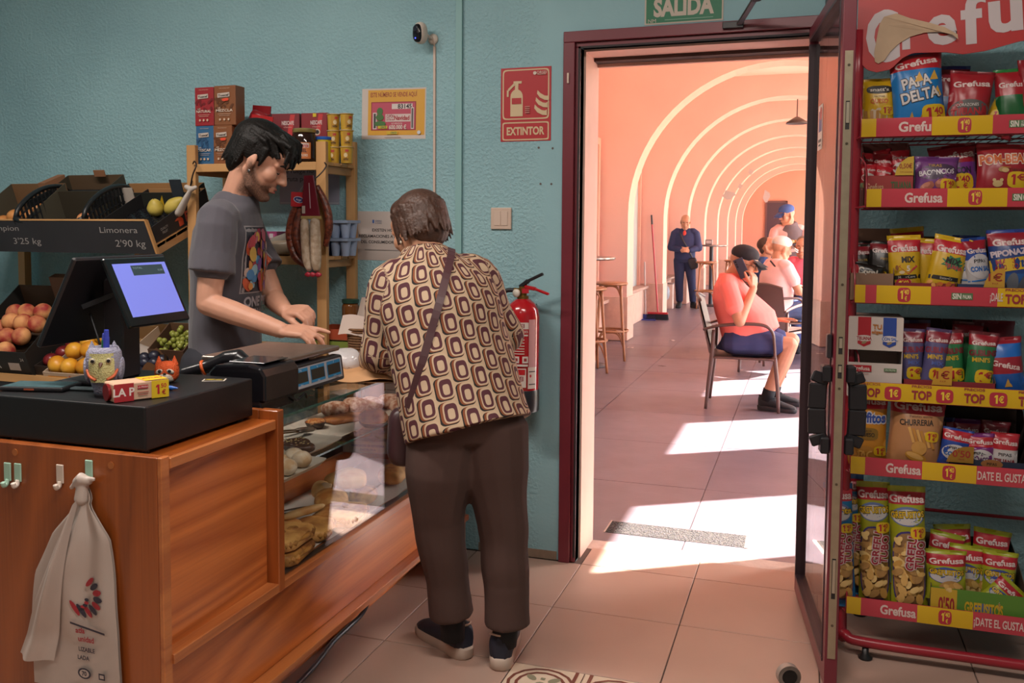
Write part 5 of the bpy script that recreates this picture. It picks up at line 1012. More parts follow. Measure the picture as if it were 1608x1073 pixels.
for k, (px, y, zz, ry, w, h, lab) in enumerate(((1517, -.465, .065, -.04, .118, .155, 'small olive snack bag standing at the front left of the green carton'), (1578, -.462, .040, .75, .105, .125, 'small olive snack bag lying tilted at the front of the green carton'), (1548, -.41, .055, .06, .105, .17, 'olive snack bag in the second row behind the front left bag'), (1570, -.40, .05, -.10, .105, .165, 'olive snack bag in the middle of the green carton'), (1600, -.42, .055, .05, .10, .165, 'olive snack bag at the right end of the green carton'), (1510, -.36, .065, .15, .105, .18, 'dark olive bag at the back left of the green carton'), (1545, -.33, .075, -.12, .11, .19, 'dark olive bag at the back middle of the green carton'), (1590, -.33, .075, .10, .11, .185, 'dark olive bag at the back right of the green carton'))):
    bag(lab, BX(px), y, z6+zz, w, h, SG, a_, .045, ry, -.06, group='small olive snack bags')
# ------------------------------------------------------------------ things on the back wall
def wall_sign(name, lab, cat, x0, x1, z0, z1, col, rot=0.0, th=.002, y=0.0):
    t = thing(name, lab, cat, ((x0+x1)/2, y, (z0+z1)/2), (0, rot, 0)); w, h = x1-x0, z1-z0
    MB().box(-w/2, w/2, -th, 0, -h/2, h/2).build('panel', C(col, .5), t, bevel=.0006); return t, Print(lambda u, v, l: (u, -th-l, v)), w, h
t, p, w, h = wall_sign('exit_sign', 'green exit sign above the door frame', 'sign', .314, .607, 2.134, 2.246, '#b7ab9d')
p.rect(0, 0, w-.012, h-.012, '#0f6a48'); p.text('SALIDA', 0, .006, .062, '#b7aa9c', bold=.045, width=.225); p.text('NM', -.118, -.042, .014, '#b7aa9c', width=.030); p.rect(.02, -.041, .18, .003, '#6f9a84'); p.build('print', t)
t, p, w, h = wall_sign('extinguisher_sign', 'red extinguisher sign with pale pictogram left of the door', 'sign', -.264, -.053, 1.706, 2.000, '#a5161f', -.0)
sc_ = '#c3ac88'; p.ring(0, .040, .195, .200, .005, sc_); p.ring(0, -.1065, .195, .073, .005, sc_)
p.text('EXTINTOR', 0, -.106, .030, sc_, bold=.035, width=.158); p.rect(-.038, -.008, .052, .078, sc_); p.ell(-.038, .031, .026, .030, sc_); p.rect(-.038, .058, .014, .034, sc_); p.rect(-.034, .088, .034, .010, sc_); p.rect(-.038, .082, .016, .014, sc_); p.rect(-.060, .070, .034, .009, sc_, .75); p.rect(-.075, .045, .008, .026, sc_); p.rect(-.038, .014, .040, .024, '#a5161f')
for k, (ox, oy, s_) in enumerate(((.068, .028, 1.0), (.062, .000, 1.0), (.058, -.030, 1.05))):
    P = [(.030, -.016), (.012, -.014), (-.008, -.004), (-.020, .012), (-.018, .026), (-.006, .014), (.010, .004), (.022, .002), (.030, .006)]; p._put([(ox+a*s_, oy+b_*s_) for a, b_ in P], [(0, 1, 8), (1, 2, 7, 8), (2, 3, 6, 7), (3, 4, 5, 6)], sc_)
p.ell(.038, .122, .007, .007, '#c9bcae'); p.text('ORSEI', .066, .124, .010, '#c9bcae', width=.040); p.rect(.066, .116, .034, .003, '#b58a7c')
for k in range(4): p.rect(.008, -.010-.008*k, .020, .004, '#b5746a')
p.build('print', t)
t, p, w, h = wall_sign('lottery_poster', 'white-bordered yellow lottery coupon poster taped to the wall', 'poster', -.890, -.593, 1.730, 1.943, '#bfb3ab', .018, .0008)
p.rect(.012, .005, .262, .190, '#c9952f'); p.text('ESTE NÚMERO SE VENDE AQUÍ', 0, .080, .018, '#8a3420', bold=.02, width=.215); p.rect(0, -.010, .208, .120, '#8c2830'); p.rect(0, -.010, .200, .112, '#b0455a')
p.rect(.040, .030, .095, .022, '#c7bcb8'); p.text('83145', .052, .030, .018, '#1c1a1c', bold=.03, width=.064); p.rect(.088, -.020, .014, .090, '#c7bcb8'); p.rect(.088, -.020, .008, .082, '#55504e'); p.rect(-.086, -.030, .018, .070, '#c7bcb8'); p.rect(-.086, -.030, .010, .062, '#3a3836')
p.rect(.022, -.018, .116, .032, '#c7b4b0'); p.text('CUPÓN', -.014, -.011, .012, '#8c2a34', bold=.03, width=.034); p.text('EXTRA de', -.014, -.025, .008, '#8c2a34', bold=.02, width=.034); p.text('Navidad', .040, -.018, .018, '#9c2430', bold=.03, width=.070)
for k, (x, y, a, b_) in enumerate(((-.062, .010, .014, .016), (-.062, -.015, .018, .014), (-.060, -.042, .026, .012))): p.ell(x, y, a, b_, '#3f6a35')
p.text('NO MENOS DE', .018, -.042, .007, '#d8c8c0', width=.05); p.text('600.000 €', .022, -.057, .017, '#d8c8c0', bold=.02, width=.080); p.rect(-.048, -.057, .044, .012, '#c2a52c'); p.text('ONCE', -.044, -.057, .008, '#2f6a45', bold=.03, width=.026); p.rect(-.003, -.081, .05, .012, '#c2a52c'); p.text('ONCE', .004, -.081, .008, '#2f6a45', bold=.03, width=.028); p.ell(.120, -.080, .008, .008, '#bfc3cc'); p.rect(0, -.099, .075, .002, '#7a7068'); p.build('print', t)
t, p, w, h = wall_sign('complaints_notice', 'grey notice about complaint forms on the wall behind the woman', 'notice', -.915, -.620, 1.214, 1.424, '#a89d97', .01, .0008)
p.text('EXISTEN HOJAS DE', .0, .025, .012, '#2a2628', bold=.015, width=.15); p.text('RECLAMACIONES A DISPOSICIÓN', 0, -.001, .012, '#2a2628', bold=.015, width=.275); p.text('DEL CONSUMIDOR O USUARIO', 0, -.026, .012, '#2a2628', bold=.015, width=.255); p.rect(-.070, .062, .008, .014, '#3a5a9a'); p.text('GOBIERNO', -.045, .064, .007, '#4a5a7a', width=.03); p.text('DE CANARIAS', -.045, .055, .005, '#4a5a7a', width=.03); p.rect(-.01, -.060, .20, .003, '#7a7270'); p.build('print', t)
t, p, w, h = wall_sign('fruit_notice', 'laminated notice asking not to touch the fruit on the wall behind the pine shelf', 'notice', -1.296, -.998, 1.455, 1.640, '#8f8b98', .01, .0008, -.001)
p.text('Se ruega no tocar la', .0, .055, .021, '#2b2a33', width=.265); p.text('fruta por favor', -.02, .020, .021, '#2b2a33', width=.20); p.rect(0, -.086, .29, .006, '#a5a2aa'); p.build('print', t)
# light switch
t = thing('light_switch', 'cream double rocker light switch on the wall', 'switch', (-.258, 0, 1.395))
MB().box(-.044, .044, -.010, 0, -.044, .044).build('plate', C('#c3ad9d', .4), t, bevel=.003, segs=2); 
for s_ in (-1, 1): MB().box(min(s_*.0012, s_*.029), max(s_*.0012, s_*.029), -.0125, -.009, -.029, .029).build('rocker', C('#c7b2a3', .4), t, bevel=.001)
# security camera with cable
t = thing('security_camera', 'white oval security camera on a wall bracket', 'camera', (-.590, 0, 2.150))
MB().lathe([(.022, 0), (.022, .006), (.012, .012)], (.03, 0, -.015), 18, (0, -1, 0)).build('mount', C('#c9bdb0', .4), t, True); MB().cyl((.03, -.01, -.015), (.012, -.045, .0), .006, n=10).build('arm', C('#c9bdb0', .4), t)
MB().ell((0, -.065, 0), (.026, .030, .044), Rz(-.25), 24, 14, e=.8).build('body', C('#cbbfb2', .35), t, True)
fc = MB().ell((-.005, -.083, -.003), (.0215, .016, .037), Rz(-.25), 24, 14, e=.8).build('face', mat('camera_black', '#14141a', .12), t, True); MB().lathe([(.011, 0), (.012, .003), (.009, .004), (.001, .003)], (-.008, -.097, .013), 18, (-.25, -1, 0)).build('lens', C('#2a2c36', .08), fc, True)
MB().ell((-.009, -.0985, -.026), (.003, .002, .003), None, 10, 6).build('status_light', mat('blue_led', '#3344ff', .3, emit='#4a55ff', estr=2.5), fc)
t = thing('camera_cable', 'thin cream cable duct running down the wall from the camera', 'cable duct', (-.553, 0, 1.60)); MB().box(-.005, .005, -.008, 0, -.6, .505).build('duct', C('#c3ad9f', .5), t, bevel=.001); MB().tube([(0, -.004, .505), (-.003, -.012, .53), (-.010, -.02, .545)], .003, 6, sm=3).build('cable', C('#c3ad9f', .5), t, True)
# fire extinguisher
t = thing('fire_extinguisher', 'red fire extinguisher with white labels hanging on the wall', 'extinguisher', (-.135, -.098, .63))
MB().lathe([(.001, .0), (.066, .0), (.0685, .006), (.0685, .085), (.067, .088)], n=32).build('foot_ring', C('#1d1b22', .35), t, True, auto=40)
MB().lathe([(.066, .086), (.0675, .09), (.0675, .375), (.063, .405), (.050, .428), (.030, .444), (.022, .448)], n=36).build('cylinder', mat('gloss_red', '#a5141d', .18, coat=.4), t, True, auto=50)
MB().lathe([(.024, .446), (.024, .458), (.016, .460), (.016, .495), (.001, .497)], n=18).build('neck', C('#8a6a34', .3, metal=.8), t, True, auto=40)
MB().lathe([(.014, 0), (.016, .003), (.016, .012), (.001, .0125)], (-.016, -.020, .470), 16, (-.4, -1, 0)).build('gauge', C('#c9c2b6', .3), t, True)
b = MB(); b.beam((-.012, 0, .492), (.025, -.004, .520), .020, .016); b.beam((.020, -.004, .517), (.085, -.008, .548), .014, .012); b.build('carry_handle', C('#17161a', .4), t, bevel=.003); b = MB(); b.beam((.010, -.002, .495), (.055, -.008, .487), .022, .014); b.beam((.050, -.008, .488), (.110, -.012, .468), .016, .010); b.build('squeeze_lever', C('#a5141d', .3), t, bevel=.003)
MB().tube([(-.010, 0, .478), (-.045, -.005, .480), (-.075, -.01, .472), (-.094, -.02, .43), (-.092, -.03, .30), (-.086, -.03, .18)], .009, 10, sm=5).build('hose', C('#17161a', .5), t, True); MB().cyl((-.014, 0, .478), (-.036, -.003, .480), .0105, n=12).build('hose_coupling', C('#8a6a34', .3, metal=.8), t, True, auto=40); MB().box(.002, .030, -.020, -.0185, .470, .488).build('safety_tag', C('#a81c28', .4), t)
p = Print(lambda u, v, l: ((.0678+l)*math.sin(u), -(.0678+l)*math.cos(u), v))
wl = '#c9bcb4'; p.rect(-.1, .345, 1.5, .026, wl, 0, 14, 1); p.text('ORSEI', -.05, .345, .015, '#7a1c28', bold=.03, width=.9); p.text('EXTINTOR DE INCENDIOS', -.1, .322, .010, wl, bold=.02, width=1.4); p.rect(-.1, .308, 1.4, .006, wl, 0, 12, 1)
for k in range(3): p.rect(-.15, .290-.012*k, 1.1, .003, wl, 0, 10, 1); p.rect(-.15, .255-.010*k, 1.1, .003, wl, 0, 10, 1)
for k in range(3): p.rect(-.55+.5*k, .212, .32, .026, wl, 0, 3, 1); p.rect(-.55+.5*k, .212, .16, .012, '#8a2a30', 0, 2, 1)
p.rect(-.1, .190, 1.4, .008, wl, 0, 12, 1); p.rect(-.15, .140, 1.3, .075, wl, 0, 12, 1); p.rect(-.15, .163, 1.2, .022, '#a5141d', 0, 12, 1); p.text('ORSEI', -.05, .137, .017, '#7a1c28', bold=.03, width=.8); p.rect(.85, .27, .42, .20, '#b9898a', 0, 4, 1); p.rect(.85, .14, .5, .085, wl, 0, 5, 1); p.rect(.85, .165, .4, .004, '#3a3030', 0, 4, 1); p.ell(.75, .148, .06, .006, '#b0343a'); p.rect(.85, .115, .4, .004, '#3a3030', 0, 4, 1); p.build('label_print', t)
MB().box(-.03, .03, .066, .098, .33, .42).build('wall_hook', C('#2a2628', .4), t)
# ------------------------------------------------------------------ pine shelf unit
PINE = wood('pine', '#c79a66', '#a87a48', 'Z', 4, .55, 0, 5, .12); PINEX = wood('pine_x', '#c79a66', '#b08350', 'X', 4, .55, 0, 5, .12); PINEY = wood('pine_y', '#bd9468', '#a87a4c', 'Y', 4, .55, 0, 5, .12)
SO = (-1.24, -.145, 0); su = thing('pine_shelf', 'light pine shelf unit against the blue wall behind the young man', 'shelf unit', SO)
def sp(nm, m, *a): return MB().box(*a).build(nm, m, su, bevel=.0015, org=SO)
for x in (-1.575, -.953):
    for y0, y1 in ((-.285, -.262), (-.030, -.006)): sp('post', PINE, x, x+.044, y0, y1, 0, 1.70 if y0 < -.1 else 1.72)
SHV = (1.606, 1.222, .83, .44)
for z in SHV:
    for y0 in np.arange(-.262, -.03, .0585): sp('slat', PINEX, -1.572, -.912, y0, y0+.052, z, z+.014)
    for x in (-1.560, -.946): sp('side_rail', PINEY, x, x+.020, -.262, -.030, z-.032, z-.0002)
    sp('front_rail', PINEX, -1.531, -.953, -.283, -.266, z-.020, z+.0136)
MB().cyl((-1.0, -.012, .80), (-.93, -.012, 1.18), .003, n=6).build('cross_brace', C('#6d625c', .4, metal=.6), su, org=SO)
T1 = SHV[0]+.0145; T2 = SHV[1]+.0145; T3 = SHV[2]+.0145
# coffee packs
def pack(lab, x, y, z, w, d, h, col, art, rz=0, name='coffee_box', cat='coffee box', group='coffee boxes on the top shelf', bevel=.0015):
    t = thing(name, lab, cat, (x, y, z), rz, group); MB().box(-w/2, w/2, -d/2, d/2, 0, h).build('carton', C(col, .45), t, bevel=bevel); p = Print(lambda u, v, l: (u, -d/2-l, v)); art(p, w, h); p.build('print', t); return t
def cof(tx, dk):
    def f(p, w, h):
        r = random.Random(tx)
        for k in range(14): p.ell(r.uniform(-.4, .4)*w, h*r.uniform(.40, .68), .009, .006, dk, r.uniform(0, 3), 10)
        p.rect(-.004, h*.76, w*.56, h*.11, '#b8aaa0', .06); p.text('Tosscaf', -.004, h*.755, h*.055, '#2a2220', bold=.04, width=w*.5, rot=.06); p.text('VELAZQUEZ', 0, h*.93, h*.02, '#c2a890', width=w*.5); p.text('café', -w*.25, h*.44, h*.04, '#c9bcae'); p.text(tx, 0, h*.37, h*.065, '#c9bcae', bold=.015, width=w*.78); p.rect(0, h*.28, w*.6, h*.008, '#b59a88'); p.rect(0, h*.24, w*.5, h*.008, '#b59a88')
        for k in range(3): p.ell(-w*.2+w*.2*k, h*.14, .005, .005, '#c2a890', 0, 10)
    return f
def tg(f): return lambda p, w, h: (f(p, w, h), p.ell(.006, h*.64, w*.15, h*.035, '#d0452a', .05, 14, .5))
pack('blue coffee box at the bottom left of the coffee stack', -1.515, -.205, T1, .090, .065, .164, '#2f5a80', cof('DESCAF.', '#24466a')); pack('brown coffee box with an orange sticker at the bottom right of the coffee stack', -1.425, -.205, T1, .092, .068, .164, '#7a4a2a', tg(cof('MEZCLA', '#5a3218')))
pack('red coffee box at the top left of the coffee stack', -1.515, -.205, T1+.1645, .094, .068, .162, '#8c1f26', cof('NATURAL', '#6a141a')); pack('brown coffee box with an orange sticker at the top right of the coffee stack', -1.412, -.205, T1+.1645, .106, .068, .165, '#7a4a2a', tg(cof('MEZCLA', '#5a3218')))
def soft(lab, x, y, z, w, d, h, col, rz=0, ry=0):
    t = thing('coffee_pouch', lab, 'coffee pouch', (x, y, z), (0, ry, rz)); MB().ell((0, 0, h*.45), (w/2, d/2, h*.45), None, 20, 12, e=.45, fn=lumpy(.05, 50, 2)).build('pouch', C(col, .25), t, True); MB().box(-w*.45, w*.45, -.003, .003, h*.86, h).build('seal', C(col, .25), t); return t
soft('shiny red coffee pouch leaning beside the coffee boxes', -1.285, -.20, T1, .115, .07, .205, '#a01f22', 0, .16); soft('second red coffee pouch behind the brown coffee box', -1.345, -.10, T1, .10, .07, .26, '#7a1a20', 0, .1)
def nes(p, w, h): p.poly([(w*.05, h*.1), (w*.22, h*.1), (w*.34, h*.95), (w*.17, h*.95)], '#b02a2c'); p.text('NESCAFE', w*.08, h*.62, h*.15, '#c2b0ac', bold=.03, width=w*.44); p.text('classic', w*.08, h*.46, h*.07, '#c28a80', width=w*.3)
def nes2(p, w, h): nes(p, w, h); p.rect(-w*.1, h*.24, w*.5, h*.08, '#1a1414'); p.ell(w*.12, h*.24, h*.13, h*.13, '#b5a08c'); p.ell(w*.12, h*.24, h*.08, h*.08, '#1a1010'); p.rect(w*.02, h*.91, w*.13, h*.14, '#c2a51c')
pack('dark red instant-coffee box lower left of the four', -1.180, -.09, T1, .125, .10, .110, '#7c1a22', nes2, 0, group='red instant-coffee boxes'); pack('dark red instant-coffee box lower right of the four', -1.045, -.09, T1+.0, .118, .10, .108, '#8c1f26', nes2, 0, group='red instant-coffee boxes')
pack('dark red instant-coffee box upper left of the four, with a white side code', -1.185, -.09, T1+.1105, .125, .10, .105, '#6d1620', nes, .12, group='red instant-coffee boxes'); pack('dark red instant-coffee box upper right of the four, with a yellow tab', -1.045, -.09, T1+.1085, .120, .10, .105, '#7c1a22', nes2, .06, group='red instant-coffee boxes')
for k, (x, lab) in enumerate(((-1.10, 'yellow tin with a blue rim behind the dark jar'), (-.985, 'yellow tin with a blue rim beside the pine post'))):
    t = thing('food_tin', lab, 'tin', (x, -.17, T1), 0, 'yellow tins'); MB().cyl((0, 0, 0), (0, 0, .095), .042, n=24).build('body', C('#b8a01c', .35), t, True, auto=40); MB().lathe([(.0435, .095), (.0445, .098), (.0445, .106), (.042, .108), (.001, .108)], n=24).build('lid', C('#2456a8', .35), t, True, auto=40)
    p = Print(lambda u, v, l: ((.0422+l)*math.sin(u), -(.0422+l)*math.cos(u), v)); p.rect(0, .06, 1.6, .03, '#2456a8', 0, 12, 1); p.text('Nesquik', 0, .06, .018, '#c9bcae', bold=.03, width=1.4); p.build('print', t)
t = thing('honey_jar', 'big dark jar with a gold lid and orange label on the top shelf', 'jar', (-1.035, -.235, T1)); MB().lathe([(.001, 0), (.050, .0), (.054, .01), (.056, .05), (.055, .085), (.048, .11), (.044, .122)], n=28).build('glass_body', mat('dark_glass', '#24130e', .08), t, True); MB().lathe([(.047, .120), (.048, .122), (.048, .134), (.044, .137), (.001, .137)], n=28).build('lid', C('#a8935a', .3, metal=.7), t, True, auto=40)
p = Print(lambda u, v, l: ((.0563+l)*math.sin(u), -(.0563+l)*math.cos(u), v)); p.rect(.35, .045, 1.3, .066, '#b0622c', 0, 12, 1); p.rect(.42, .066, .9, .018, '#b8a8a0', 0, 8, 1); p.text('Granja', .42, .066, .012, '#9c2430', bold=.03, width=.8); p.text('MIEL', .42, .045, .013, '#3a1a10', bold=.03, width=.55); p.text('MIL FLORES', .42, .026, .009, '#d0c0b0', bold=.02, width=.7); p.build('print', t)
# custard cups on the right end of the top shelf
k = 0
for lv, zz in ((0, 0), (1, .068), (2, .136)):
    for ix, x in enumerate((-.895+.012*0, -.835)):
        lab = '%s yellow custard cup of the %s' % (['left', 'right'][ix], ['bottom pair', 'middle pair', 'top pair'][lv])
        t = thing('custard_cup', lab, 'cup', (x-.05+.0*lv, -.15+.0*ix, T1+zz), .3*lv+.2*ix, 'yellow custard cups'); MB().lathe([(.001, 0), (.023, 0), (.0265, .062), (.0295, .064), (.0295, .066)], n=24).build('tub', C('#b5902f', .4), t, True, auto=40); MB().lathe([(.030, .0655), (.030, .0672), (.001, .0672)], n=24).build('foil_lid', C('#b8ab98', .35), t, True, auto=40)
        p = Print(lambda u, v, l: ((.0235+.0035*v/.062+.0006+l)*math.sin(u), -(.0235+.0035*v/.062+.0006+l)*math.cos(u), v)); p.rect(0, .034, 1.1, .05, '#a87c24', 0, 8, 1); p.rect(.3, .050, .5, .009, '#a83a30', 0, 4, 1); p.ell(.1, .032, .3, .009, '#c9b48a'); p.text('natillas', .1, .017, .009, '#3a2410', bold=.02, width=.8); p.build('print', t)
# middle shelf
def yog(p, w, h):
    for k in range(4): p.ell(-w*.35+w*.23*k, h*.35, w*.10, h*.28, '#8fa3c4')
    p.rect(0, h*.86, w*.9, h*.1, '#a8b4c8'); p.text('yogur', -w*.1, h*.66, h*.16, '#24408a', bold=.03)
for k, (x, z, lab) in enumerate(((-.985, T2, 'blue yoghurt pack lower left behind the sausages'), (-.890, T2, 'blue yoghurt pack lower right on the middle shelf'), (-.985, T2+.075, 'blue yoghurt pack upper left behind the sausages'), (-.890, T2+.075, 'blue yoghurt pack upper right on the middle shelf'))):
    t = thing('yoghurt_pack', lab, 'yoghurt pack', (x-.02, -.13, z), 0, 'blue yoghurt packs')
    MB().box(-.047, .047, -.06, .06, .062, .0735).build('card_top', C('#8fa0bc', .4), t)
    for a in (-1, 1):
        for c in (-1, 1): MB().lathe([(.015, 0), (.021, .05), (.0225, .0615)], (a*.023, c*.03, 0), 14).build('pot', C(['#4a68a8', '#93a3bf'][(a+c+k) % 2], .35), t, True, auto=40)
for k, (x, lab) in enumerate(((-1.33, 'magenta yoghurt pack at the left of the middle shelf'), (-1.235, 'magenta yoghurt pack beside the grey food bag'))):
    pack(lab, x, -.14, T2, .090, .12, .10, '#8c3460', lambda p, w, h: [p.rect(0, h*.75, w*.8, h*.3, '#a8507a'), p.rect(w*.2, h*.82, w*.2, h*.18, '#b5aab0'), p.ell(-w*.2, h*.6, .006, .006, '#c2a02c')], 0, 'yoghurt_carton', 'yoghurt pack', 'magenta yoghurt packs')
t = thing('food_bag', 'grey and beige plastic food bag lying on the middle shelf', 'bag', (-1.13, -.20, T2), (0, 0, .1)); MB().ell((0, 0, .035), (.115, .07, .034), Ry(-.12), 24, 12, e=.55, fn=lumpy(.06, 40, 5)).build('lower_bag', C('#9a8a78', .3), t, True); MB().ell((.02, .01, .078), (.105, .06, .026), Ry(-.35), 24, 12, e=.5, fn=lumpy(.06, 40, 8)).build('upper_bag', C('#8f877c', .28), t, True)
# goods on the lower shelf, seen between the posts
t = thing('pickle_jar', 'amber jar with a dark green lid on the lower shelf', 'jar', (-.86, -.17, T3+.10)); MB().lathe([(.001, 0), (.034, 0), (.036, .01), (.036, .085), (.030, .098)], n=22).build('glass_body', mat('amber_glass', '#6a3f1c', .1), t, True); MB().lathe([(.035, .098), (.036, .112), (.033, .114), (.001, .114)], n=22).build('lid', C('#1f3d30', .4), t, True, auto=40)
for k, (z, lab) in enumerate(((T3, 'lower open carton with green edge on the lower pine shelf'), (T3+.05, 'upper open carton with red edge on the lower pine shelf'))):
    t = thing('produce_tray', lab, 'carton', (-.90, -.16, z)); MB().box(-.10, .10, -.09, .09, 0, .003).build('base', C('#7a4a28', .7), t)
    for a in ((-.10, .10, -.09, -.087, .003, .045), (-.10, .10, .087, .09, .003, .045), (-.10, -.097, -.09, .09, .003, .045), (.097, .10, -.09, .09, .003, .045)): MB().box(*a).build('side', C(['#7a8a3a', '#a8482a'][k], .6), t)
# sausages hanging on a hook from the pine post
t = thing('metal_hook', 'bent black hook on the pine post carrying the sausages', 'hook', (-.93, -.285, 1.60)); MB().tube([(.018, -.004, .015), (.030, -.012, .0), (.010, -.03, -.035), (-.04, -.045, -.075), (-.045, -.05, -.06)], .0028, 6, sm=5).build('wire', C('#2a2628', .4, metal=.6), t, True)
t = thing('metal_hook', 'black wire hook on the left pine post', 'hook', (-1.545, -.285, 1.60)); MB().tube([(.0, -.004, -.05), (.005, -.03, -.10), (.03, -.04, -.03), (.045, -.035, .01), (.025, -.02, .03), (.010, -.01, .02)], .003, 6, sm=5).build('wire', C('#2a2628', .4, metal=.6), t, True)
SAU = crust('cured_sausage', '#4a1f14', '#7a3a24', 70, .35, .6); SAW = crust('white_sausage', '#b09a80', '#c9b8a2', 50, .6, .4)
t = thing('chorizo_loop', 'horseshoe of dark red cured sausage hanging by the pine post', 'sausage', (-.965, -.330, 1.50)); MB().tube([(.01, 0, .02), (-.055, .0, -.07), (-.082, .0, -.17), (-.060, .0, -.26), (-.01, .005, -.30)], [.013, .017, .019, .018, .012], 12, sm=6).build('sausage', SAU, t, True); MB().tube([(.02, .006, .02), (-.03, .0, -.08), (-.045, -.012, -.18), (-.020, -.012, -.26)], [.012, .018, .020, .012], 12, sm=6).build('sausage', SAU, t, True); MB().tube([(.04, 0, .02), (.08, .004, -.06), (.092, .004, -.14), (.075, .005, -.22)], [.011, .016, .017, .010], 12, sm=6).build('sausage', SAU, t, True)
t = thing('white_sausage_pack', 'two white cured sausages in a clear pack with a maroon header', 'sausage pack', (-.940, -.365, 1.53)); b = MB(); b.prism([(-.02, .03), (.02, .03), (.050, -.135), (-.032, -.135)], lambda a, z, d: (a, d, z), -.004, .004); hh_ = b.build('card_header', C('#6a1a28', .3), t, bevel=.001)
MB().box(-.034, .052, -.006, .006, -.142, -.130).build('gold_band', C('#a8935a', .4), t); p = Print(lambda u, v, l: (u, -.004-l, v)); p.rect(-.022, -.105, .014, .03, '#b5aaa0'); p.rect(.006, -.05, .004, .1, '#b59aa0', .05); p.build('print', t)
for x0, x1, r in ((-.020, -.002, .019), (.026, .032, .022)): MB().limb([(x0, 0, -.155), (x0+.004, -.004, -.22), ((x0+x1)/2, 0, -.30), (x1, 0, -.335)], [r*.9, r, r, r*.75], sm=4).build('sausage', SAW, t, True)
for x in (-.005, .015, .040): MB().ell((x, 0, -.362), (.016, .008, .010), None, 12, 8, fn=lumpy(.15, 160, 3)).build('red_end', C('#a8263a', .4), t, True)
b = MB(); b.grid(lambda u, v: (-.045+.105*u, -.024+.004*math.sin(9*u+5*v), -.385+.25*v), np.linspace(0, 1, 8), np.linspace(0, 1, 10)); b.build('clear_film', glass('film', (.93, .92, .92), .12), t, True)
t = thing('price_tag', 'red square tag with a dark oval beside the sausages', 'tag', (-.997, -.352, 1.465), (0, .05, 0)); MB().box(-.032, .032, -.001, .001, -.028, .030).build('card', C('#b01f26', .4), t); p = Print(lambda u, v, l: (u, -.001-l, v)); p.ell(.004, .0, .024, .013, '#b5b0c0', -.15); p.ell(.004, .0, .021, .010, '#1f2a6a', -.15); p.text('Argal', .004, 0, .008, '#b5b0c0', bold=.03, rot=-.1); p.build('print', t)
MB().tube([(-.997, -.352, 1.494), (-.975, -.35, 1.525), (-.955, -.34, 1.535)], .0012, 5).build('tag_string', C('#8a8078', .6), t, org=(-.997, -.352, 1.465))
t = thing('tied_bag', 'white knotted bag hanging on the left pine-post hook', 'bag', (-1.535, -.325, 1.46)); b = MB(); b.limb([(.012, 0, .055), (-.01, 0, .02), (-.05, .0, -.045)], [.009, .018, .024], flat=.6); b.limb([(-.012, 0, .062), (.014, 0, .052), (.034, 0, .060)], [.011, .012, .009]); fuse('cloth', b, .004, C('#b3aaa2', .5), t, 3)
# tissue pack in a wicker basket on the glass top end
t = thing('wicker_basket', 'brown wicker basket standing on the glass top end', 'basket', (-.665, -.44, .8645)); b = MB()
for k in range(11): b.lathe([(.054+.0008*k, .006+.010*k-.005), (.0585+.0008*k, .006+.010*k), (.054+.0008*k, .006+.010*k+.005)], n=26)
b.build('weave', mat('wicker', '#6d4a2e', .8, var=.3, vscale=90, bump=.8, bscale=120), t, True); MB().lathe([(.001, .001), (.054, .001), (.054, .003), (.001, .003)], n=24).build('base', C('#5a3a24', .8), t)
t = thing('paper_napkin', 'two white paper sheets sticking out of the wicker basket', 'napkin', (-.66, -.44, .965)); b = MB()
b.grid(lambda u, v: (-.005+.085*(u-.5)*(1-.55*v)+.012*v, .012*math.sin(3*u), .125*v), np.linspace(0, 1, 8), np.linspace(0, 1, 8)); b.build('upright_sheet', C('#c3b3a8', .8), t, True); b = MB(); b.grid(lambda u, v: (-.085+.14*u, -.055-.010*math.sin(PI*u)+.04*v, -.015+.070*v+.006*math.sin(5*u)), np.linspace(0, 1, 10), np.linspace(0, 1, 6)); b.build('flat_sheet', C('#bcaaa0', .8), t, True)
# ------------------------------------------------------------------ fruit stand
SL = .36
FO_ = (-2.1, -.28, 0); fs = thing('fruit_stand', 'two-tier slanted wooden fruit stand with a chalkboard front', 'fruit stand', FO_)
CHALK = mat('chalkboard', '#1f1e22', .7, var=.25, vscale=4)
def fp(nm, m, mb, **k): return mb.build(nm, m, fs, org=FO_, **k)
cs_, sn_ = math.cos(SL), math.sin(SL)
def tier(y0, z0, dep, x0=-2.75, x1=-1.585):
    for k in range(6):
        a = dep*k/6; b_ = dep*(k+.92)/6
        fp('shelf_board', PINEX, MB()._add([(x, y0+d*cs_, z0+d*sn_-e*.014) for x in (x0, x1) for d in (a, b_) for e in (0, 1)], [(0, 1, 3, 2), (4, 6, 7, 5), (0, 4, 5, 1), (2, 3, 7, 6), (0, 2, 6, 4), (1, 5, 7, 3)]))
    b = MB(); b.prism([(0, -.045), (dep, -.045), (dep, 0), (0, 0)], lambda d, e, x: (x, y0+d*cs_-e*sn_*0, z0+d*sn_+e), x1-.02, x1); fp('side_rail', PINEY, b)
tier(-.485, 1.275, .46); tier(-.60, .712, .56, -2.75, -1.585); tier(-.60, .712, .33, -1.583, -1.44)
b = MB(); b._add([(x, y, z) for x, y, z in ((-2.75, -.488, 1.243), (-1.572, -.488, 1.243), (-1.607, -.515, 1.378), (-2.75, -.515, 1.378), (-2.75, -.476, 1.243), (-1.572, -.476, 1.243), (-1.607, -.503, 1.378), (-2.75, -.503, 1.378))], [(0, 1, 2, 3), (7, 6, 5, 4), (0, 4, 5, 1), (1, 5, 6, 2), (2, 6, 7, 3), (3, 7, 4, 0)]); cb = fp('chalkboard', CHALK, b)
b = MB(); b.beam((-2.75, -.509, 1.381), (-1.607, -.509, 1.381), .007, .016, up=(0, 1, 0)); fp('top_edge', PINEX, b)
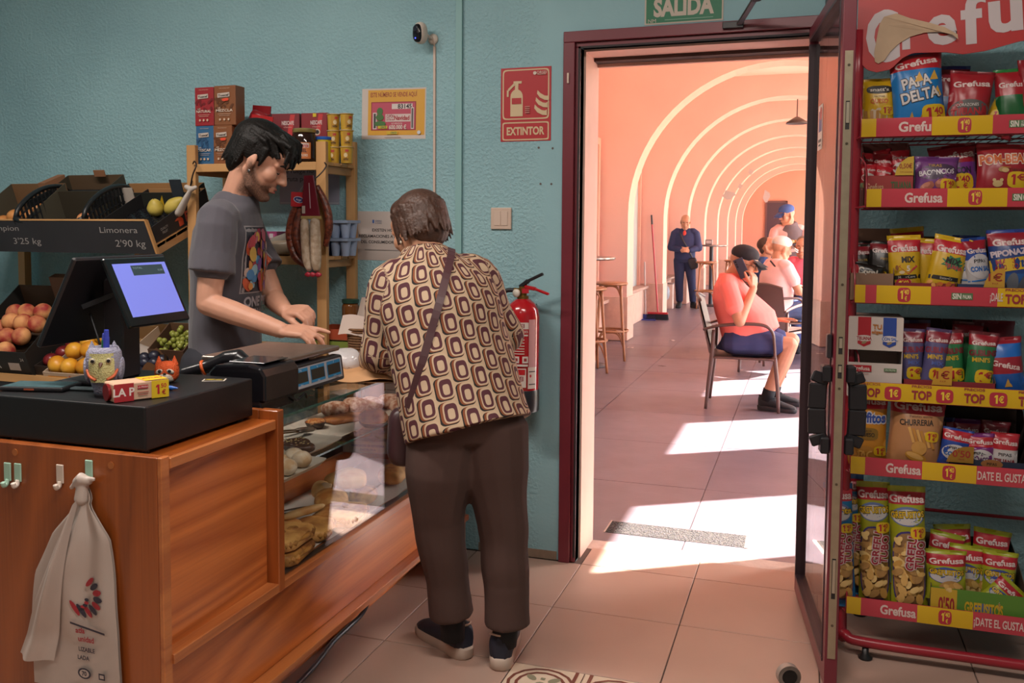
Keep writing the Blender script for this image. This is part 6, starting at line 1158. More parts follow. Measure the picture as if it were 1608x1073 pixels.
b = MB(); b.beam((-1.571, -.482, 1.240), (-1.606, -.509, 1.380), .008, .016, up=(0, 1, 0)); fp('end_edge', PINE, b)
p = Print(lambda u, v, l: (u-FO_[0], -.488-.027*(v-1.243)/.135-.0006-l-FO_[1], v)); ch = '#8f8a88'
p.text('Champion', -2.375, 1.345, .022, ch, width=.21); p.text("3'25 kg", -2.235, 1.290, .026, ch, width=.15); p.text('Limonera', -1.745, 1.340, .024, ch, width=.19); p.text("2'90 kg", -1.695, 1.285, .028, ch, width=.15); p.build('chalk_lettering', cb)
fp('front_lip', PINEX, MB().box(-2.75, -1.44, -.615, -.60, .700, .732)); fp('chalkboard', CHALK, MB().box(-2.75, -1.44, -.612, -.603, .56, .70))
for x in (-2.70, -1.98, -1.64): fp('post', PINE, MB().box(x, x+.04, -.10, -.06, 0, 1.44))
for x in (-1.98, -1.64): fp('strut', PINE, MB().box(x+.005, x+.035, -.14, -.10, 1.20, 1.36))
def slope(x, d, tier_, lift=0.0):     # a point on the sloping shelf, d metres up from its front edge
    y0, z0 = ((-.485, 1.275), (-.60, .712))[tier_]; return (x, y0+d*cs_-lift*sn_, z0+d*sn_+lift*cs_)
def fruit_box(lab, x0, x1, d0, d1, h, tr, out, inn, art=None, side=None, hb=None, name='fruit_carton', cat='carton'):
    t = thing(name, lab, cat, slope((x0+x1)/2, d0, tr), (SL, 0, 0)); w, d = x1-x0, d1-d0; th = .004; hb = hb or h
    MB().box(-w/2, w/2, 0, d, 0, th).build('base', C(inn, .8), t); MB().box(-w/2, w/2, 0, th, th, h).build('front_panel', C(out, .6), t); MB().box(-w/2, w/2, d-th, d, th, hb).build('back_panel', C(inn, .7), t)
    for s_ in (-1, 1): b = MB(); b.prism([(th, th), (d-th, th), (d-th, hb), (th, h)], lambda a, c, e: (e, a, c), s_*w/2-th*(s_ > 0), s_*w/2+th*(s_ < 0)); b.build('side_panel', [C(out, .6)][0], t)
    if art: p = Print(lambda u, v, l: (u, -l, v)); art(p, w, h); p.build('print', t)
    if side: p = Print(lambda u, v, l: (w/2+l, u, v)); side(p, d, h); p.build('print', t)
    return t
def fruit(nm, lab, pos, rad, m, group, rot=(0, 0, 0), fn=None, stem=True):
    if not stem:
        o = MB().ell((0, 0, 0), rad, None, 18, 12, fn=fn).build(nm, m, None, True); o.location = pos; o.rotation_euler = rot; return tag(o, lab, 'fruit', group)
    t = thing(nm, lab, 'fruit', pos, rot, group); MB().ell((0, 0, 0), rad, None, 18, 12, fn=fn).build('flesh', m, t, True)
    if stem: MB().cyl((0, 0, rad[2]*.9), (.002, 0, rad[2]*.9+.008), .0016, n=5).build('stem', C('#4a3a22', .8), t)
    return t
PEACH = crust('peach_skin', '#9c2f2a', '#d99a62', 11, .7, .05); PLUM = crust('plum_skin', '#4a1218', '#7a2428', 14, .3, .05); MANGO = crust('mango_skin', '#c77f1a', '#dba030', 9, .4, .05); BLUEP = crust('dark_plum', '#14141c', '#2c2c3c', 20, .35, .05); TOM = crust('orange_fruit', '#a8642c', '#c9884a', 9, .45, .05); PEAR = crust('pear_skin', '#a89438', '#c4ad52', 12, .5, .08); GRAPE = mat('green_grape', '#8f9440', .25, var=.2, vscale=40)
# upper tier
def pk(p, d, h): p.text('P', d*.58, h*.55, h*.55, '#c0482a', bold=.04, width=.03); p.poly([(d*.42, h*.2), (d*.50, h*.2), (d*.50, h*.55), (d*.46, h*.75), (d*.40, h*.72), (d*.36, h*.62), (d*.42, h*.58)], '#c0482a'); p.text('QUALITY', d*.18, h*.62, h*.14, '#a8a098', width=.05); p.text('FRUIT', d*.18, h*.40, h*.14, '#a8a098', width=.035)
fruit_box('black-sided fruit carton with an orange bird emblem beside the chalkboard end', -1.90, -1.592, .02, .42, .075, 0, '#1c1a1c', '#a87c50', lambda p, w, h: [p.text('PERA', -w*.25, h*.86, h*.14, '#c0482a', width=.05), p.text('QUALITY', w*.15, h*.86, h*.14, '#c0482a', width=.06)], pk, .11)
b = MB(); t = thing('fruit_nest', 'black plastic nest tray inside the pear carton', 'tray', slope(-1.745, .03, 0, .02), (SL, 0, 0)); b.grid(lambda u, v: (-.145+.29*u, .005+.37*v, .022+.014*math.sin(u*5*2*PI)*math.sin(v*6*2*PI)), np.linspace(0, 1, 41), np.linspace(0, 1, 49)); b.build('sheet', mat('nest_black', '#121216', .12), t, True)
pf_ = lambda q: Vector((q.x*(1 - .32*max(0, q.z/.05)), q.y*(1 - .32*max(0, q.z/.05)), q.z))
fruit('pear', 'blushing round pear in the black nest', slope(-1.735, .24, 0, .082), (.036, .036, .042), PEAR, 'pears', (.5, .2, 0), pf_); fruit('pear', 'long yellow pear leaning in the black nest', slope(-1.650, .26, 0, .085), (.034, .034, .056), PEAR, 'pears', (.3, .95, .3), pf_)
t = thing('plastic_crate', 'black plastic lattice crate with high handles on the fruit stand', 'crate', slope(-2.125, .03, 0), (SL, 0, .12)); KB = mat('crate_plastic', '#16191c', .4); w_, d_2 = .33, .38
MB().box(-w_/2, w_/2, 0, d_2, 0, .005).build('base', KB, t)
def lattice(nm, f, ln, hfun, open_=True):
    b = MB(); n = 14
    for k in range(n+1): u = ln*k/n; b.beam(f(u, .0), f(u, hfun(k/n)), .012, .010, up=(1, 1, 0))
    for zz in (.25, .5, .75): b.tube([f(ln*k/n, hfun(k/n)*zz) for k in range(n+1)], .0050, 4)
    b.build(nm, KB, t); MB().tube([f(ln*k/n, hfun(k/n)) for k in range(n+1)], .011, 6).build('rim', KB, t, True)
lattice('side_lattice', lambda u, z: (-w_/2, u, z), d_2, lambda s_: .10+.07*math.sin(PI*s_)**.5); lattice('side_lattice', lambda u, z: (w_/2, u, z), d_2, lambda s_: .10+.07*math.sin(PI*s_)**.5); lattice('end_lattice', lambda u, z: (-w_/2+u, d_2, z), w_, lambda s_: .10); lattice('end_lattice', lambda u, z: (-w_/2+u, 0, z), w_, lambda s_: .07+.04*(2*s_-1)**2)
for s_ in (-1, 1): MB().box(s_*w_/2-.004, s_*w_/2+.004, d_2*.25, d_2*.75, .115, .150).build('handle_bar', KB, t, bevel=.002)
for k, (dx, dd, lab) in enumerate(((-.01, .05, 'reddish apple at the front of the black crate'), (.035, .06, 'green-topped apple in the black crate'), (.05, .03, 'yellow-green apple near the crate corner'), (.02, .18, 'apple in the middle of the black crate'))): fruit('apple', lab, slope(-2.125+dx, .03+dd, 0, .038), (.034, .034, .031), [PEACH, PEAR, PEAR, PEACH][k], 'apples in the black crate')
fruit_box('brown carton of orange fruit at the left of the fruit stand', -2.62, -2.30, .03, .36, .075, 0, '#4a4538', '#7a5a3c', None, None, .16)
for k, (dx, dd, lv) in enumerate(((-.02, .05, 0), (.06, .05, 0), (.12, .05, 0), (.02, .13, 1), (.10, .14, 1), (.06, .22, 1), (.13, .24, 1), (-.05, .12, 0))):
    fruit('orange_fruit', ['orange fruit at the front edge of the brown carton', 'orange fruit second along the carton front', 'orange fruit by the crate at the carton front', 'orange fruit in the second row of the brown carton', 'orange fruit in the second row nearer the crate', 'orange fruit in the back row of the brown carton', 'orange fruit in the back corner by the crate', 'orange fruit at the far left of the brown carton'][k], slope(-2.47+dx, .04+dd, 0, .04+.025*lv), (.038, .038, .034), TOM, 'orange fruit in the brown carton')
t = fruit_box('dark open carton with folded brown flaps behind the black crate', -2.36, -2.04, .30, .45, .14, 0, '#3a3428', '#5a4632', None, None, .17); MB().box(-.20, -.16, .0, .13, .08, .18).build('flap', C('#8a5f42', .7), t); MB().box(.02, .08, .12, .126, .17, .20).build('flap', C('#8a5f42', .7), t)
def kr(p, w, h): p.ell(-w*.28, h*.7, .03, .014, '#a8242a'); p.text('TROPS', -w*.28, h*.7, .012, '#b8aaa0', bold=.03, width=.042); p.poly([(-w*.05, 0), (w*.10, 0), (w*.10, h*.9)], '#c29a1c'); p.ell(w*.26, h*.5, .03, .014, '#a8242a', .25); p.text('TROPS', w*.26, h*.5, .012, '#b8aaa0', bold=.03, width=.042, rot=.25)
t = fruit_box('black and yellow mango carton with red ovals behind the pear carton', -2.03, -1.62, .36, .455, .11, 0, '#22241f', '#a5794c', kr, None, .125); MB().box(-.20, -.11, -.004, .0, .05, .135).build('raised_flap', C('#b5aca2', .6), t); MB().box(.10, .16, -.004, .0, .08, .17).build('raised_flap', C('#2a3038', .5), t)
# lower tier
t = fruit_box('black carton of peaches on the lower tier', -2.50, -2.14, .02, .42, .115, 1, '#1a1816', '#4a3626', lambda p, w, h: [p.text('UTOPIA', -w*.12, h*.42, h*.22, '#b5aca4', bold=.03, width=.14), p.rect(w*.28, h*.40, .06, .035, '#a89a90'), p.text('24', w*.42, h*.70, h*.12, '#b5aca4')], None, .24); MB().box(.05, .17, .36, .40, .16, .30).build('flap', C('#5f4430', .7), t)
r_ = random.Random(5); k = 0
PL = [(-.34, .05, 0), (-.265, .05, 0), (-.19, .06, 0), (-.31, .13, .03), (-.24, .13, .03), (-.17, .14, .03), (-.34, .19, .035), (-.275, .205, .065), (-.205, .20, .065), (-.15, .22, .05), (-.24, .27, .08), (-.17, .29, .075), (-.31, .27, .075)]
NL = ['at the front left of the black carton', 'at the front of the black carton, second from the left', 'at the front right of the black carton', 'left in the second row', 'in the middle of the second row', 'right in the second row', 'at the left of the third row', 'on top in the third row', 'on top beside the carton side', 'at the right of the third row by the screen', 'topmost in the middle', 'topmost next to the till screen', 'topmost at the left']
for (dx, dd, lf), nl in zip(PL, NL): fruit('peach', 'red and yellow peach ' + nl, slope(-2.12+dx+.0, dd+.02, 1, .085+lf), (.041, .041, .038), PEACH, 'peaches', (r_.uniform(-1, 1), r_.uniform(-1, 1), r_.uniform(0, 6)), None, False)
fruit_box('narrow dark carton holding the row of plums', -2.136, -2.060, .04, .44, .045, 1, '#2a201c', '#4a3426')
for k, (dx, dd) in enumerate(((0, .10), (.004, .17), (-.004, .24), (.003, .31), (-.002, .38))): fruit('plum', ['dark red plum nearest the front of its row', 'second dark red plum of the row', 'middle dark red plum of the row', 'fourth dark red plum of the row', 'dark red plum at the back of its row'][k], slope(-2.098+dx, dd, 1, .040), (.034, .034, .031), PLUM, 'row of plums')
fruit_box('low wooden tray of yellow fruit with a printed pale front', -2.055, -1.76, .0, .40, .042, 1, '#b5a08a', '#8a6a44', lambda p, w, h: [p.text('San Miguel', w*.12, h*.5, h*.5, '#b5482a', bold=.02, width=.10), p.rect(-w*.25, h*.5, .10, h*.3, '#c08a3a')], None, .07)
ML = [(-.24, .06, 0), (-.165, .05, 0), (-.09, .06, 0), (-.20, .13, .03), (-.125, .14, .035), (-.06, .14, .02), (-.20, .22, .02), (-.13, .24, .045), (-.06, .23, .04), (-.13, .32, .04)]
MN = ['at the front left of the tray', 'at the front middle of the tray', 'at the front right of the tray', 'in the second row left', 'on top in the second row', 'in the second row by the paper', 'at the left of the third row', 'on top in the third row', 'on top near the column', 'at the back of the tray']
for (dx, dd, lf), nl in zip(ML, MN): fruit('yellow_mango', 'yellow oval fruit ' + nl, slope(-1.79+dx, dd, 1, .046+lf), (.037, .043, .036), MANGO, 'yellow fruit', (r_.uniform(-.4, .4), r_.uniform(-.4, .4), r_.uniform(0, 3)), None, False)
t = thing('wrapping_paper', 'crumpled white paper sheet beside the yellow fruit', 'paper', slope(-1.70, .10, 1, .03), (SL, 0, .2)); b = MB(); b.grid(lambda u, v: (-.07+.15*u, -.06+.30*v, .025*math.sin(4*u+3*v)+.05*u*(1-u)+.02*math.sin(11*v)), np.linspace(0, 1, 14), np.linspace(0, 1, 20)); b.build('sheet', C('#a89d94', .8), t, True)
fruit_box('brown carton lined with film holding grapes at the right of the lower tier', -1.63, -1.455, .155, .325, .09, 1, '#5a4030', '#6a4c34', lambda p, w, h: [p.text('mon', 0, h*.5, h*.35, '#b0b8b8')], None, .13)
t = thing('grape_bunch', 'bunch of green grapes in the right-hand carton', 'fruit', slope(-1.54, .24, 1, .085), (SL, 0, 0)); r_ = random.Random(2)
for k in range(44): MB().ell((r_.uniform(-.065, .065), r_.uniform(-.065, .065), r_.uniform(-.04, .035)), (.012, .012, .013), None, 10, 7).build('grape', GRAPE, t, True)
t = thing('fruit_bag', 'torn brown paper bag of dark plums beside the till column', 'bag', slope(-1.565, .0, 1, .0), (SL, 0, 0)); b = MB(); b.grid(lambda u, v: (.070*math.cos(u)*(1+.1*v), .072+.058*math.sin(u)*(1+.12*v), .005+(.085+.02*math.sin(5*u))*v), np.linspace(0, 2*PI, 33), np.linspace(0, 1, 6)); b.build('paper', mat('bag_brown', '#7a5638', .8, bump=.3, bscale=30), t, True)
for k, (dx, dd, lf) in enumerate(((-.04, .03, 0), (.0, .03, 0), (.04, .04, 0), (-.03, .08, .02), (.02, .085, .02), (-.05, .11, .03), (.0, .125, .035), (.045, .12, .02))): fruit('dark_plum', ['dark blue plum at the front left of the paper bag', 'dark blue plum at the front middle of the paper bag', 'dark blue plum at the front right of the paper bag', 'dark blue plum in the second row left', 'dark blue plum in the second row right', 'dark blue plum at the back left of the bag', 'dark blue plum topmost in the bag', 'dark blue plum at the back right of the bag'][k], slope(-1.565+dx*.85, .02+dd*.75, 1, .05+lf), (.024, .024, .022), BLUEP, 'dark plums in the paper bag', (0, 0, 0), None, False)
# ------------------------------------------------------------------ people
from mathutils.bvhtree import BVHTree
SKIN = mat('skin_light', '#c08d75', .55, var=.06, vscale=25, sss=.04, bump=.08, bscale=250)
SKIN2 = mat('skin_tan', '#c08a6c', .55, var=.06, vscale=25, sss=.04)
def loft(mb, rings, n=28):
    """closed body section through ellipses (centre, half-axis a, half-axis b)"""
    V = []
    for c, a, b_ in rings:
        c, a, b_ = Vector(c), Vector(a), Vector(b_)
        V += [tuple(c + a*math.cos(2*PI*i/n) + b_*math.sin(2*PI*i/n)) for i in range(n)]
    m = len(rings); mb._add(V, [(j*n+i, j*n+(i+1) % n, (j+1)*n+(i+1) % n, (j+1)*n+i) for j in range(m-1) for i in range(n)] + [tuple(range(n-1, -1, -1)), tuple(range((m-1)*n, m*n))])
def head_frame(fwd, roll=0.0):
    f = Vector(fwd).normalized(); l = Vector((0, 0, 1)).cross(f).normalized(); u = f.cross(l)
    R = Matrix((f, l, u)).transposed(); return R @ Matrix.Rotation(roll, 3, 'X')
def head_shapes(mb, c, R, s=1.0, ears=True):
    c = Vector(c); P = lambda x, y, z: c + R @ Vector((x*s, y*s, z*s))
    def E(x, y, z, a, b_, d, R2=None): mb.ell(P(x, y, z), (a*s, b_*s, d*s), R if R2 is None else R @ R2, 18, 12)
    E(-.012, 0, .032, .096, .076, .084); E(.030, 0, -.028, .062, .058, .080); E(.050, 0, .040, .048, .062, .045)
    for q in (-1, 1):
        mb.limb([P(-.012, q*.056, -.040), P(.020, q*.048, -.082), P(.066, q*.012, -.108)], [.020*s, .020*s, .018*s]); E(.056, q*.036, -.022, .030, .026, .030)
        mb.limb([P(.082, q*.014, .018), P(.070, q*.046, .018)], [.011*s, .011*s])
        if ears: mb.ell(P(-.008, q*.077, -.004), (.019*s, .008*s, .032*s), R @ Rz(q*.35), 14, 10); mb.ell(P(-.002, q*.074, -.030), (.010*s, .006*s, .012*s), R, 10, 8)
    E(.074, 0, -.104, .018, .022, .016); mb.limb([P(.086, 0, .014), P(.102, 0, -.014), P(.110, 0, -.030)], [.009*s, .011*s, .0125*s]); 
    for q in (-1, 1): E(.098, q*.011, -.033, .012, .009, .008)
    E(.084, 0, -.062, .014, .024, .0065); E(.082, 0, -.074, .014, .021, .007); E(.070, 0, -.056, .022, .030, .026)
    return P
def eyes(P, par, s, lash='#241a16', brow='#2a1e18', closed=True, R=None):
    for q in (-1, 1):
        MB().tube([P(.083, q*.018, -.004), P(.0845, q*.030, -.007), P(.074, q*.043, -.004)], .0018*s, 6, sm=3).build('eyelashes', C(lash, .8), par, True)
        MB().tube([P(.094, q*.012, .020), P(.091, q*.030, .026), P(.076, q*.048, .020)], [.003*s, .0042*s, .002*s], 6, sm=3).build('eyebrow', C(brow, .9), par, True)
def hand_shapes(mb, w, d, nrm, s=1.0, curls=((.2, .3, .2),)*4, thumb=(.5, .2, .2), side=1, spread=.06):
    """palm and five fingers; d: along the fingers, nrm: back of the hand, side: +1 thumb on the left of d seen from the back"""
    w, d, nrm = Vector(w), Vector(d).normalized(), Vector(nrm); nrm = (nrm - d*nrm.dot(d)).normalized(); y = nrm.cross(d)*side; tips = []
    P = lambda a, b_, c_: w + (d*a + y*b_ + nrm*c_)*s
    for b_ in (-.026, -.009, .009, .026): mb.limb([P(.012, b_*.7, 0), P(.050, b_*.95, .001), P(.088, b_, .0)], [.014*s, .0135*s, .0115*s], 10)
    for i, (b_, ln, rr) in enumerate(((.029, .072, .0092), (.010, .080, .0095), (-.010, .074, .0090), (-.028, .058, .0080))):
        a0 = (b_/.029)*spread; dr = (d*math.cos(a0) + y*math.sin(a0)); p = P(.088, b_, 0); pts = [p]; ang = 0
        for k, fr in enumerate((.46, .30, .24)): ang += curls[i % len(curls)][k]; p = p + (dr*math.cos(ang) - nrm*math.sin(ang))*ln*fr*s; pts.append(p)
        mb.limb(pts, [rr*1.08*s, rr*s, rr*.92*s, rr*.72*s], 10); tips.append(pts[-1])
    p = P(.022, .026, -.004); pts = [p]; ang = thumb[0]; dn = thumb[1]
    for k, ln in enumerate((.040, .034, .026)):
        p = p + (d*math.cos(ang) + y*math.sin(ang) - nrm*dn)*ln*s; pts.append(p); ang -= thumb[2]
    mb.limb(pts, [.0155*s, .0125*s, .0112*s, .0085*s], 10); tips.append(pts[-1]); return tips
def wrinkle(amp, f, seed=1):
    r = np.random.RandomState(seed); K = r.normal(size=(5, 3))*f; ph = r.uniform(0, 6, 5)
    def post(V, N, me):
        d = sum(np.sin(V @ K[i] + ph[i] + 1.3*np.sin(V @ K[(i+1) % 5]*.5)) for i in range(5))/5; return V + N*(amp*d)[:, None]
    return post
def shoe(par, heel, toe, s=1.0, upper='#23263a', sole='#b5a596', name='shoe', trim='#c2aa98', zg=0.0):
    heel, toe = Vector((heel[0], heel[1], zg)), Vector((toe[0], toe[1], zg)); d = (toe-heel); L_ = d.length; d.normalize(); y = Vector((-d.y, d.x, 0)); z = Vector((0, 0, 1))
    prof = [(-.008, .012), (.002, .025), (.016, .033), (.04, .036), (.12, .034), (.2, .040), (.24, .042), (.27, .034), (.285, .018)]; k = L_/.285
    out = [heel + d*a*k + y*b_ for a, b_ in prof] + [heel + d*a*k - y*b_ for a, b_ in prof[::-1]]
    b = MB(); n = len(out); lv = ((0, .96), (.006, 1.0), (.026, 1.02), (.032, .97)); cen = heel + d*L_*.5
    V = [tuple(cen + (p-cen)*sc_ + z*(h + (.010*max(0, 1-abs((p-heel).dot(d))/(.06)))*(h > .01))) for h, sc_ in lv for p in out]
    b._add(V, [(j*n+i, j*n+(i+1) % n, (j+1)*n+(i+1) % n, (j+1)*n+i) for j in range(3) for i in range(n)] + [tuple(range(n-1, -1, -1)), tuple(range(3*n, 4*n))]); up = MB()
    sh = None
    loft(up, [(heel + d*a*k + z*h, y*w_, z*t_) for a, h, w_, t_ in ((-.004, .064, .022, .040), (.02, .068, .036, .046), (.06, .064, .041, .044), (.10, .060, .041, .044), (.15, .050, .041, .036), (.20, .042, .043, .026), (.245, .036, .041, .020), (.278, .032, .026, .012))], 20)
    up.ell(heel + d*.034 + z*.062, (.037, .037, .052), Matrix((d, y, z)).transposed(), 18, 12, e=.75)
    u_ = fuse('upper', up, .005, C(upper, .7), par, 3); b.build('sole', C(sole, .7), u_, True, auto=50)
    MB().tube([heel + d*a*k + y*b_ + z*h for a, b_, h in ((-.002, 0, .112), (.03, .031, .104), (.07, .036, .090), (.118, .018, .100), (.118, -.018, .100), (.07, -.036, .090), (.03, -.031, .104))], .0032, 6, sm=3, closed=True).build('collar_trim', C(trim, .8), u_, True)
    for q in range(4): MB().tube([heel + d*(.125+.018*q)*k + y*.020 + z*(.090-.010*q), heel + d*(.130+.018*q)*k + z*(.100-.010*q), heel + d*(.125+.018*q)*k - y*.020 + z*(.090-.010*q)], .0022, 5).build('lace', C(trim, .8), u_, True)
    return u_
def clumps(mb, c, R, pts, s=1.0):
    """locks of hair: each a list of local points with radii"""
    for P_, rr in pts: mb.limb([Vector(c) + R @ (Vector(p)*s) for p in P_], [q*s for q in rr], 8)
# ---- the young shop assistant behind the counter
SE = Vector((-1.15, -.62, 0)); F = Vector((.94, .33, 0)).normalized(); RT = Vector((F.y, -F.x, 0))
sel = thing('person', 'young bearded man in a grey printed T-shirt working behind the counter', 'person', SE)
V3 = lambda *a: Vector(a) - SE
HCs = V3(-1.010, -.600, 1.600); HRs = head_frame((.90, .30, -.52)); 
b = MB(); Ps = head_shapes(b, HCs, HRs, 1.06)
ZV = Vector((0, 0, 1)); lean = [(.80, -.010, .150, .105), (.95, -.005, .150, .100), (1.12, 0, .150, .100), (1.26, .010, .172, .110), (1.37, .022, .180, .10), (1.44, .035, .11, .075)]
loft(b, [(V3(-1.16, -.62, z) + F*dx, RT*w_, F*d_) for z, dx, w_, d_ in lean])
nb = V3(-1.16, -.62, 1.42)+F*.035
b.limb([nb, V3(-1.095, -.615, 1.48), HCs + HRs @ Vector((-.03, 0, -.04))], [.068, .060, .058], sm=3)
shR, shL = V3(-1.075, -.780, 1.375), V3(-1.190, -.455, 1.375)
elR, elL, wrR, wrL = V3(-1.085, -.825, 1.082), V3(-1.035, -.475, 1.075), V3(-.770, -.850, 1.002), V3(-.880, -.645, 1.048)
b.limb([shR, shR.lerp(elR, .5), elR], [.055, .050, .043], sm=3); b.limb([elR, elR.lerp(wrR, .35), wrR], [.043, .042, .028], sm=3)
b.limb([shL, shL.lerp(elL, .5), elL], [.055, .050, .043], sm=3); b.limb([elL, elL.lerp(wrL, .35), wrL], [.043, .040, .028], sm=3)
hand_shapes(b, wrR, (1, .02, -.02), (.05, -.35, 1), 1.02, ((.12, .12, .08), (.45, .45, .3), (.65, .6, .4), (.7, .6, .4)), (.45, .45, .1), 1, .10)
hand_shapes(b, wrL, (.92, -.25, .05), (.15, -.45, .9), 1.0, ((.7, .7, .4), (.8, .7, .4), (.9, .7, .4), (.9, .7, .4)), (.35, .4, .1), -1, .04)
for q, (hx, hy) in enumerate(((-1.17, -.71), (-1.17, -.53))): b.limb([V3(hx, hy, .86), V3(hx+.01, hy, .48), V3(hx, hy, .09)], [.088, .058, .045], sm=3)
def stub_post(V_, N, me):
    q = (V_ - np.array(HCs)) @ np.array(HRs)/1.06; x, y, z = q[:, 0], np.abs(q[:, 1]), q[:, 2]
    top = np.interp(x, [-.02, .0, .02, .05, .075, .10], [.0, -.005, -.040, -.062, -.050, -.046]); ss = lambda a, lo, hi: np.clip((a-lo)/(hi-lo), 0, 1)
    m = ss(top-z, -.006, .012)*ss(x, -.022, -.006)*(1-ss(-z, .122, .14)*(x < .03)); lips = (y < .024) & (z > -.082) & (z < -.056) & (x > .08); m = np.where(lips, .15, m)*(z > -.16)
    at = me.attributes.new('stub', 'FLOAT', 'POINT'); at.data.foreach_set('value', m.astype(np.float32))
def stub_mat():
    m = SKIN.copy(); m.name = 'skin_stubble'; nt = m.node_tree; L = nt.links.new; bs = nt.nodes['Principled BSDF']; src = bs.inputs['Base Color'].links[0].from_socket
    at = node(nt, 'ShaderNodeAttribute', attribute_name='stub'); no = node(nt, 'ShaderNodeTexNoise'); no.inputs['Scale'].default_value = 260; mr = node(nt, 'ShaderNodeMapRange'); mr.inputs[1].default_value = .3; mr.inputs[2].default_value = .7; mr.inputs[3].default_value = .55; mr.inputs[4].default_value = 1.0; L(no.outputs['Fac'], mr.inputs[0])
    mu = node(nt, 'ShaderNodeMath', operation='MULTIPLY'); L(at.outputs['Fac'], mu.inputs[0]); L(mr.outputs[0], mu.inputs[1]); mx = node(nt, 'ShaderNodeMix', data_type='RGBA'); L(mu.outputs[0], mx.inputs[0]); L(src, mx.inputs[6]); mx.inputs[7].default_value = (*lin('#3d2a20'), 1); L(mx.outputs[2], bs.inputs['Base Color']); return m
body = fuse('body', b, .0042, stub_mat(), sel, 3, post=stub_post)
# T-shirt
b = MB(); loft(b, [(V3(-1.16, -.62, z) + F*dx, RT*w_, F*d_) for z, dx, w_, d_ in ((.78, .0, .178, .138), (.92, .0, .174, .132), (1.08, .004, .172, .128), (1.22, .010, .190, .132), (1.34, .020, .205, .122), (1.405, .028, .175, .10), (1.445, .040, .105, .092), (1.475, .050, .080, .080), (1.488, .056, .070, .070))])
for sh, el in ((shR, elR), (shL, elL)):
    i_ = sh.lerp(V3(-1.13, -.62, 1.36), .35); b.limb([i_, sh + Vector((0, 0, .005)), sh.lerp(el, .30), sh.lerp(el, .52)], [.078, .073, .078, .080], sm=3, sub=2); b.cyl(sh.lerp(el, .40), sh.lerp(el, .62), .079, .086, 20)
SHIRT = mat('grey_tshirt', '#4a474f', .85, var=.05, vscale=14, bump=.12, bscale=400, sheen=.2)
shirt = fuse('tshirt', b, .0055, SHIRT, sel, 3, post=wrinkle(.0055, 26, 4))
b = MB()
for hy in (-.71, -.53): b.limb([V3(-1.17, hy, .84), V3(-1.16, hy, .48), V3(-1.17, hy, .07)], [.105, .08, .07], sm=3)
loft(b, [(V3(-1.16, -.62, z), RT*.165, F*.125) for z in (.72, .80, .90)]); fuse('trousers', b, .009, C('#26262e', .85), sel, 3)
for hy in (-.71, -.53): shoe(sel, (-1.15-.09+1.15, hy+.62), (-1.15+.18+1.15, hy+.62))
# print on the chest: a framed panel of coloured patches with lettering below
me = shirt.data; bv = BVHTree.FromPolygons([v.co for v in me.vertices], [p.vertices for p in me.polygons]); pc = V3(-1.16, -.62, 1.235)
def on_shirt(u, v, l):
    o_ = pc - RT*u + ZV*v + F*.6; h = bv.ray_cast(o_, -F); q = h[0] if h[0] is not None else pc - RT*u + ZV*v + F*.13; return q + F*(.001+l*.8)
p = Print(lambda u, v, l: on_shirt(u-.028, v, l)); p.rect(0, 0, .204, .250, '#8f8a8c', 0, 12, 12); p.rect(0, 0, .194, .240, '#2b2a35', 0, 12, 12); r_ = random.Random(12)
cols = ['#b03a44', '#c98a4a', '#c26a7a', '#4a7aa8', '#8fb0bc', '#c9a24a', '#a83a52', '#7a4a8a', '#d0b0a0', '#c25a3a']
for k in range(70):
    x, y = r_.uniform(-.080, .080), r_.uniform(-.100, .098); p.ell(x, y, r_.uniform(.008, .020), r_.uniform(.012, .030), cols[k % 10], r_.uniform(-.6, .6), 10)
p.text('ONE PIECE', 0, -.155, .034, '#98949a', bold=.04, width=.19); p.text('ワンピース', .01, -.196, .026, '#98949a', bold=.02, width=.14); p.build('chest_print', shirt, True)
# hair, beard, features
HAIR = mat('black_hair', '#0d0907', .55, var=.35, vscale=70, bump=.6, bscale=160, spec=.25)
b = MB(); s = 1.06; H = lambda x, y, z: HCs + HRs @ (Vector((x, y, z))*s)
b.ell(H(-.026, 0, .058), (.104*s, .087*s, .084*s), HRs, 24, 16); b.ell(H(-.070, 0, .000), (.048*s, .074*s, .085*s), HRs, 18, 12); b.ell(H(.035, 0, .098), (.060*s, .070*s, .034*s), HRs, 18, 12)
for q in (-1, 1): b.ell(H(-.022, q*.070, .045), (.055*s, .016*s, .055*s), HRs, 14, 10); b.limb([H(.020, q*.073, .050), H(.022, q*.0735, .010), H(.020, q*.072, -.012)], [.014*s, .008*s, .004*s], 8)
r_ = random.Random(4); L_ = []
for k in range(60):
    y = r_.uniform(-.075, .075); x0 = r_.uniform(-.06, .04); z0 = .128 - 5*y*y - .6*max(0, -x0)**1.2; L_.append(([(x0, y, z0), (x0+.06, y*1.02+r_.uniform(-.01, .01), z0-.008), (min(.112, x0+.105), y+r_.uniform(-.015, .015), z0-.040-r_.uniform(0, .02))], [.008, .011, .003]))
for k in range(22):
    y = r_.uniform(-.070, .070); L_.append(([(.045, y*.9, .118), (.090, y, .098), (.114-abs(y)*.25, y+r_.uniform(-.02, .02), .048-r_.uniform(0, .022))], [.011, .010, .003]))
for k in range(50):
    a = r_.uniform(1.5, 4.78); y = .080*math.sin(a); x = -.03+.088*math.cos(a); L_.append(([(x*.8, y*.85, .10), (x, y, .05), (x*1.04+.0, y*1.0, r_.uniform(-.055, .0) if math.cos(a) < -.2 else .01)], [.010, .010, .003]))
clumps(b, HCs, HRs, L_, s); fuse('hair', b, .0032, HAIR, sel, 2)
eyes(Ps, sel, 1.06)
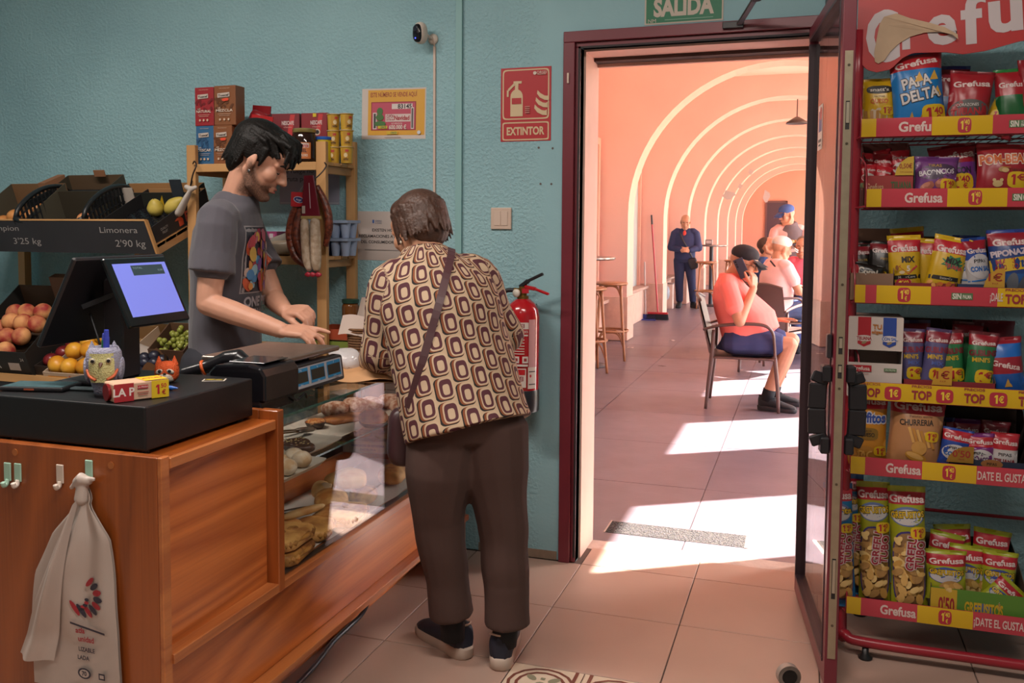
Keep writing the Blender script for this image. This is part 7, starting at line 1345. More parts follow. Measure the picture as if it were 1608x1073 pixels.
MB().ell(Ps(.0955, 0, -.0625), (.004, .020, .004), HRs, 12, 8).ell(Ps(.0935, 0, -.0735), (.005, .018, .0045), HRs, 12, 8).build('lips', C('#a8655a', .5), sel, True)
MB().lathe([(.0045, -.0015), (.006, 0), (.0045, .0015)], Ps(.002, -.080, -.042), 12, (0, 1, 0)).build('earring', C('#6d6a6a', .2, metal=.9), sel, True)
# clear plastic bag in his hand
t = thing('plastic_bag', 'crumpled clear plastic bag held at the fingertips above the glass top', 'bag', (-.60, -.87, .955)); b = MB(); r_ = random.Random(6)
def pbg(q): k = (q.x+.075)/.15; return Vector((q.x, q.y*(.35+.8*k)*(1+.18*math.sin(60*q.x+40*q.z)), q.z*(.35+.9*k)*(1+.2*math.sin(55*q.x+70*q.y))))
b.ell((.085, -.01, -.030), (.085, .045, .040), Ry(.42) @ Rz(-.1), 40, 26, fn=pbg); b.build('film', mat('clear_plastic', '#d8d4d6', .1, alpha=.6, bump=1.0, bscale=45), t, True)
# ---- the elderly woman seen from behind
WO = Vector((-.05, -.93, 0)); wom = thing('person', 'elderly woman in a retro-patterned blouse and brown trousers leaning over the counter', 'person', WO)
W3 = lambda *a: Vector(a) - WO
G = Vector((-.62, .78, 0)).normalized(); LR = Vector((G.y, -G.x, 0)); Hc, Nc = W3(-.060, -.945, .77), W3(-.232, -.845, 1.275); ax = (Nc-Hc).normalized(); GB = (G - ax*G.dot(ax)).normalized()
HCw = W3(-.283, -.805, 1.350); HRw = head_frame((-.80, .50, -.42))
b = MB(); Pw = head_shapes(b, HCw, HRw, .98)
def ring(t, wl, wd, off=0.0, tilt=0.0): return (Hc + (Nc-Hc)*t + GB*off, LR*wl + ZV*tilt, GB*wd)
loft(b, [ring(-.12, .155, .12), ring(.1, .155, .12), ring(.4, .16, .12), ring(.75, .17, .10), ring(.92, .12, .08), ring(1.02, .06, .05)])
b.limb([Nc - ax*.06, Nc + ax*.02, HCw + HRw @ Vector((-.03, 0, -.04))], [.065, .055, .055], sm=3)
wsL, wsR = Hc + (Nc-Hc)*.82 - LR*.140, Hc + (Nc-Hc)*.85 + LR*.140
weL, weR = W3(-.350, -.950, .955), W3(-.020, -.700, 1.0); whL, whR = W3(-.455, -.80, .905), W3(-.30, -.60, .96)
for a, e_, w_ in ((wsL, weL, whL), (wsR, weR, whR)): b.limb([a, a.lerp(e_, .5), e_], [.050, .046, .040], sm=3); b.limb([e_, w_], [.038, .026])
hand_shapes(b, whL, (-.35, .9, -.15), (0, .1, 1), .92, ((.2, .3, .2),)*4, (.5, .3, .1), -1); hand_shapes(b, whR, (-.9, .3, -.1), (0, 0, 1), .92, ((.4, .5, .3),)*4, (.5, .3, .1), 1)
kL, kR, aL, aR = W3(-.128, -1.000, .455), W3(.058, -.935, .455), W3(-.095, -.962, .10), W3(.070, -.948, .10)
b.limb([W3(-.125, -.99, .72), kL, aL], [.10, .055, .034], sm=3); b.limb([W3(.015, -.92, .72), kR, aR], [.10, .055, .034], sm=3)
fuse('body', b, .005, SKIN2, wom, 3)
# trousers
b = MB()
b.limb([W3(-.118, -.985, .72), W3(-.122, -1.0, .60), kL, W3(-.106, -.985, .26), W3(-.094, -.972, .185)], [.118, .110, .080, .068, .066], sm=4, sub=2); b.limb([W3(.012, -.915, .74), W3(.030, -.925, .60), kR, W3(.074, -.945, .26), W3(.080, -.950, .175)], [.118, .108, .080, .069, .067], sm=4, sub=2)
loft(b, [(Hc + Vector((0, 0, dz)) - GB*o_, LR*w_, GB*d_) for dz, w_, d_, o_ in ((-.10, .165, .13, .0), (-.04, .182, .148, .008), (.02, .168, .135, .0), (.08, .150, .115, 0))])
b.cyl(W3(-.106, -.984, .26), W3(-.095, -.973, .150), .068, .070, 20); b.cyl(W3(.075, -.946, .26), W3(.081, -.950, .135), .069, .071, 20)
TRO = mat('brown_trousers', '#45302a', .9, var=.05, vscale=8, bump=.1, bscale=350)
tr = fuse('trousers', b, .006, TRO, wom, 5, post=wrinkle(.006, 16, 9))
for k_, a_2, h_ in ((kL, aL, W3(-.094, -.972, .185)), (kR, aR, W3(.080, -.950, .175))): MB().cyl(a_2 + Vector((0, 0, -.03)), h_ + Vector((0, 0, .01)), .0385, .041, 18).build('sock', C('#17161b', .9), wom, True)
shoe(wom, (-.052-WO.x, -.945-WO.y), (-.268-WO.x, -.805-WO.y), upper='#1d1f2e', sole='#b3a092'); shoe(wom, (.068-WO.x, -.985-WO.y), (.020-WO.x, -.735-WO.y), upper='#1d1f2e', sole='#b3a092')
# patterned blouse
def blouse_mat():
    m = bpy.data.materials.new('retro_blouse'); m.use_nodes = True; nt = m.node_tree; L = nt.links.new; bs = nt.nodes['Principled BSDF']
    at = node(nt, 'ShaderNodeAttribute', attribute_name='pat'); sx = node(nt, 'ShaderNodeSeparateXYZ'); L(at.outputs['Vector'], sx.inputs[0])
    def M(op, a, b_=None, c=None):
        n = node(nt, 'ShaderNodeMath', operation=op)
        for i, q in enumerate((a, b_, c)):
            if q is None: continue
            if isinstance(q, (int, float)): n.inputs[i].default_value = q
            else: L(q, n.inputs[i])
        return n.outputs[0]
    u = M('DIVIDE', sx.outputs[0], .0640); col = M('FLOOR', u); v = M('ADD', M('DIVIDE', sx.outputs[1], .0730), M('MULTIPLY', col, .38))
    x = M('SUBTRACT', M('FRACT', u), .5); y = M('SUBTRACT', M('FRACT', v), .5)
    def shape(ox, oy, hx, hy):
        a = M('POWER', M('ABSOLUTE', M('DIVIDE', M('SUBTRACT', x, ox), hx)), 3.6); c = M('POWER', M('ABSOLUTE', M('DIVIDE', M('SUBTRACT', y, oy), hy)), 3.6); return M('LESS_THAN', M('ADD', a, c), 1.0)
    cur = None; prev = (*lin('#b39a7e'), 1)
    for hx_, (ox, oy, a, c) in (('#171211', (-.050, -.030, .485, .480)), ('#7a4020', (.010, .000, .445, .455)), ('#b89f84', (.070, .010, .385, .440)), ('#4d2029', (.065, .0, .310, .365)), ('#b89f84', (.065, -.055, .165, .215))):
        mx = node(nt, 'ShaderNodeMix', data_type='RGBA'); L(shape(ox, oy, a, c), mx.inputs[0])
        if cur is None: mx.inputs[6].default_value = prev
        else: L(cur, mx.inputs[6])
        mx.inputs[7].default_value = (*lin(hx_), 1); cur = mx.outputs[2]
    L(cur, bs.inputs['Base Color']); bs.inputs['Roughness'].default_value = .8
    return m
b = MB(); loft(b, [ring(-.075, .202, .172, -.005, .030), ring(.0, .200, .168, 0, .022), ring(.18, .196, .158, 0, .012), ring(.40, .200, .158), ring(.62, .202, .155), ring(.78, .192, .140), ring(.89, .158, .115), ring(.97, .105, .088), ring(1.04, .076, .068, .012)], 36)
b.limb([wsL + LR*.06, wsL, wsL.lerp(weL, .5), weL], [.075, .070, .070, .066], sm=4); b.limb([weL, weL.lerp(whL, .75)], [.066, .052], sub=2); b.limb([wsR - LR*.06, wsR, wsR.lerp(weR, .5), weR], [.075, .070, .070, .066], sm=4); b.limb([weR, weR.lerp(whR, .75)], [.066, .052], sub=2)
wr1 = wrinkle(.008, 17, 21)
def bl_post(V, N, me):
    V2 = wr1(V, N, me); h, a_ = np.array(Hc), np.array(ax); lr, gb = np.array(LR), np.array(GB); d = V2-h; t = d @ a_; q = d - t[:, None]*a_; la, ga = q @ lr, q @ gb
    th = np.arctan2(la, -ga); r = np.clip(np.hypot(la, ga), .05, .2); u = th*.188; v = t
    def seg(p0, p1):
        p0, p1 = np.array(p0), np.array(p1); e = p1-p0; k = np.clip(((V2-p0) @ e)/(e @ e), 0, 1); return np.linalg.norm(V2-(p0+k[:, None]*e), axis=1), ((V2-p0) @ (e/np.linalg.norm(e)))
    for s_, e_, w_, ofs in ((wsL, weL, whL, -.5), (wsR, weR, whR, .5)):
        d1, k1 = seg(s_, e_); d2, k2 = seg(e_, w_); L1 = (Vector(e_)-Vector(s_)).length; near = (np.minimum(d1, d2) < .078) & (np.abs(la) > .165); kk = np.where(d1 < d2, k1, L1 + k2)
        e = np.array(e_)-np.array(s_); e /= np.linalg.norm(e); x1 = np.cross(e, np.array((G.x, G.y, 0))); x1 /= np.linalg.norm(x1); y1 = np.cross(e, x1); c = np.array(s_); w = V2-c; an = np.arctan2(w @ x1, w @ y1)
        u = np.where(near, an*.068+ofs, u); v = np.where(near, .34-kk, v)
    at = me.attributes.new('pat', 'FLOAT_VECTOR', 'POINT'); A_ = np.stack([u+5, v+5, np.zeros_like(u)], 1).astype(np.float32); at.data.foreach_set('vector', A_.ravel()); return V2
blo = fuse('blouse', b, .005, blouse_mat(), wom, 4, post=bl_post)
me = blo.data; bvw = BVHTree.FromPolygons([v.co for v in me.vertices], [p_.vertices for p_ in me.polygons]); bk = (-GB*.9 + ZV*.25).normalized()
A_, B_ = Nc + LR*.075 + ax*.0, Hc - LR*.19 + ax*.02; pts = []
for k in np.linspace(0, 1, 26):
    q = A_.lerp(B_, k); h = bvw.ray_cast(q + bk*.6, -bk); pts.append((h[0] if h[0] is not None else q) + bk*.004)
sb_ = MB(); n_ = len(pts)
for p0, p1 in zip(pts[:-1], pts[1:]): sb_.beam(p0, p1 + (p1-p0)*.1, .024, .004, up=bk)
sb_.build('bag_strap', C('#4a2c30', .5), wom)
bagp = W3(-.232, -.985, .705); t = MB(); t.ell((0, 0, 0), (.070, .038, .092), None, 24, 16, e=.5)
o = t.build('handbag', mat('maroon_leather', '#3d2429', .4, bump=.15, bscale=120), wom, True); o.location = bagp; o.rotation_euler = (0, .05, .55)
# hair
HB = mat('brown_hair', '#42291d', .5, var=.3, vscale=50, bump=.7, bscale=120); b = MB(); s = .90; Hw = lambda x, y, z: HCw + HRw @ (Vector((x, y, z))*s)
b.ell(Hw(-.028, 0, .045), (.110*s, .094*s, .094*s), HRw, 24, 16); b.ell(Hw(-.072, 0, -.015), (.052*s, .080*s, .082*s), HRw, 18, 12); b.ell(Hw(.02, 0, .09), (.065*s, .075*s, .045*s), HRw, 18, 12)
r_ = random.Random(9); L_ = []
for k in range(150):
    a = r_.uniform(.9, 5.4); e0 = r_.uniform(.0, 1.0); rad = .100; x, y = -.03+rad*math.cos(a), .088*math.sin(a); zt = .115*(1-e0)+.03*e0; xm, ym = -.03+rad*math.cos(a)*(.55+.45*e0), .088*math.sin(a)*(.55+.45*e0)
    L_.append(([(xm, ym, zt), (x*1.0, y*1.04, zt-.045), (x*1.02, y*1.06+r_.uniform(-.006, .006), max(-.062, zt-.085-r_.uniform(0, .03)))], [.009, .011, .003]))
clumps(b, HCw, HRw, L_, s); fuse('hair', b, .0035, HB, wom, 1)
eyes(Pw, wom, .98, brow='#5a4030'); MB().ell(Pw(-.002, .081, -.046), (.004, .004, .005), HRw, 10, 6).build('earring', C('#c9bfae', .2), wom, True)
# white printed bag tied to the hook on the counter end
t = thing('shopping_bag', 'white printed shopping bag tied to a mint hook on the counter end', 'bag', (-.545, -2.012, .80)); b = MB()
def hang(u, v):   # u across 0..1, v down 0..1
    prof_ = [(0, .006, .0), (.06, .022, 0), (.10, .016, 0), (.25, .075, -.010), (.45, .105, -.030), (.70, .118, -.035), (1.0, .120, -.030)]
    hw = np.interp(v, [q[0] for q in prof_], [q[1] for q in prof_]); cx_ = np.interp(v, [q[0] for q in prof_], [q[2] for q in prof_]); fold = .5*math.sin(PI*min(1, v*1.3))
    x = cx_ + hw*(2*u-1)*(1+.0*v); y = -.010 - .012*fold*(1+math.sin(u*15+1.5*math.sin(3*v))) - .016*fold*math.cos((u-.42)*7) - .004*math.sin(v*14+u*6)*fold; return (x, y-.004, .0 - .47*v)
U, V_ = np.linspace(0, 1, 44), np.linspace(0, 1, 44); b.grid(lambda u, v: hang(u, 1-v), U, V_); b.grid(lambda u, v: (lambda q: (q[0], min(-.002, q[1]+.006), q[2]))(hang(u, 1-v)), U, V_, flip=True)
bagf = b.build('front_sheet', mat('white_bag', '#b5a79e', .45, var=.03, vscale=10), t, True)
b = MB(); b.grid(lambda u, v: ((-.030-.155*v)*(1-u)+(-.002-.080*v)*u, -.022-.020*math.sin(PI*u)-.022*math.sin(PI*min(1, v*1.2))*(.6+.4*u)-.006*math.sin(9*u+4*v), -.030-.06*(1-u)*(1-v)-.375*v), np.linspace(0, 1, 20), np.linspace(0, 1, 26)); b.build('left_fold', MATS['white_bag'], t, True)
b = MB(); b.limb([(-.012, -.016, .002), (.0, -.02, .012), (.016, -.014, .006)], [.012, .014, .009]); b.limb([(.0, -.014, .0), (-.004, -.016, -.035)], [.013, .015]); b.limb([(.010, -.014, .010), (.030, -.016, .012)], [.007, .005]); b.limb([(-.012, -.014, .006), (-.030, -.016, -.012)], [.008, .005]); fuse('knot', b, .003, MATS['white_bag'], t, 2)
p = Print(lambda u, v, l: tuple(Vector(hang(u, v)) + Vector((0, -.0012-l, 0)))); rd, nv = '#9c2430', '#2b2a3a'
for k in range(9):
    a = -2.2+.42*k; p.ell(.64+.17*math.cos(a), .53-.075*math.sin(a), .060, .015, rd if k % 2 == 0 else nv, -a*.3, 10)
for k in range(5):
    a = -1.6+.42*k; p.ell(.60+.07*math.cos(a), .55-.035*math.sin(a), .028, .008, nv if k % 2 == 0 else rd, 0, 10)
def vt(tx, x, y, sz, c): V2, F2 = text2d(tx, sz, .03); p._put([(x + a*.85, y - c_*.46) for a, c_ in V2], F2, c) if len(V2) else None
p._put([(.50, .655), (.88, .690), (.88, .700), (.50, .665)], [(0, 1, 2, 3)], nv)
vt('atía', .60, .695, .055, rd); vt('unidad', .66, .735, .055, rd); vt('LIZABLE', .66, .785, .042, nv); vt('LADA', .62, .825, .042, nv)
p.ell(.62, .90, .075, .026, nv, 0, 16); p.ell(.62, .90, .055, .019, '#b5a79e', 0, 16); vt('70', .62, .90, .045, nv); p.rect(.82, .90, .07, .030, nv); p.rect(.82, .90, .045, .016, '#b5a79e'); vt('AENOR', .80, .945, .028, nv); p.build('print', bagf, True)
# ------------------------------------------------------------------ people and furniture of the arcade
ZF = -.005
def V(*a): return Vector(a)
def figure(lab, org, J, top, bottom, skin=SKIN2, shoes_='#1d1b1f', hair=None, cap=None, head_fwd=(1, 0, -.2), belly=0.0, sleeve=.55, shorts=False, vox=.009, w=1.0, sole='#2a2628', fing=True, girth=1.0):
    """clothed figure from its joints (world points)"""
    O = Vector(org); t = thing('person', lab, 'person', O); q = {k: Vector(v) - O for k, v in J.items() if k[:2] != 'hc'}
    R = head_frame(head_fwd); b = MB(); P = head_shapes(b, q['head'], R, 1.02)
    lat = (q['shR'] - q['shL']).normalized(); ax_ = (q['neck'] - q['pel']).normalized(); fw = ax_.cross(lat).normalized()
    if fw.dot(Vector(J['face'] if 'face' in J else head_fwd)) < 0: fw = -fw
    q.pop('face', None)
    def rg(s_, wl, wd, off=0.0): return (q['pel'].lerp(q['neck'], s_) + fw*off, lat*wl*w, fw*wd)
    loft(b, [rg(-.08, .14, .10), rg(.2, .14, .10, belly*.4), rg(.6, .15, .10), rg(.85, .15, .09), rg(1.0, .06, .06)]); b.limb([q['neck'] - ax_*.04, q['head'] + R @ Vector((-.03, 0, -.05))], [.062, .056])
    for s_ in 'LR':
        b.limb([q['sh'+s_], q['el'+s_]], [.050, .040]); b.limb([q['el'+s_], q['wr'+s_]], [.040, .028]); d = q['wr'+s_] - q['el'+s_]
        hd_ = J.get('hd'+s_) and Vector(J['hd'+s_]) or d; hand_shapes(b, q['wr'+s_], hd_, J.get('hn'+s_, (0, 0, 1)), 1.0, J.get('hc'+s_, ((.3, .4, .3),)*4), (.5, .3, .1), 1 if s_ == 'R' else -1)
        b.limb([q['hip'+s_], q['kn'+s_]], [.085, .055]); b.limb([q['kn'+s_], q['kn'+s_].lerp(q['an'+s_], .35), q['an'+s_]], [.055, .058, .038])
    fuse('body', b, vox*.75, skin, t, 3)
    b = MB(); g_ = girth
    loft(b, [rg(-.03, .175*g_, .13*g_, belly*.5), rg(.18, .178*g_, .135*g_+belly*.55, belly*.9), rg(.42, .182*g_, .14*g_+belly*.5, belly*.7), rg(.66, .195*g_, .135*g_+belly*.15, belly*.2), rg(.84, .185*g_, .11*g_), rg(.95, .12, .085), rg(1.03, .075, .07)])
    for s_ in 'LR':
        i_ = q['sh'+s_].lerp(q['neck'], .3); b.limb([i_, q['sh'+s_], q['sh'+s_].lerp(q['el'+s_], min(1, sleeve))], [.075, .072, .070], sub=2)
        if sleeve > 1: b.limb([q['el'+s_], q['el'+s_].lerp(q['wr'+s_], .9)], [.058, .042], sub=2)
    sh = fuse('top', b, vox, mat('cloth_'+top, top, .85, var=.04, vscale=9), t, 4, post=wrinkle(.006, 20, len(lab)))
    b = MB(); loft(b, [rg(-.12, .160*g_, .125*g_), rg(0, .170*g_, .125*g_, belly*.3), rg(.12, .165*g_, .12*g_, belly*.4)])
    for s_ in 'LR':
        if shorts: b.limb([q['hip'+s_], q['hip'+s_].lerp(q['kn'+s_], .72)], [.108, .098], sub=2)
        else: b.limb([q['hip'+s_], q['kn'+s_]], [.105, .075]); b.limb([q['kn'+s_], q['kn'+s_].lerp(q['an'+s_], .93)], [.075, .058], sub=2)
    fuse('shorts' if shorts else 'trousers', b, vox, mat('cloth_'+bottom, bottom, .88, var=.05, vscale=9), t, 4, post=wrinkle(.005, 24, 3))
    for s_ in 'LR':
        ft = Vector(J['ft'+s_]) - O; an = q['an'+s_]; d = Vector((ft.x-an.x, ft.y-an.y, 0)).normalized(); hl = Vector((an.x, an.y, 0)) - d*.055
        shoe(t, (hl.x, hl.y), (hl.x + d.x*.275, hl.y + d.y*.275), upper=shoes_, sole=sole, trim=shoes_, zg=ZF - O.z)
        if shorts: MB().cyl(an + V(0, 0, -.03), an.lerp(q['kn'+s_], .14), .046, .047, 16).build('sock', C('#1a191c', .9), t, True)
    hc = q['head']; HH = lambda x, y, z: hc + R @ (Vector((x, y, z))*1.02)
    if hair:
        b = MB(); b.ell(HH(-.030, 0, .050), (.094, .084, .078), R); b.ell(HH(-.066, 0, -.005), (.042, .070, .066), R); fuse('hair', b, .006, mat('hair_'+hair, hair, .7, var=.2, vscale=60, bump=.5, bscale=120), t, 2)
    if cap:
        b = MB(); b.ell(HH(-.006, 0, .070), (.108, .088, .072), R, 24, 16); cp = fuse('cap', b, .006, mat('cap_'+cap, cap, .85), t, 3)
        b = MB(); b.grid(lambda u, v: tuple(HH(.074+.105*v*math.cos(u*.9), .080*math.sin(u*1.25)*(1-.1*v), .052-.026*v-.018*abs(u)*v)), np.linspace(-1, 1, 15), np.linspace(0, 1, 8)); b.grid(lambda u, v: tuple(HH(.074+.105*v*math.cos(u*.9), .080*math.sin(u*1.25)*(1-.1*v), .034-.026*v-.018*abs(u)*v)), np.linspace(-1, 1, 15), np.linspace(0, 1, 8), flip=True); b.build('visor', MATS['cap_'+cap], cp, True)
    eyes(P, t, 1.0); return t, P, R, sh
# ---- resin armchair
CHB = mat('brown_resin', '#5f4640', .35, var=.04, vscale=10)
def armchair(lab, loc, rz):
    """faces +x"""
    t = thing('terrace_armchair', lab, 'chair', loc, rz, 'brown terrace armchairs')
    b = MB(); b.grid(lambda u, v: (-.22+.46*u, -.22+.44*v, .42-.035*u*0+.012*(u-.2)**2-.010*math.sin(PI*v)), np.linspace(0, 1, 10), np.linspace(0, 1, 8)); b.grid(lambda u, v: (-.22+.46*u, -.22+.44*v, .395+.012*(u-.2)**2-.010*math.sin(PI*v)), np.linspace(0, 1, 10), np.linspace(0, 1, 8), flip=True); b.build('seat', CHB, t, True)
    b = MB()
    for s_ in (0, .012): b.grid(lambda u, v: (-.215-.105*v-.035*math.sin(PI*u)-s_, -.215+.43*u, .41+.44*v-.03*abs(2*u-1)**3*v), np.linspace(0, 1, 12), np.linspace(0, 1, 10), flip=bool(s_))
    b.build('backrest', CHB, t, True); MB().tube([(-.318, -.215, .82), (-.352, -.10, .85), (-.358, 0, .853), (-.352, .10, .85), (-.318, .215, .82)], .012, 8, sm=4).build('back_rim', CHB, t, True)
    for s_ in (-1, 1):
        MB().tube([(-.290, s_*.225, .60), (-.18, s_*.245, .635), (.0, s_*.255, .655), (.14, s_*.25, .65), (.205, s_*.245, .60), (.222, s_*.238, .50), (.228, s_*.232, .41)], [.014, .017, .019, .019, .017, .015, .015], 10, sm=4, flat=.7).build('armrest', CHB, t, True)
        MB().tube([(.225, s_*.225, .42), (.250, s_*.235, .20), (.262, s_*.240, ZF+.006)], [.018, .015, .012], 8, sm=3).build('leg', CHB, t, True); MB().tube([(-.215, s_*.215, .60), (-.225, s_*.218, .40), (-.245, s_*.225, .20), (-.262, s_*.232, ZF+.006)], [.014, .018, .015, .012], 8, sm=3).build('leg', CHB, t, True)
        MB().beam((-.21, s_*.222, .395), (.22, s_*.228, .395), .016, .045, up=(0, 1, 0)).build('apron', CHB, t, bevel=.004)
    MB().beam((.222, -.22, .395), (.222, .22, .395), .045, .016).build('apron', CHB, t, bevel=.004); return t
armchair('brown terrace armchair under the man on the phone', (.487, 3.71, 0), .03); armchair('brown terrace armchair behind the phone man, nearest him', (.66, 5.55, 0), 1.15); armchair('brown terrace armchair under the man in the white cap', (.60, 6.45, 0), .55)
# man on the phone
phone_man, Pc, Rc, _ = figure('heavy man in a coral T-shirt and black cap phoning on a terrace chair', (.45, 3.7, 0), dict(pel=(.405, 3.70, .505), neck=(.365, 3.70, 1.005), head=(.470, 3.69, 1.095), shL=(.365, 3.90, .930), shR=(.375, 3.50, .925), elR=(.470, 3.40, .675), wrR=(.555, 3.545, .915), elL=(.50, 3.93, .70), wrL=(.705, 3.85, .655), hdR=(.0, .25, .8), hnR=(.7, -.5, .1), hcR=((.5, .5, .3),)*4, hdL=(.95, -.1, .1), hnL=(0, .3, 1), hcL=((.1, .15, .1),)*4, hipL=(.42, 3.80, .50), hipR=(.42, 3.60, .50), knL=(.835, 3.84, .51), knR=(.825, 3.58, .505), anL=(.70, 3.84, .09), anR=(.665, 3.60, .10), ftL=(.9, 3.85, 0), ftR=(.9, 3.56, 0), face=(1, 0, 0)), '#ff837a', '#39406a', shoes_='#1a1a1c', cap='#252226', head_fwd=(.94, -.12, -.26), belly=.14, sleeve=.62, shorts=True, girth=1.08, vox=.007)
MB().tube([tuple(Pc(.088, -.052, .004)), tuple(Pc(.03, -.078, .006)), tuple(Pc(-.01, -.080, .002))], .0022, 6).tube([tuple(Pc(.098+.0*math.cos(a), -.032+.019*math.cos(a), -.004+.016*math.sin(a))) for a in np.linspace(0, 2*PI, 14, endpoint=False)], .0018, 5, closed=True).build('spectacles', C('#2a2422', .3), phone_man, True)
b = MB(); b.ell(Pc(.060, 0, -.095), (.035, .050, .030), Rc); b.build('beard', C('#b5a398', .9), phone_man, True)
t = thing('mobile_phone', 'dark blue smartphone held to the ear of the seated man', 'phone', Pc(.012, -.094, -.030) + V(.45, 3.7, 0), (0, 0, 0)); o = MB().box(-.037, .037, -.004, .004, -.076, .076).build('body', C('#333b4d', .3), t, bevel=.003); t.rotation_euler = (0, -.42, -.1)
for k in range(3): MB().cyl((-.022, -.0045, .058-.020*k), (-.022, -.0062, .058-.020*k), .007, n=14).build('lens', C('#14161c', .2), t)
# seated group behind
figure('man in a pale pink shirt and white cap seated with his back to us', (.64, 6.45, 0), dict(pel=(.58, 6.42, .52), neck=(.635, 6.45, 1.03), head=(.672, 6.50, 1.145), shL=(.55, 6.62, .965), shR=(.735, 6.29, .960), elR=(.86, 6.32, .72), wrR=(.93, 6.52, .70), elL=(.62, 6.80, .72), wrL=(.80, 6.86, .70), hipL=(.58, 6.52, .51), hipR=(.64, 6.36, .51), knL=(.95, 6.75, .50), knR=(1.0, 6.60, .50), anL=(.98, 6.78, .09), anR=(1.02, 6.62, .09), ftL=(1.2, 6.9, 0), ftR=(1.25, 6.75, 0), face=(.8, .5, 0)), '#f0c6c4', '#3a4566', cap='#d8cfc8', head_fwd=(.82, .5, -.15), belly=.05, girth=1.05)
MB().tube([(-.07, -.09, 1.03), (.02, -.16, .92), (.08, -.10, .80)], .008, 6, sm=4).build('shoulder_strap', C('#2a2628', .6), bpy.data.objects['person.003'], True)
figure('dark-haired man in a navy polo seated beside the white cap', (.50, 7.35, 0), dict(pel=(.47, 7.35, .52), neck=(.46, 7.34, 1.03), head=(.515, 7.32, 1.15), shL=(.50, 7.54, .96), shR=(.46, 7.14, .96), elR=(.55, 7.06, .72), wrR=(.75, 7.12, .68), elL=(.58, 7.60, .72), wrL=(.78, 7.50, .68), hipL=(.48, 7.44, .51), hipR=(.48, 7.26, .51), knL=(.88, 7.46, .50), knR=(.88, 7.26, .50), anL=(.88, 7.46, .09), anR=(.88, 7.26, .09), ftL=(1.1, 7.46, 0), ftR=(1.1, 7.26, 0), face=(1, 0, 0)), '#2f4a7c', '#34384a', hair='#4a352c', head_fwd=(.9, -.35, .35))
armchair('brown terrace armchair under the dark-haired man', (.50, 7.35, 0), 0)
figure('person in a bright pink shirt half hidden at the terrace table', (.93, 7.6, 0), dict(pel=(.93, 7.65, .52), neck=(.90, 7.60, 1.03), head=(.88, 7.56, 1.15), shL=(.73, 7.62, .96), shR=(1.10, 7.62, .96), elR=(1.15, 7.42, .72), wrR=(1.0, 7.25, .72), elL=(.70, 7.42, .72), wrL=(.85, 7.25, .72), hipL=(.84, 7.62, .51), hipR=(1.02, 7.62, .51), knL=(.84, 7.2, .50), knR=(1.02, 7.2, .50), anL=(.84, 7.2, .09), anR=(1.02, 7.2, .09), ftL=(.84, 7, 0), ftR=(1.02, 7, 0), face=(0, -1, 0)), '#e0687c', '#4a5a8a', hair='#7a6a60', head_fwd=(-.2, -1, -.1))
armchair('brown terrace armchair under the person in bright pink', (.93, 7.68, 0), -PI/2)
# waiter
wt, Pq, Rq, _ = figure('waiter in a grey hooded vest and blue cap carrying a tray', (.70, 9.1, 0), dict(pel=(.70, 9.1, .90), neck=(.685, 9.08, 1.40), head=(.665, 9.02, 1.535), shL=(.88, 9.14, 1.33), shR=(.53, 9.05, 1.33), elR=(.47, 8.92, 1.08), wrR=(.62, 8.80, 1.10), elL=(.96, 8.96, 1.10), wrL=(.86, 8.80, 1.13), hipL=(.79, 9.1, .86), hipR=(.61, 9.1, .86), knL=(.80, 9.1, .48), knR=(.60, 9.12, .48), anL=(.80, 9.12, .09), anR=(.60, 9.14, .09), ftL=(.80, 8.9, 0), ftR=(.58, 8.9, 0), face=(-.2, -1, 0)), '#e8b8b0', '#2a2a34', cap='#3f5a94', head_fwd=(-.75, -.55, -.2))
b = MB(); O9 = V(.70, 9.1, 0); loft(b, [(V(.70, 9.1, z)-O9, V(wl, .03, 0), V(-.03, d_, 0)) for z, wl, d_ in ((.88, .192, .150), (1.05, .194, .155), (1.22, .202, .152), (1.34, .17, .13), (1.40, .11, .10))]); b.tube([tuple(V(.69+.085*math.cos(a), 9.11+.075*math.sin(a), 1.42+.02*math.sin(a))-O9) for a in np.linspace(0, 2*PI, 14, endpoint=False)], .032, 8, closed=True); fuse('hooded_vest', b, .009, C('#6a6062', .85), wt, 4)
t = thing('serving_tray', 'round dark tray with bread rolls and glasses on the waiter hand', 'tray', (.76, 8.73, 1.165)); MB().lathe([(.001, 0), (.17, 0), (.18, .014), (.174, .014), (.168, .005), (.001, .005)], n=28).build('dish', C('#3a3030', .4), t, True, auto=40)
for k, (x, y) in enumerate(((-.08, -.04), (-.02, -.07), (.03, -.02))):
    o = thing('bread_roll', ['bread roll at the left of the waiter tray', 'bread roll at the front of the waiter tray', 'bread roll in the middle of the waiter tray'][k], 'bread', (.76+x, 8.73+y, 1.1705)); MB().ell((0, 0, .026), (.045, .032, .026), Rz(k), 14, 10).build('crust', M_CR2, o, True)
o = thing('drinking_glass', 'glass of amber drink on the waiter tray', 'glass', (.86, 8.70, 1.1705)); MB().lathe([(.024, 0), (.030, .09), (.028, .09), (.022, .004)], n=18).build('tumbler', glass('tumbler_glass', (.9, .9, .9)), o, True); MB().lathe([(.001, .005), (.0215, .005), (.025, .06), (.001, .06)], n=18).build('drink', C('#b5842c', .2), o, True)
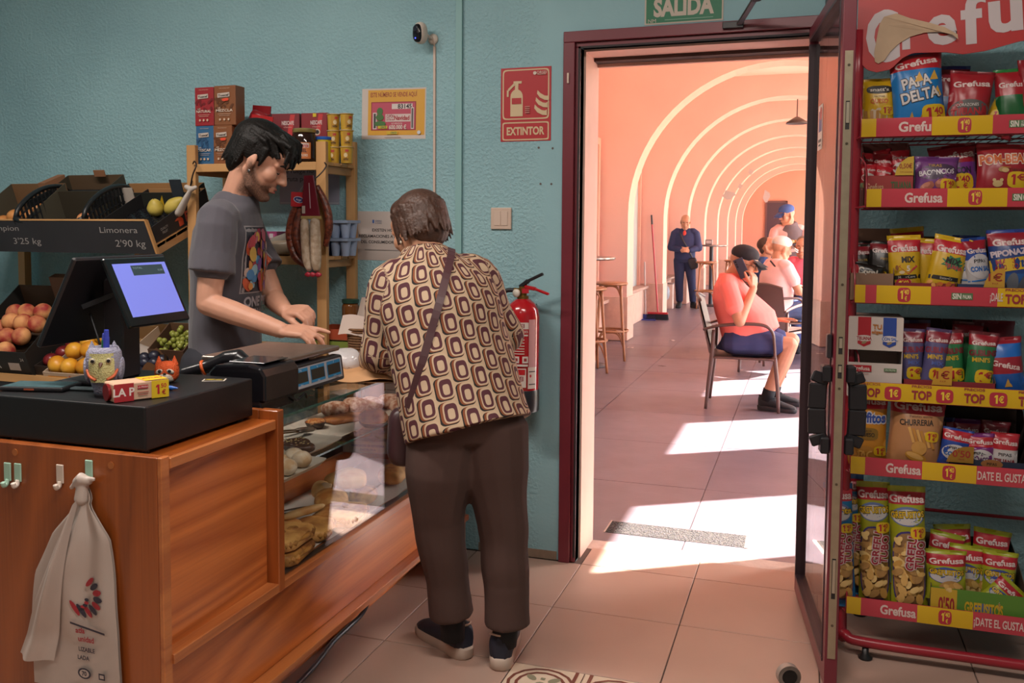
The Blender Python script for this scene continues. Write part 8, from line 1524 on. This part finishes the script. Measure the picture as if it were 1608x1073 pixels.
# man standing by the pilaster
sm2, Pm, Rm, shm = figure('old bald man in a navy tracksuit standing by the arcade wall', (-1.06, 12.6, 0), dict(pel=(-1.065, 12.6, .84), neck=(-1.06, 12.58, 1.345), head=(-1.055, 12.53, 1.47), shL=(-.885, 12.58, 1.275), shR=(-1.235, 12.58, 1.275), elR=(-1.29, 12.56, 1.02), wrR=(-1.10, 12.40, .985), elL=(-.83, 12.55, 1.02), wrL=(-.97, 12.40, .985), hdR=(.8, -.3, 0), hdL=(-.8, -.3, 0), hnR=(-.3, -1, .3), hnL=(.3, -1, .3), hcR=((.6, .6, .4),)*4, hcL=((.6, .6, .4),)*4, hipL=(-.98, 12.6, .81), hipR=(-1.15, 12.6, .81), knL=(-.94, 12.58, .46), knR=(-1.15, 12.58, .46), anL=(-.91, 12.6, .09), anR=(-1.14, 12.6, .09), ftL=(-.80, 12.42, 0), ftR=(-1.14, 12.38, 0), face=(.15, -1, 0)), '#2d3458', '#2a3050', head_fwd=(.12, -.92, -.38), sleeve=1.3, shoes_='#19181b', vox=.008)
MB().poly([(-.035, -.155, .50+.84), (.035, -.155, .50+.84), (.0, -.165, .40+.84)]); b = MB(); b.ell((.0, -.118, 1.27), (.030, .018, .055), None, 12, 8); b.build('red_undershirt', C('#d8483c', .8), sm2, True)
MB().tube([(-.10, -.02, 1.35), (-.04, -.165, 1.20), (.06, -.17, 1.02), (.14, -.14, .86)], .014, 6, sm=4, flat=.4).build('bag_strap', C('#2a272b', .6), sm2, True); MB().ell((.155, -.12, .76), (.075, .035, .10), Ry(-.3), 16, 10, e=.5).build('shoulder_bag', C('#2b272c', .5), sm2, True)
# bar stools of bent wood
BW = mat('bentwood', '#a06a44', .4, var=.12, vscale=14)
def stool(lab, loc, rz=0):
    t = thing('bar_stool', lab, 'stool', loc, rz, 'bentwood bar stools'); H_ = .80
    MB().lathe([(.001, H_-.030), (.165, H_-.030), (.178, H_-.020), (.178, H_-.006), (.165, H_), (.001, H_)], n=30).build('seat', BW, t, True, auto=40)
    MB().tube([(.185*math.cos(a), .185*math.sin(a), .30) for a in np.linspace(0, 2*PI, 24, endpoint=False)], .012, 8, closed=True).build('foot_ring', BW, t, True)
    for k in range(4):
        a = PI/4+k*PI/2; c_, s_ = math.cos(a), math.sin(a); MB().tube([(.145*c_, .145*s_, H_-.03), (.175*c_, .175*s_, .40), (.215*c_, .215*s_, ZF+.004)], [.016, .015, .012], 8, sm=4).build('leg', BW, t, True)
        a2 = a+PI/2; e, f_ = math.cos(a2), math.sin(a2)
        for z0, z1, r0 in ((H_-.17, H_-.035, .158), (.13, .29, .198)): MB().tube([(r0*c_, r0*s_, z0), ((r0*.78*c_+.18*r0*e), (r0*.78*s_+.18*r0*f_), z1-.025), (r0*.5*(c_+e), r0*.5*(s_+f_), z1), ((r0*.78*e+.18*r0*c_), (r0*.78*f_+.18*r0*s_), z1-.025), (r0*e, r0*f_, z0)], .0085, 6, sm=4).build('bent_brace', BW, t, True)
    return t
stool('bentwood bar stool by the first pilaster', (-.985, 5.85, 0), .2); stool('bentwood bar stool cut off by the door jamb', (-1.02, 4.95, 0), .5); stool('bentwood bar stool at the far high table', (-.68, 12.45, 0), .1); stool('second bentwood bar stool behind the far high table', (-.30, 13.5, 0), .4)
def high_table(lab, loc):
    t = thing('high_table', lab, 'table', loc, 0, 'round high tables'); MB().lathe([(.001, 1.05), (.27, 1.05), (.285, 1.062), (.285, 1.075), (.27, 1.08), (.001, 1.08)], n=32).build('top', C('#8f8a88', .25, metal=.6), t, True, auto=40); MB().cyl((0, 0, .02), (0, 0, 1.05), .035, n=16).build('column', C('#2a2b33', .4), t, True, auto=40); MB().lathe([(.001, .0), (.22, .0), (.22, .010), (.05, .035), (.001, .04)], n=28).build('base', C('#332b2c', .5), t, True); return t
high_table('round high table half hidden by the door jamb', (-1.13, 5.35, ZF)); high_table('round high table behind the standing man', (-.66, 13.05, ZF))
t = thing('napkin_holder', 'small metal napkin holder on the far high table', 'napkin holder', (-.70, 13.0, ZF+1.08)); MB().box(-.06, .06, -.05, .05, 0, .09).build('case', C('#8a7d78', .35, metal=.5), t, bevel=.006); MB().box(-.045, .045, -.052, -.05, .02, .07).build('napkins', C('#d8c8c0', .7), t)
# broom and dustpan leaning at the second pilaster
t = thing('broom', 'red-handled broom with black bristles leaning on the pilaster', 'broom', (-1.10, 10.22, ZF)); MB().cyl((-.05, .0, .10), (-.17, .05, 1.46), .013, n=10).build('handle', C('#b03a40', .4), t, True, auto=40); MB().cyl((-.166, .049, 1.42), (-.178, .053, 1.56), .015, .012, 10).build('grip', C('#24222a', .5), t, True, auto=40); MB().box(-.20, .10, -.03, .03, .085, .115).build('block', C('#b02a34', .4), t, bevel=.006)
b = MB()
for x in np.linspace(-.195, .095, 42):
    for y in (-.018, 0, .018): b.cyl((x, y, .088), (x*1.12, y*1.8, .002), .0035, .002, 4)
o = b.build('bristles', C('#26242a', .8), t); o['kind'] = 'stuff'
t = thing('dustpan', 'blue dustpan with a pale stick beside the broom', 'dustpan', (-1.30, 10.13, ZF)); MB().cyl((-.03, .06, .08), (-.06, .10, .86), .011, n=10).build('stick', C('#b5aaa4', .4), t, True, auto=40); b = MB(); b.prism([(-.14, .0), (.14, .0), (.11, .16), (-.11, .16)], lambda a, c, d: (a, c-.06, d), 0, .012); b.box(-.12, .12, .085, .10, .012, .08); b.build('pan', C('#3a4a9a', .4), t, bevel=.002)
t = thing('waste_bag', 'crumpled white and blue bag hanging beside the standing man', 'bag', (-1.30, 12.2, .27)); MB().ell((0, 0, 0), (.07, .06, .12), None, 18, 12, fn=lumpy(.12, 50, 3)).build('sack', C('#a9c0c9', .6), t, True); MB().cyl((0, 0, .10), (-.06, .02, .20), .008, n=6).build('neck', C('#a9c0c9', .6), t)
t = thing('waste_bin', 'narrow pale bin beside the standing man', 'bin', (-1.28, 12.25, ZF)); MB().box(-.08, .08, -.08, .08, 0, .42).build('body', C('#cbb5a6', .6), t, bevel=.006); MB().box(-.085, .085, -.085, .085, .42, .44).build('rim', C('#8a7a74', .6), t, bevel=.003)
# ceiling lamp under the third arch
t = thing('hanging_lamp', 'small dark lamp hanging under the arcade vault', 'lamp', (.72, 12.0, ACEIL)); MB().cyl((0, 0, 0), (0, 0, -.42), .008, n=8).build('rod', C('#3a2f2c', .5), t); MB().lathe([(.03, -.42), (.16, -.50), (.17, -.53), (.15, -.52), (.02, -.45)], n=20).build('shade', C('#4d403c', .5), t, True)
pp = Print(lambda u, v, l: (u, ay[3]-.003-l, v))
for x, z, a, c_ in ((-.62, 2.05, .13, .09), (-.40, 2.23, .05, .05), (.12, 2.02, .07, .12), (-.2, 2.52, .05, .06)): pp.poly([(x+a*math.cos(k*.7)*(1+.35*math.sin(3*k)), z+c_*math.sin(k*.7)*(1+.3*math.cos(2*k))) for k in range(9)], C('#b5a8a2', .9))
o = pp.build('peeled_paint', bpy.data.objects['wall_arch.003'])
o.location = (0, -ay[3], 0)
# scraps of paper on the arcade floor
for k, (x, y, lab) in enumerate(((-.947, 6.84, 'white paper napkin on the arcade floor by the pilaster'), (-.581, 7.69, 'small paper scrap in the middle of the arcade floor'), (-.50, 6.23, 'dark leaf-like scrap on the arcade floor'), (-.40, 5.54, 'long dark scrap nearest on the arcade floor'))):
    b = MB(); w_ = (.07, .05, .05, .08)[k]; b.grid(lambda u, v: (w_*(u-.5), .06*(v-.5)*(1 if k < 2 else .35), .003+.006*math.sin(3*u+2*v)**2), np.linspace(0, 1, 6), np.linspace(0, 1, 6)); o = b.build('paper_scrap', C('#d8cfca' if k < 2 else '#6a5a54', .8), None, True); o.location = (x, y, ZF+.0005); o.rotation_euler = (0, 0, k); tag(o, lab, 'litter')
# roll of tape by the door leaf and a cable under the counter
t = thing('tape_roll', 'roll of clear tape standing on the floor at the door leaf', 'tape', (.905, -.785, .034), (0, 0, .35)); MB().lathe([(.034, -.012), (.034, .012), (.022, .012), (.022, -.012), (.034, -.012)], (0, 0, 0), 30, (0, 1, 0)).build('roll', C('#9a8a80', .25), t, True, auto=40); MB().lathe([(.0222, -.0125), (.0222, .0125), (.019, .0125), (.019, -.0125), (.0222, -.0125)], (0, 0, 0), 28, (0, 1, 0)).build('core', C('#2a2422', .6), t, True, auto=40); MB().box(.0, .07, -.012, .012, -.0335, -.0330).build('loose_end', C('#a8988c', .3), t)
o = MB().tube([(-.49, -1.75, .008), (-.46, -1.5, .008), (-.47, -1.2, .008), (-.50, -1.0, .008), (-.505, -.88, .008), (-.49, -.80, .03), (-.47, -.76, .10), (-.455, -.74, .175)], .008, 8, sm=6).build('floor_cable', C('#2b2930', .4), None, True); tag(o, 'black cable lying on the floor under the counter ledge', 'cable')
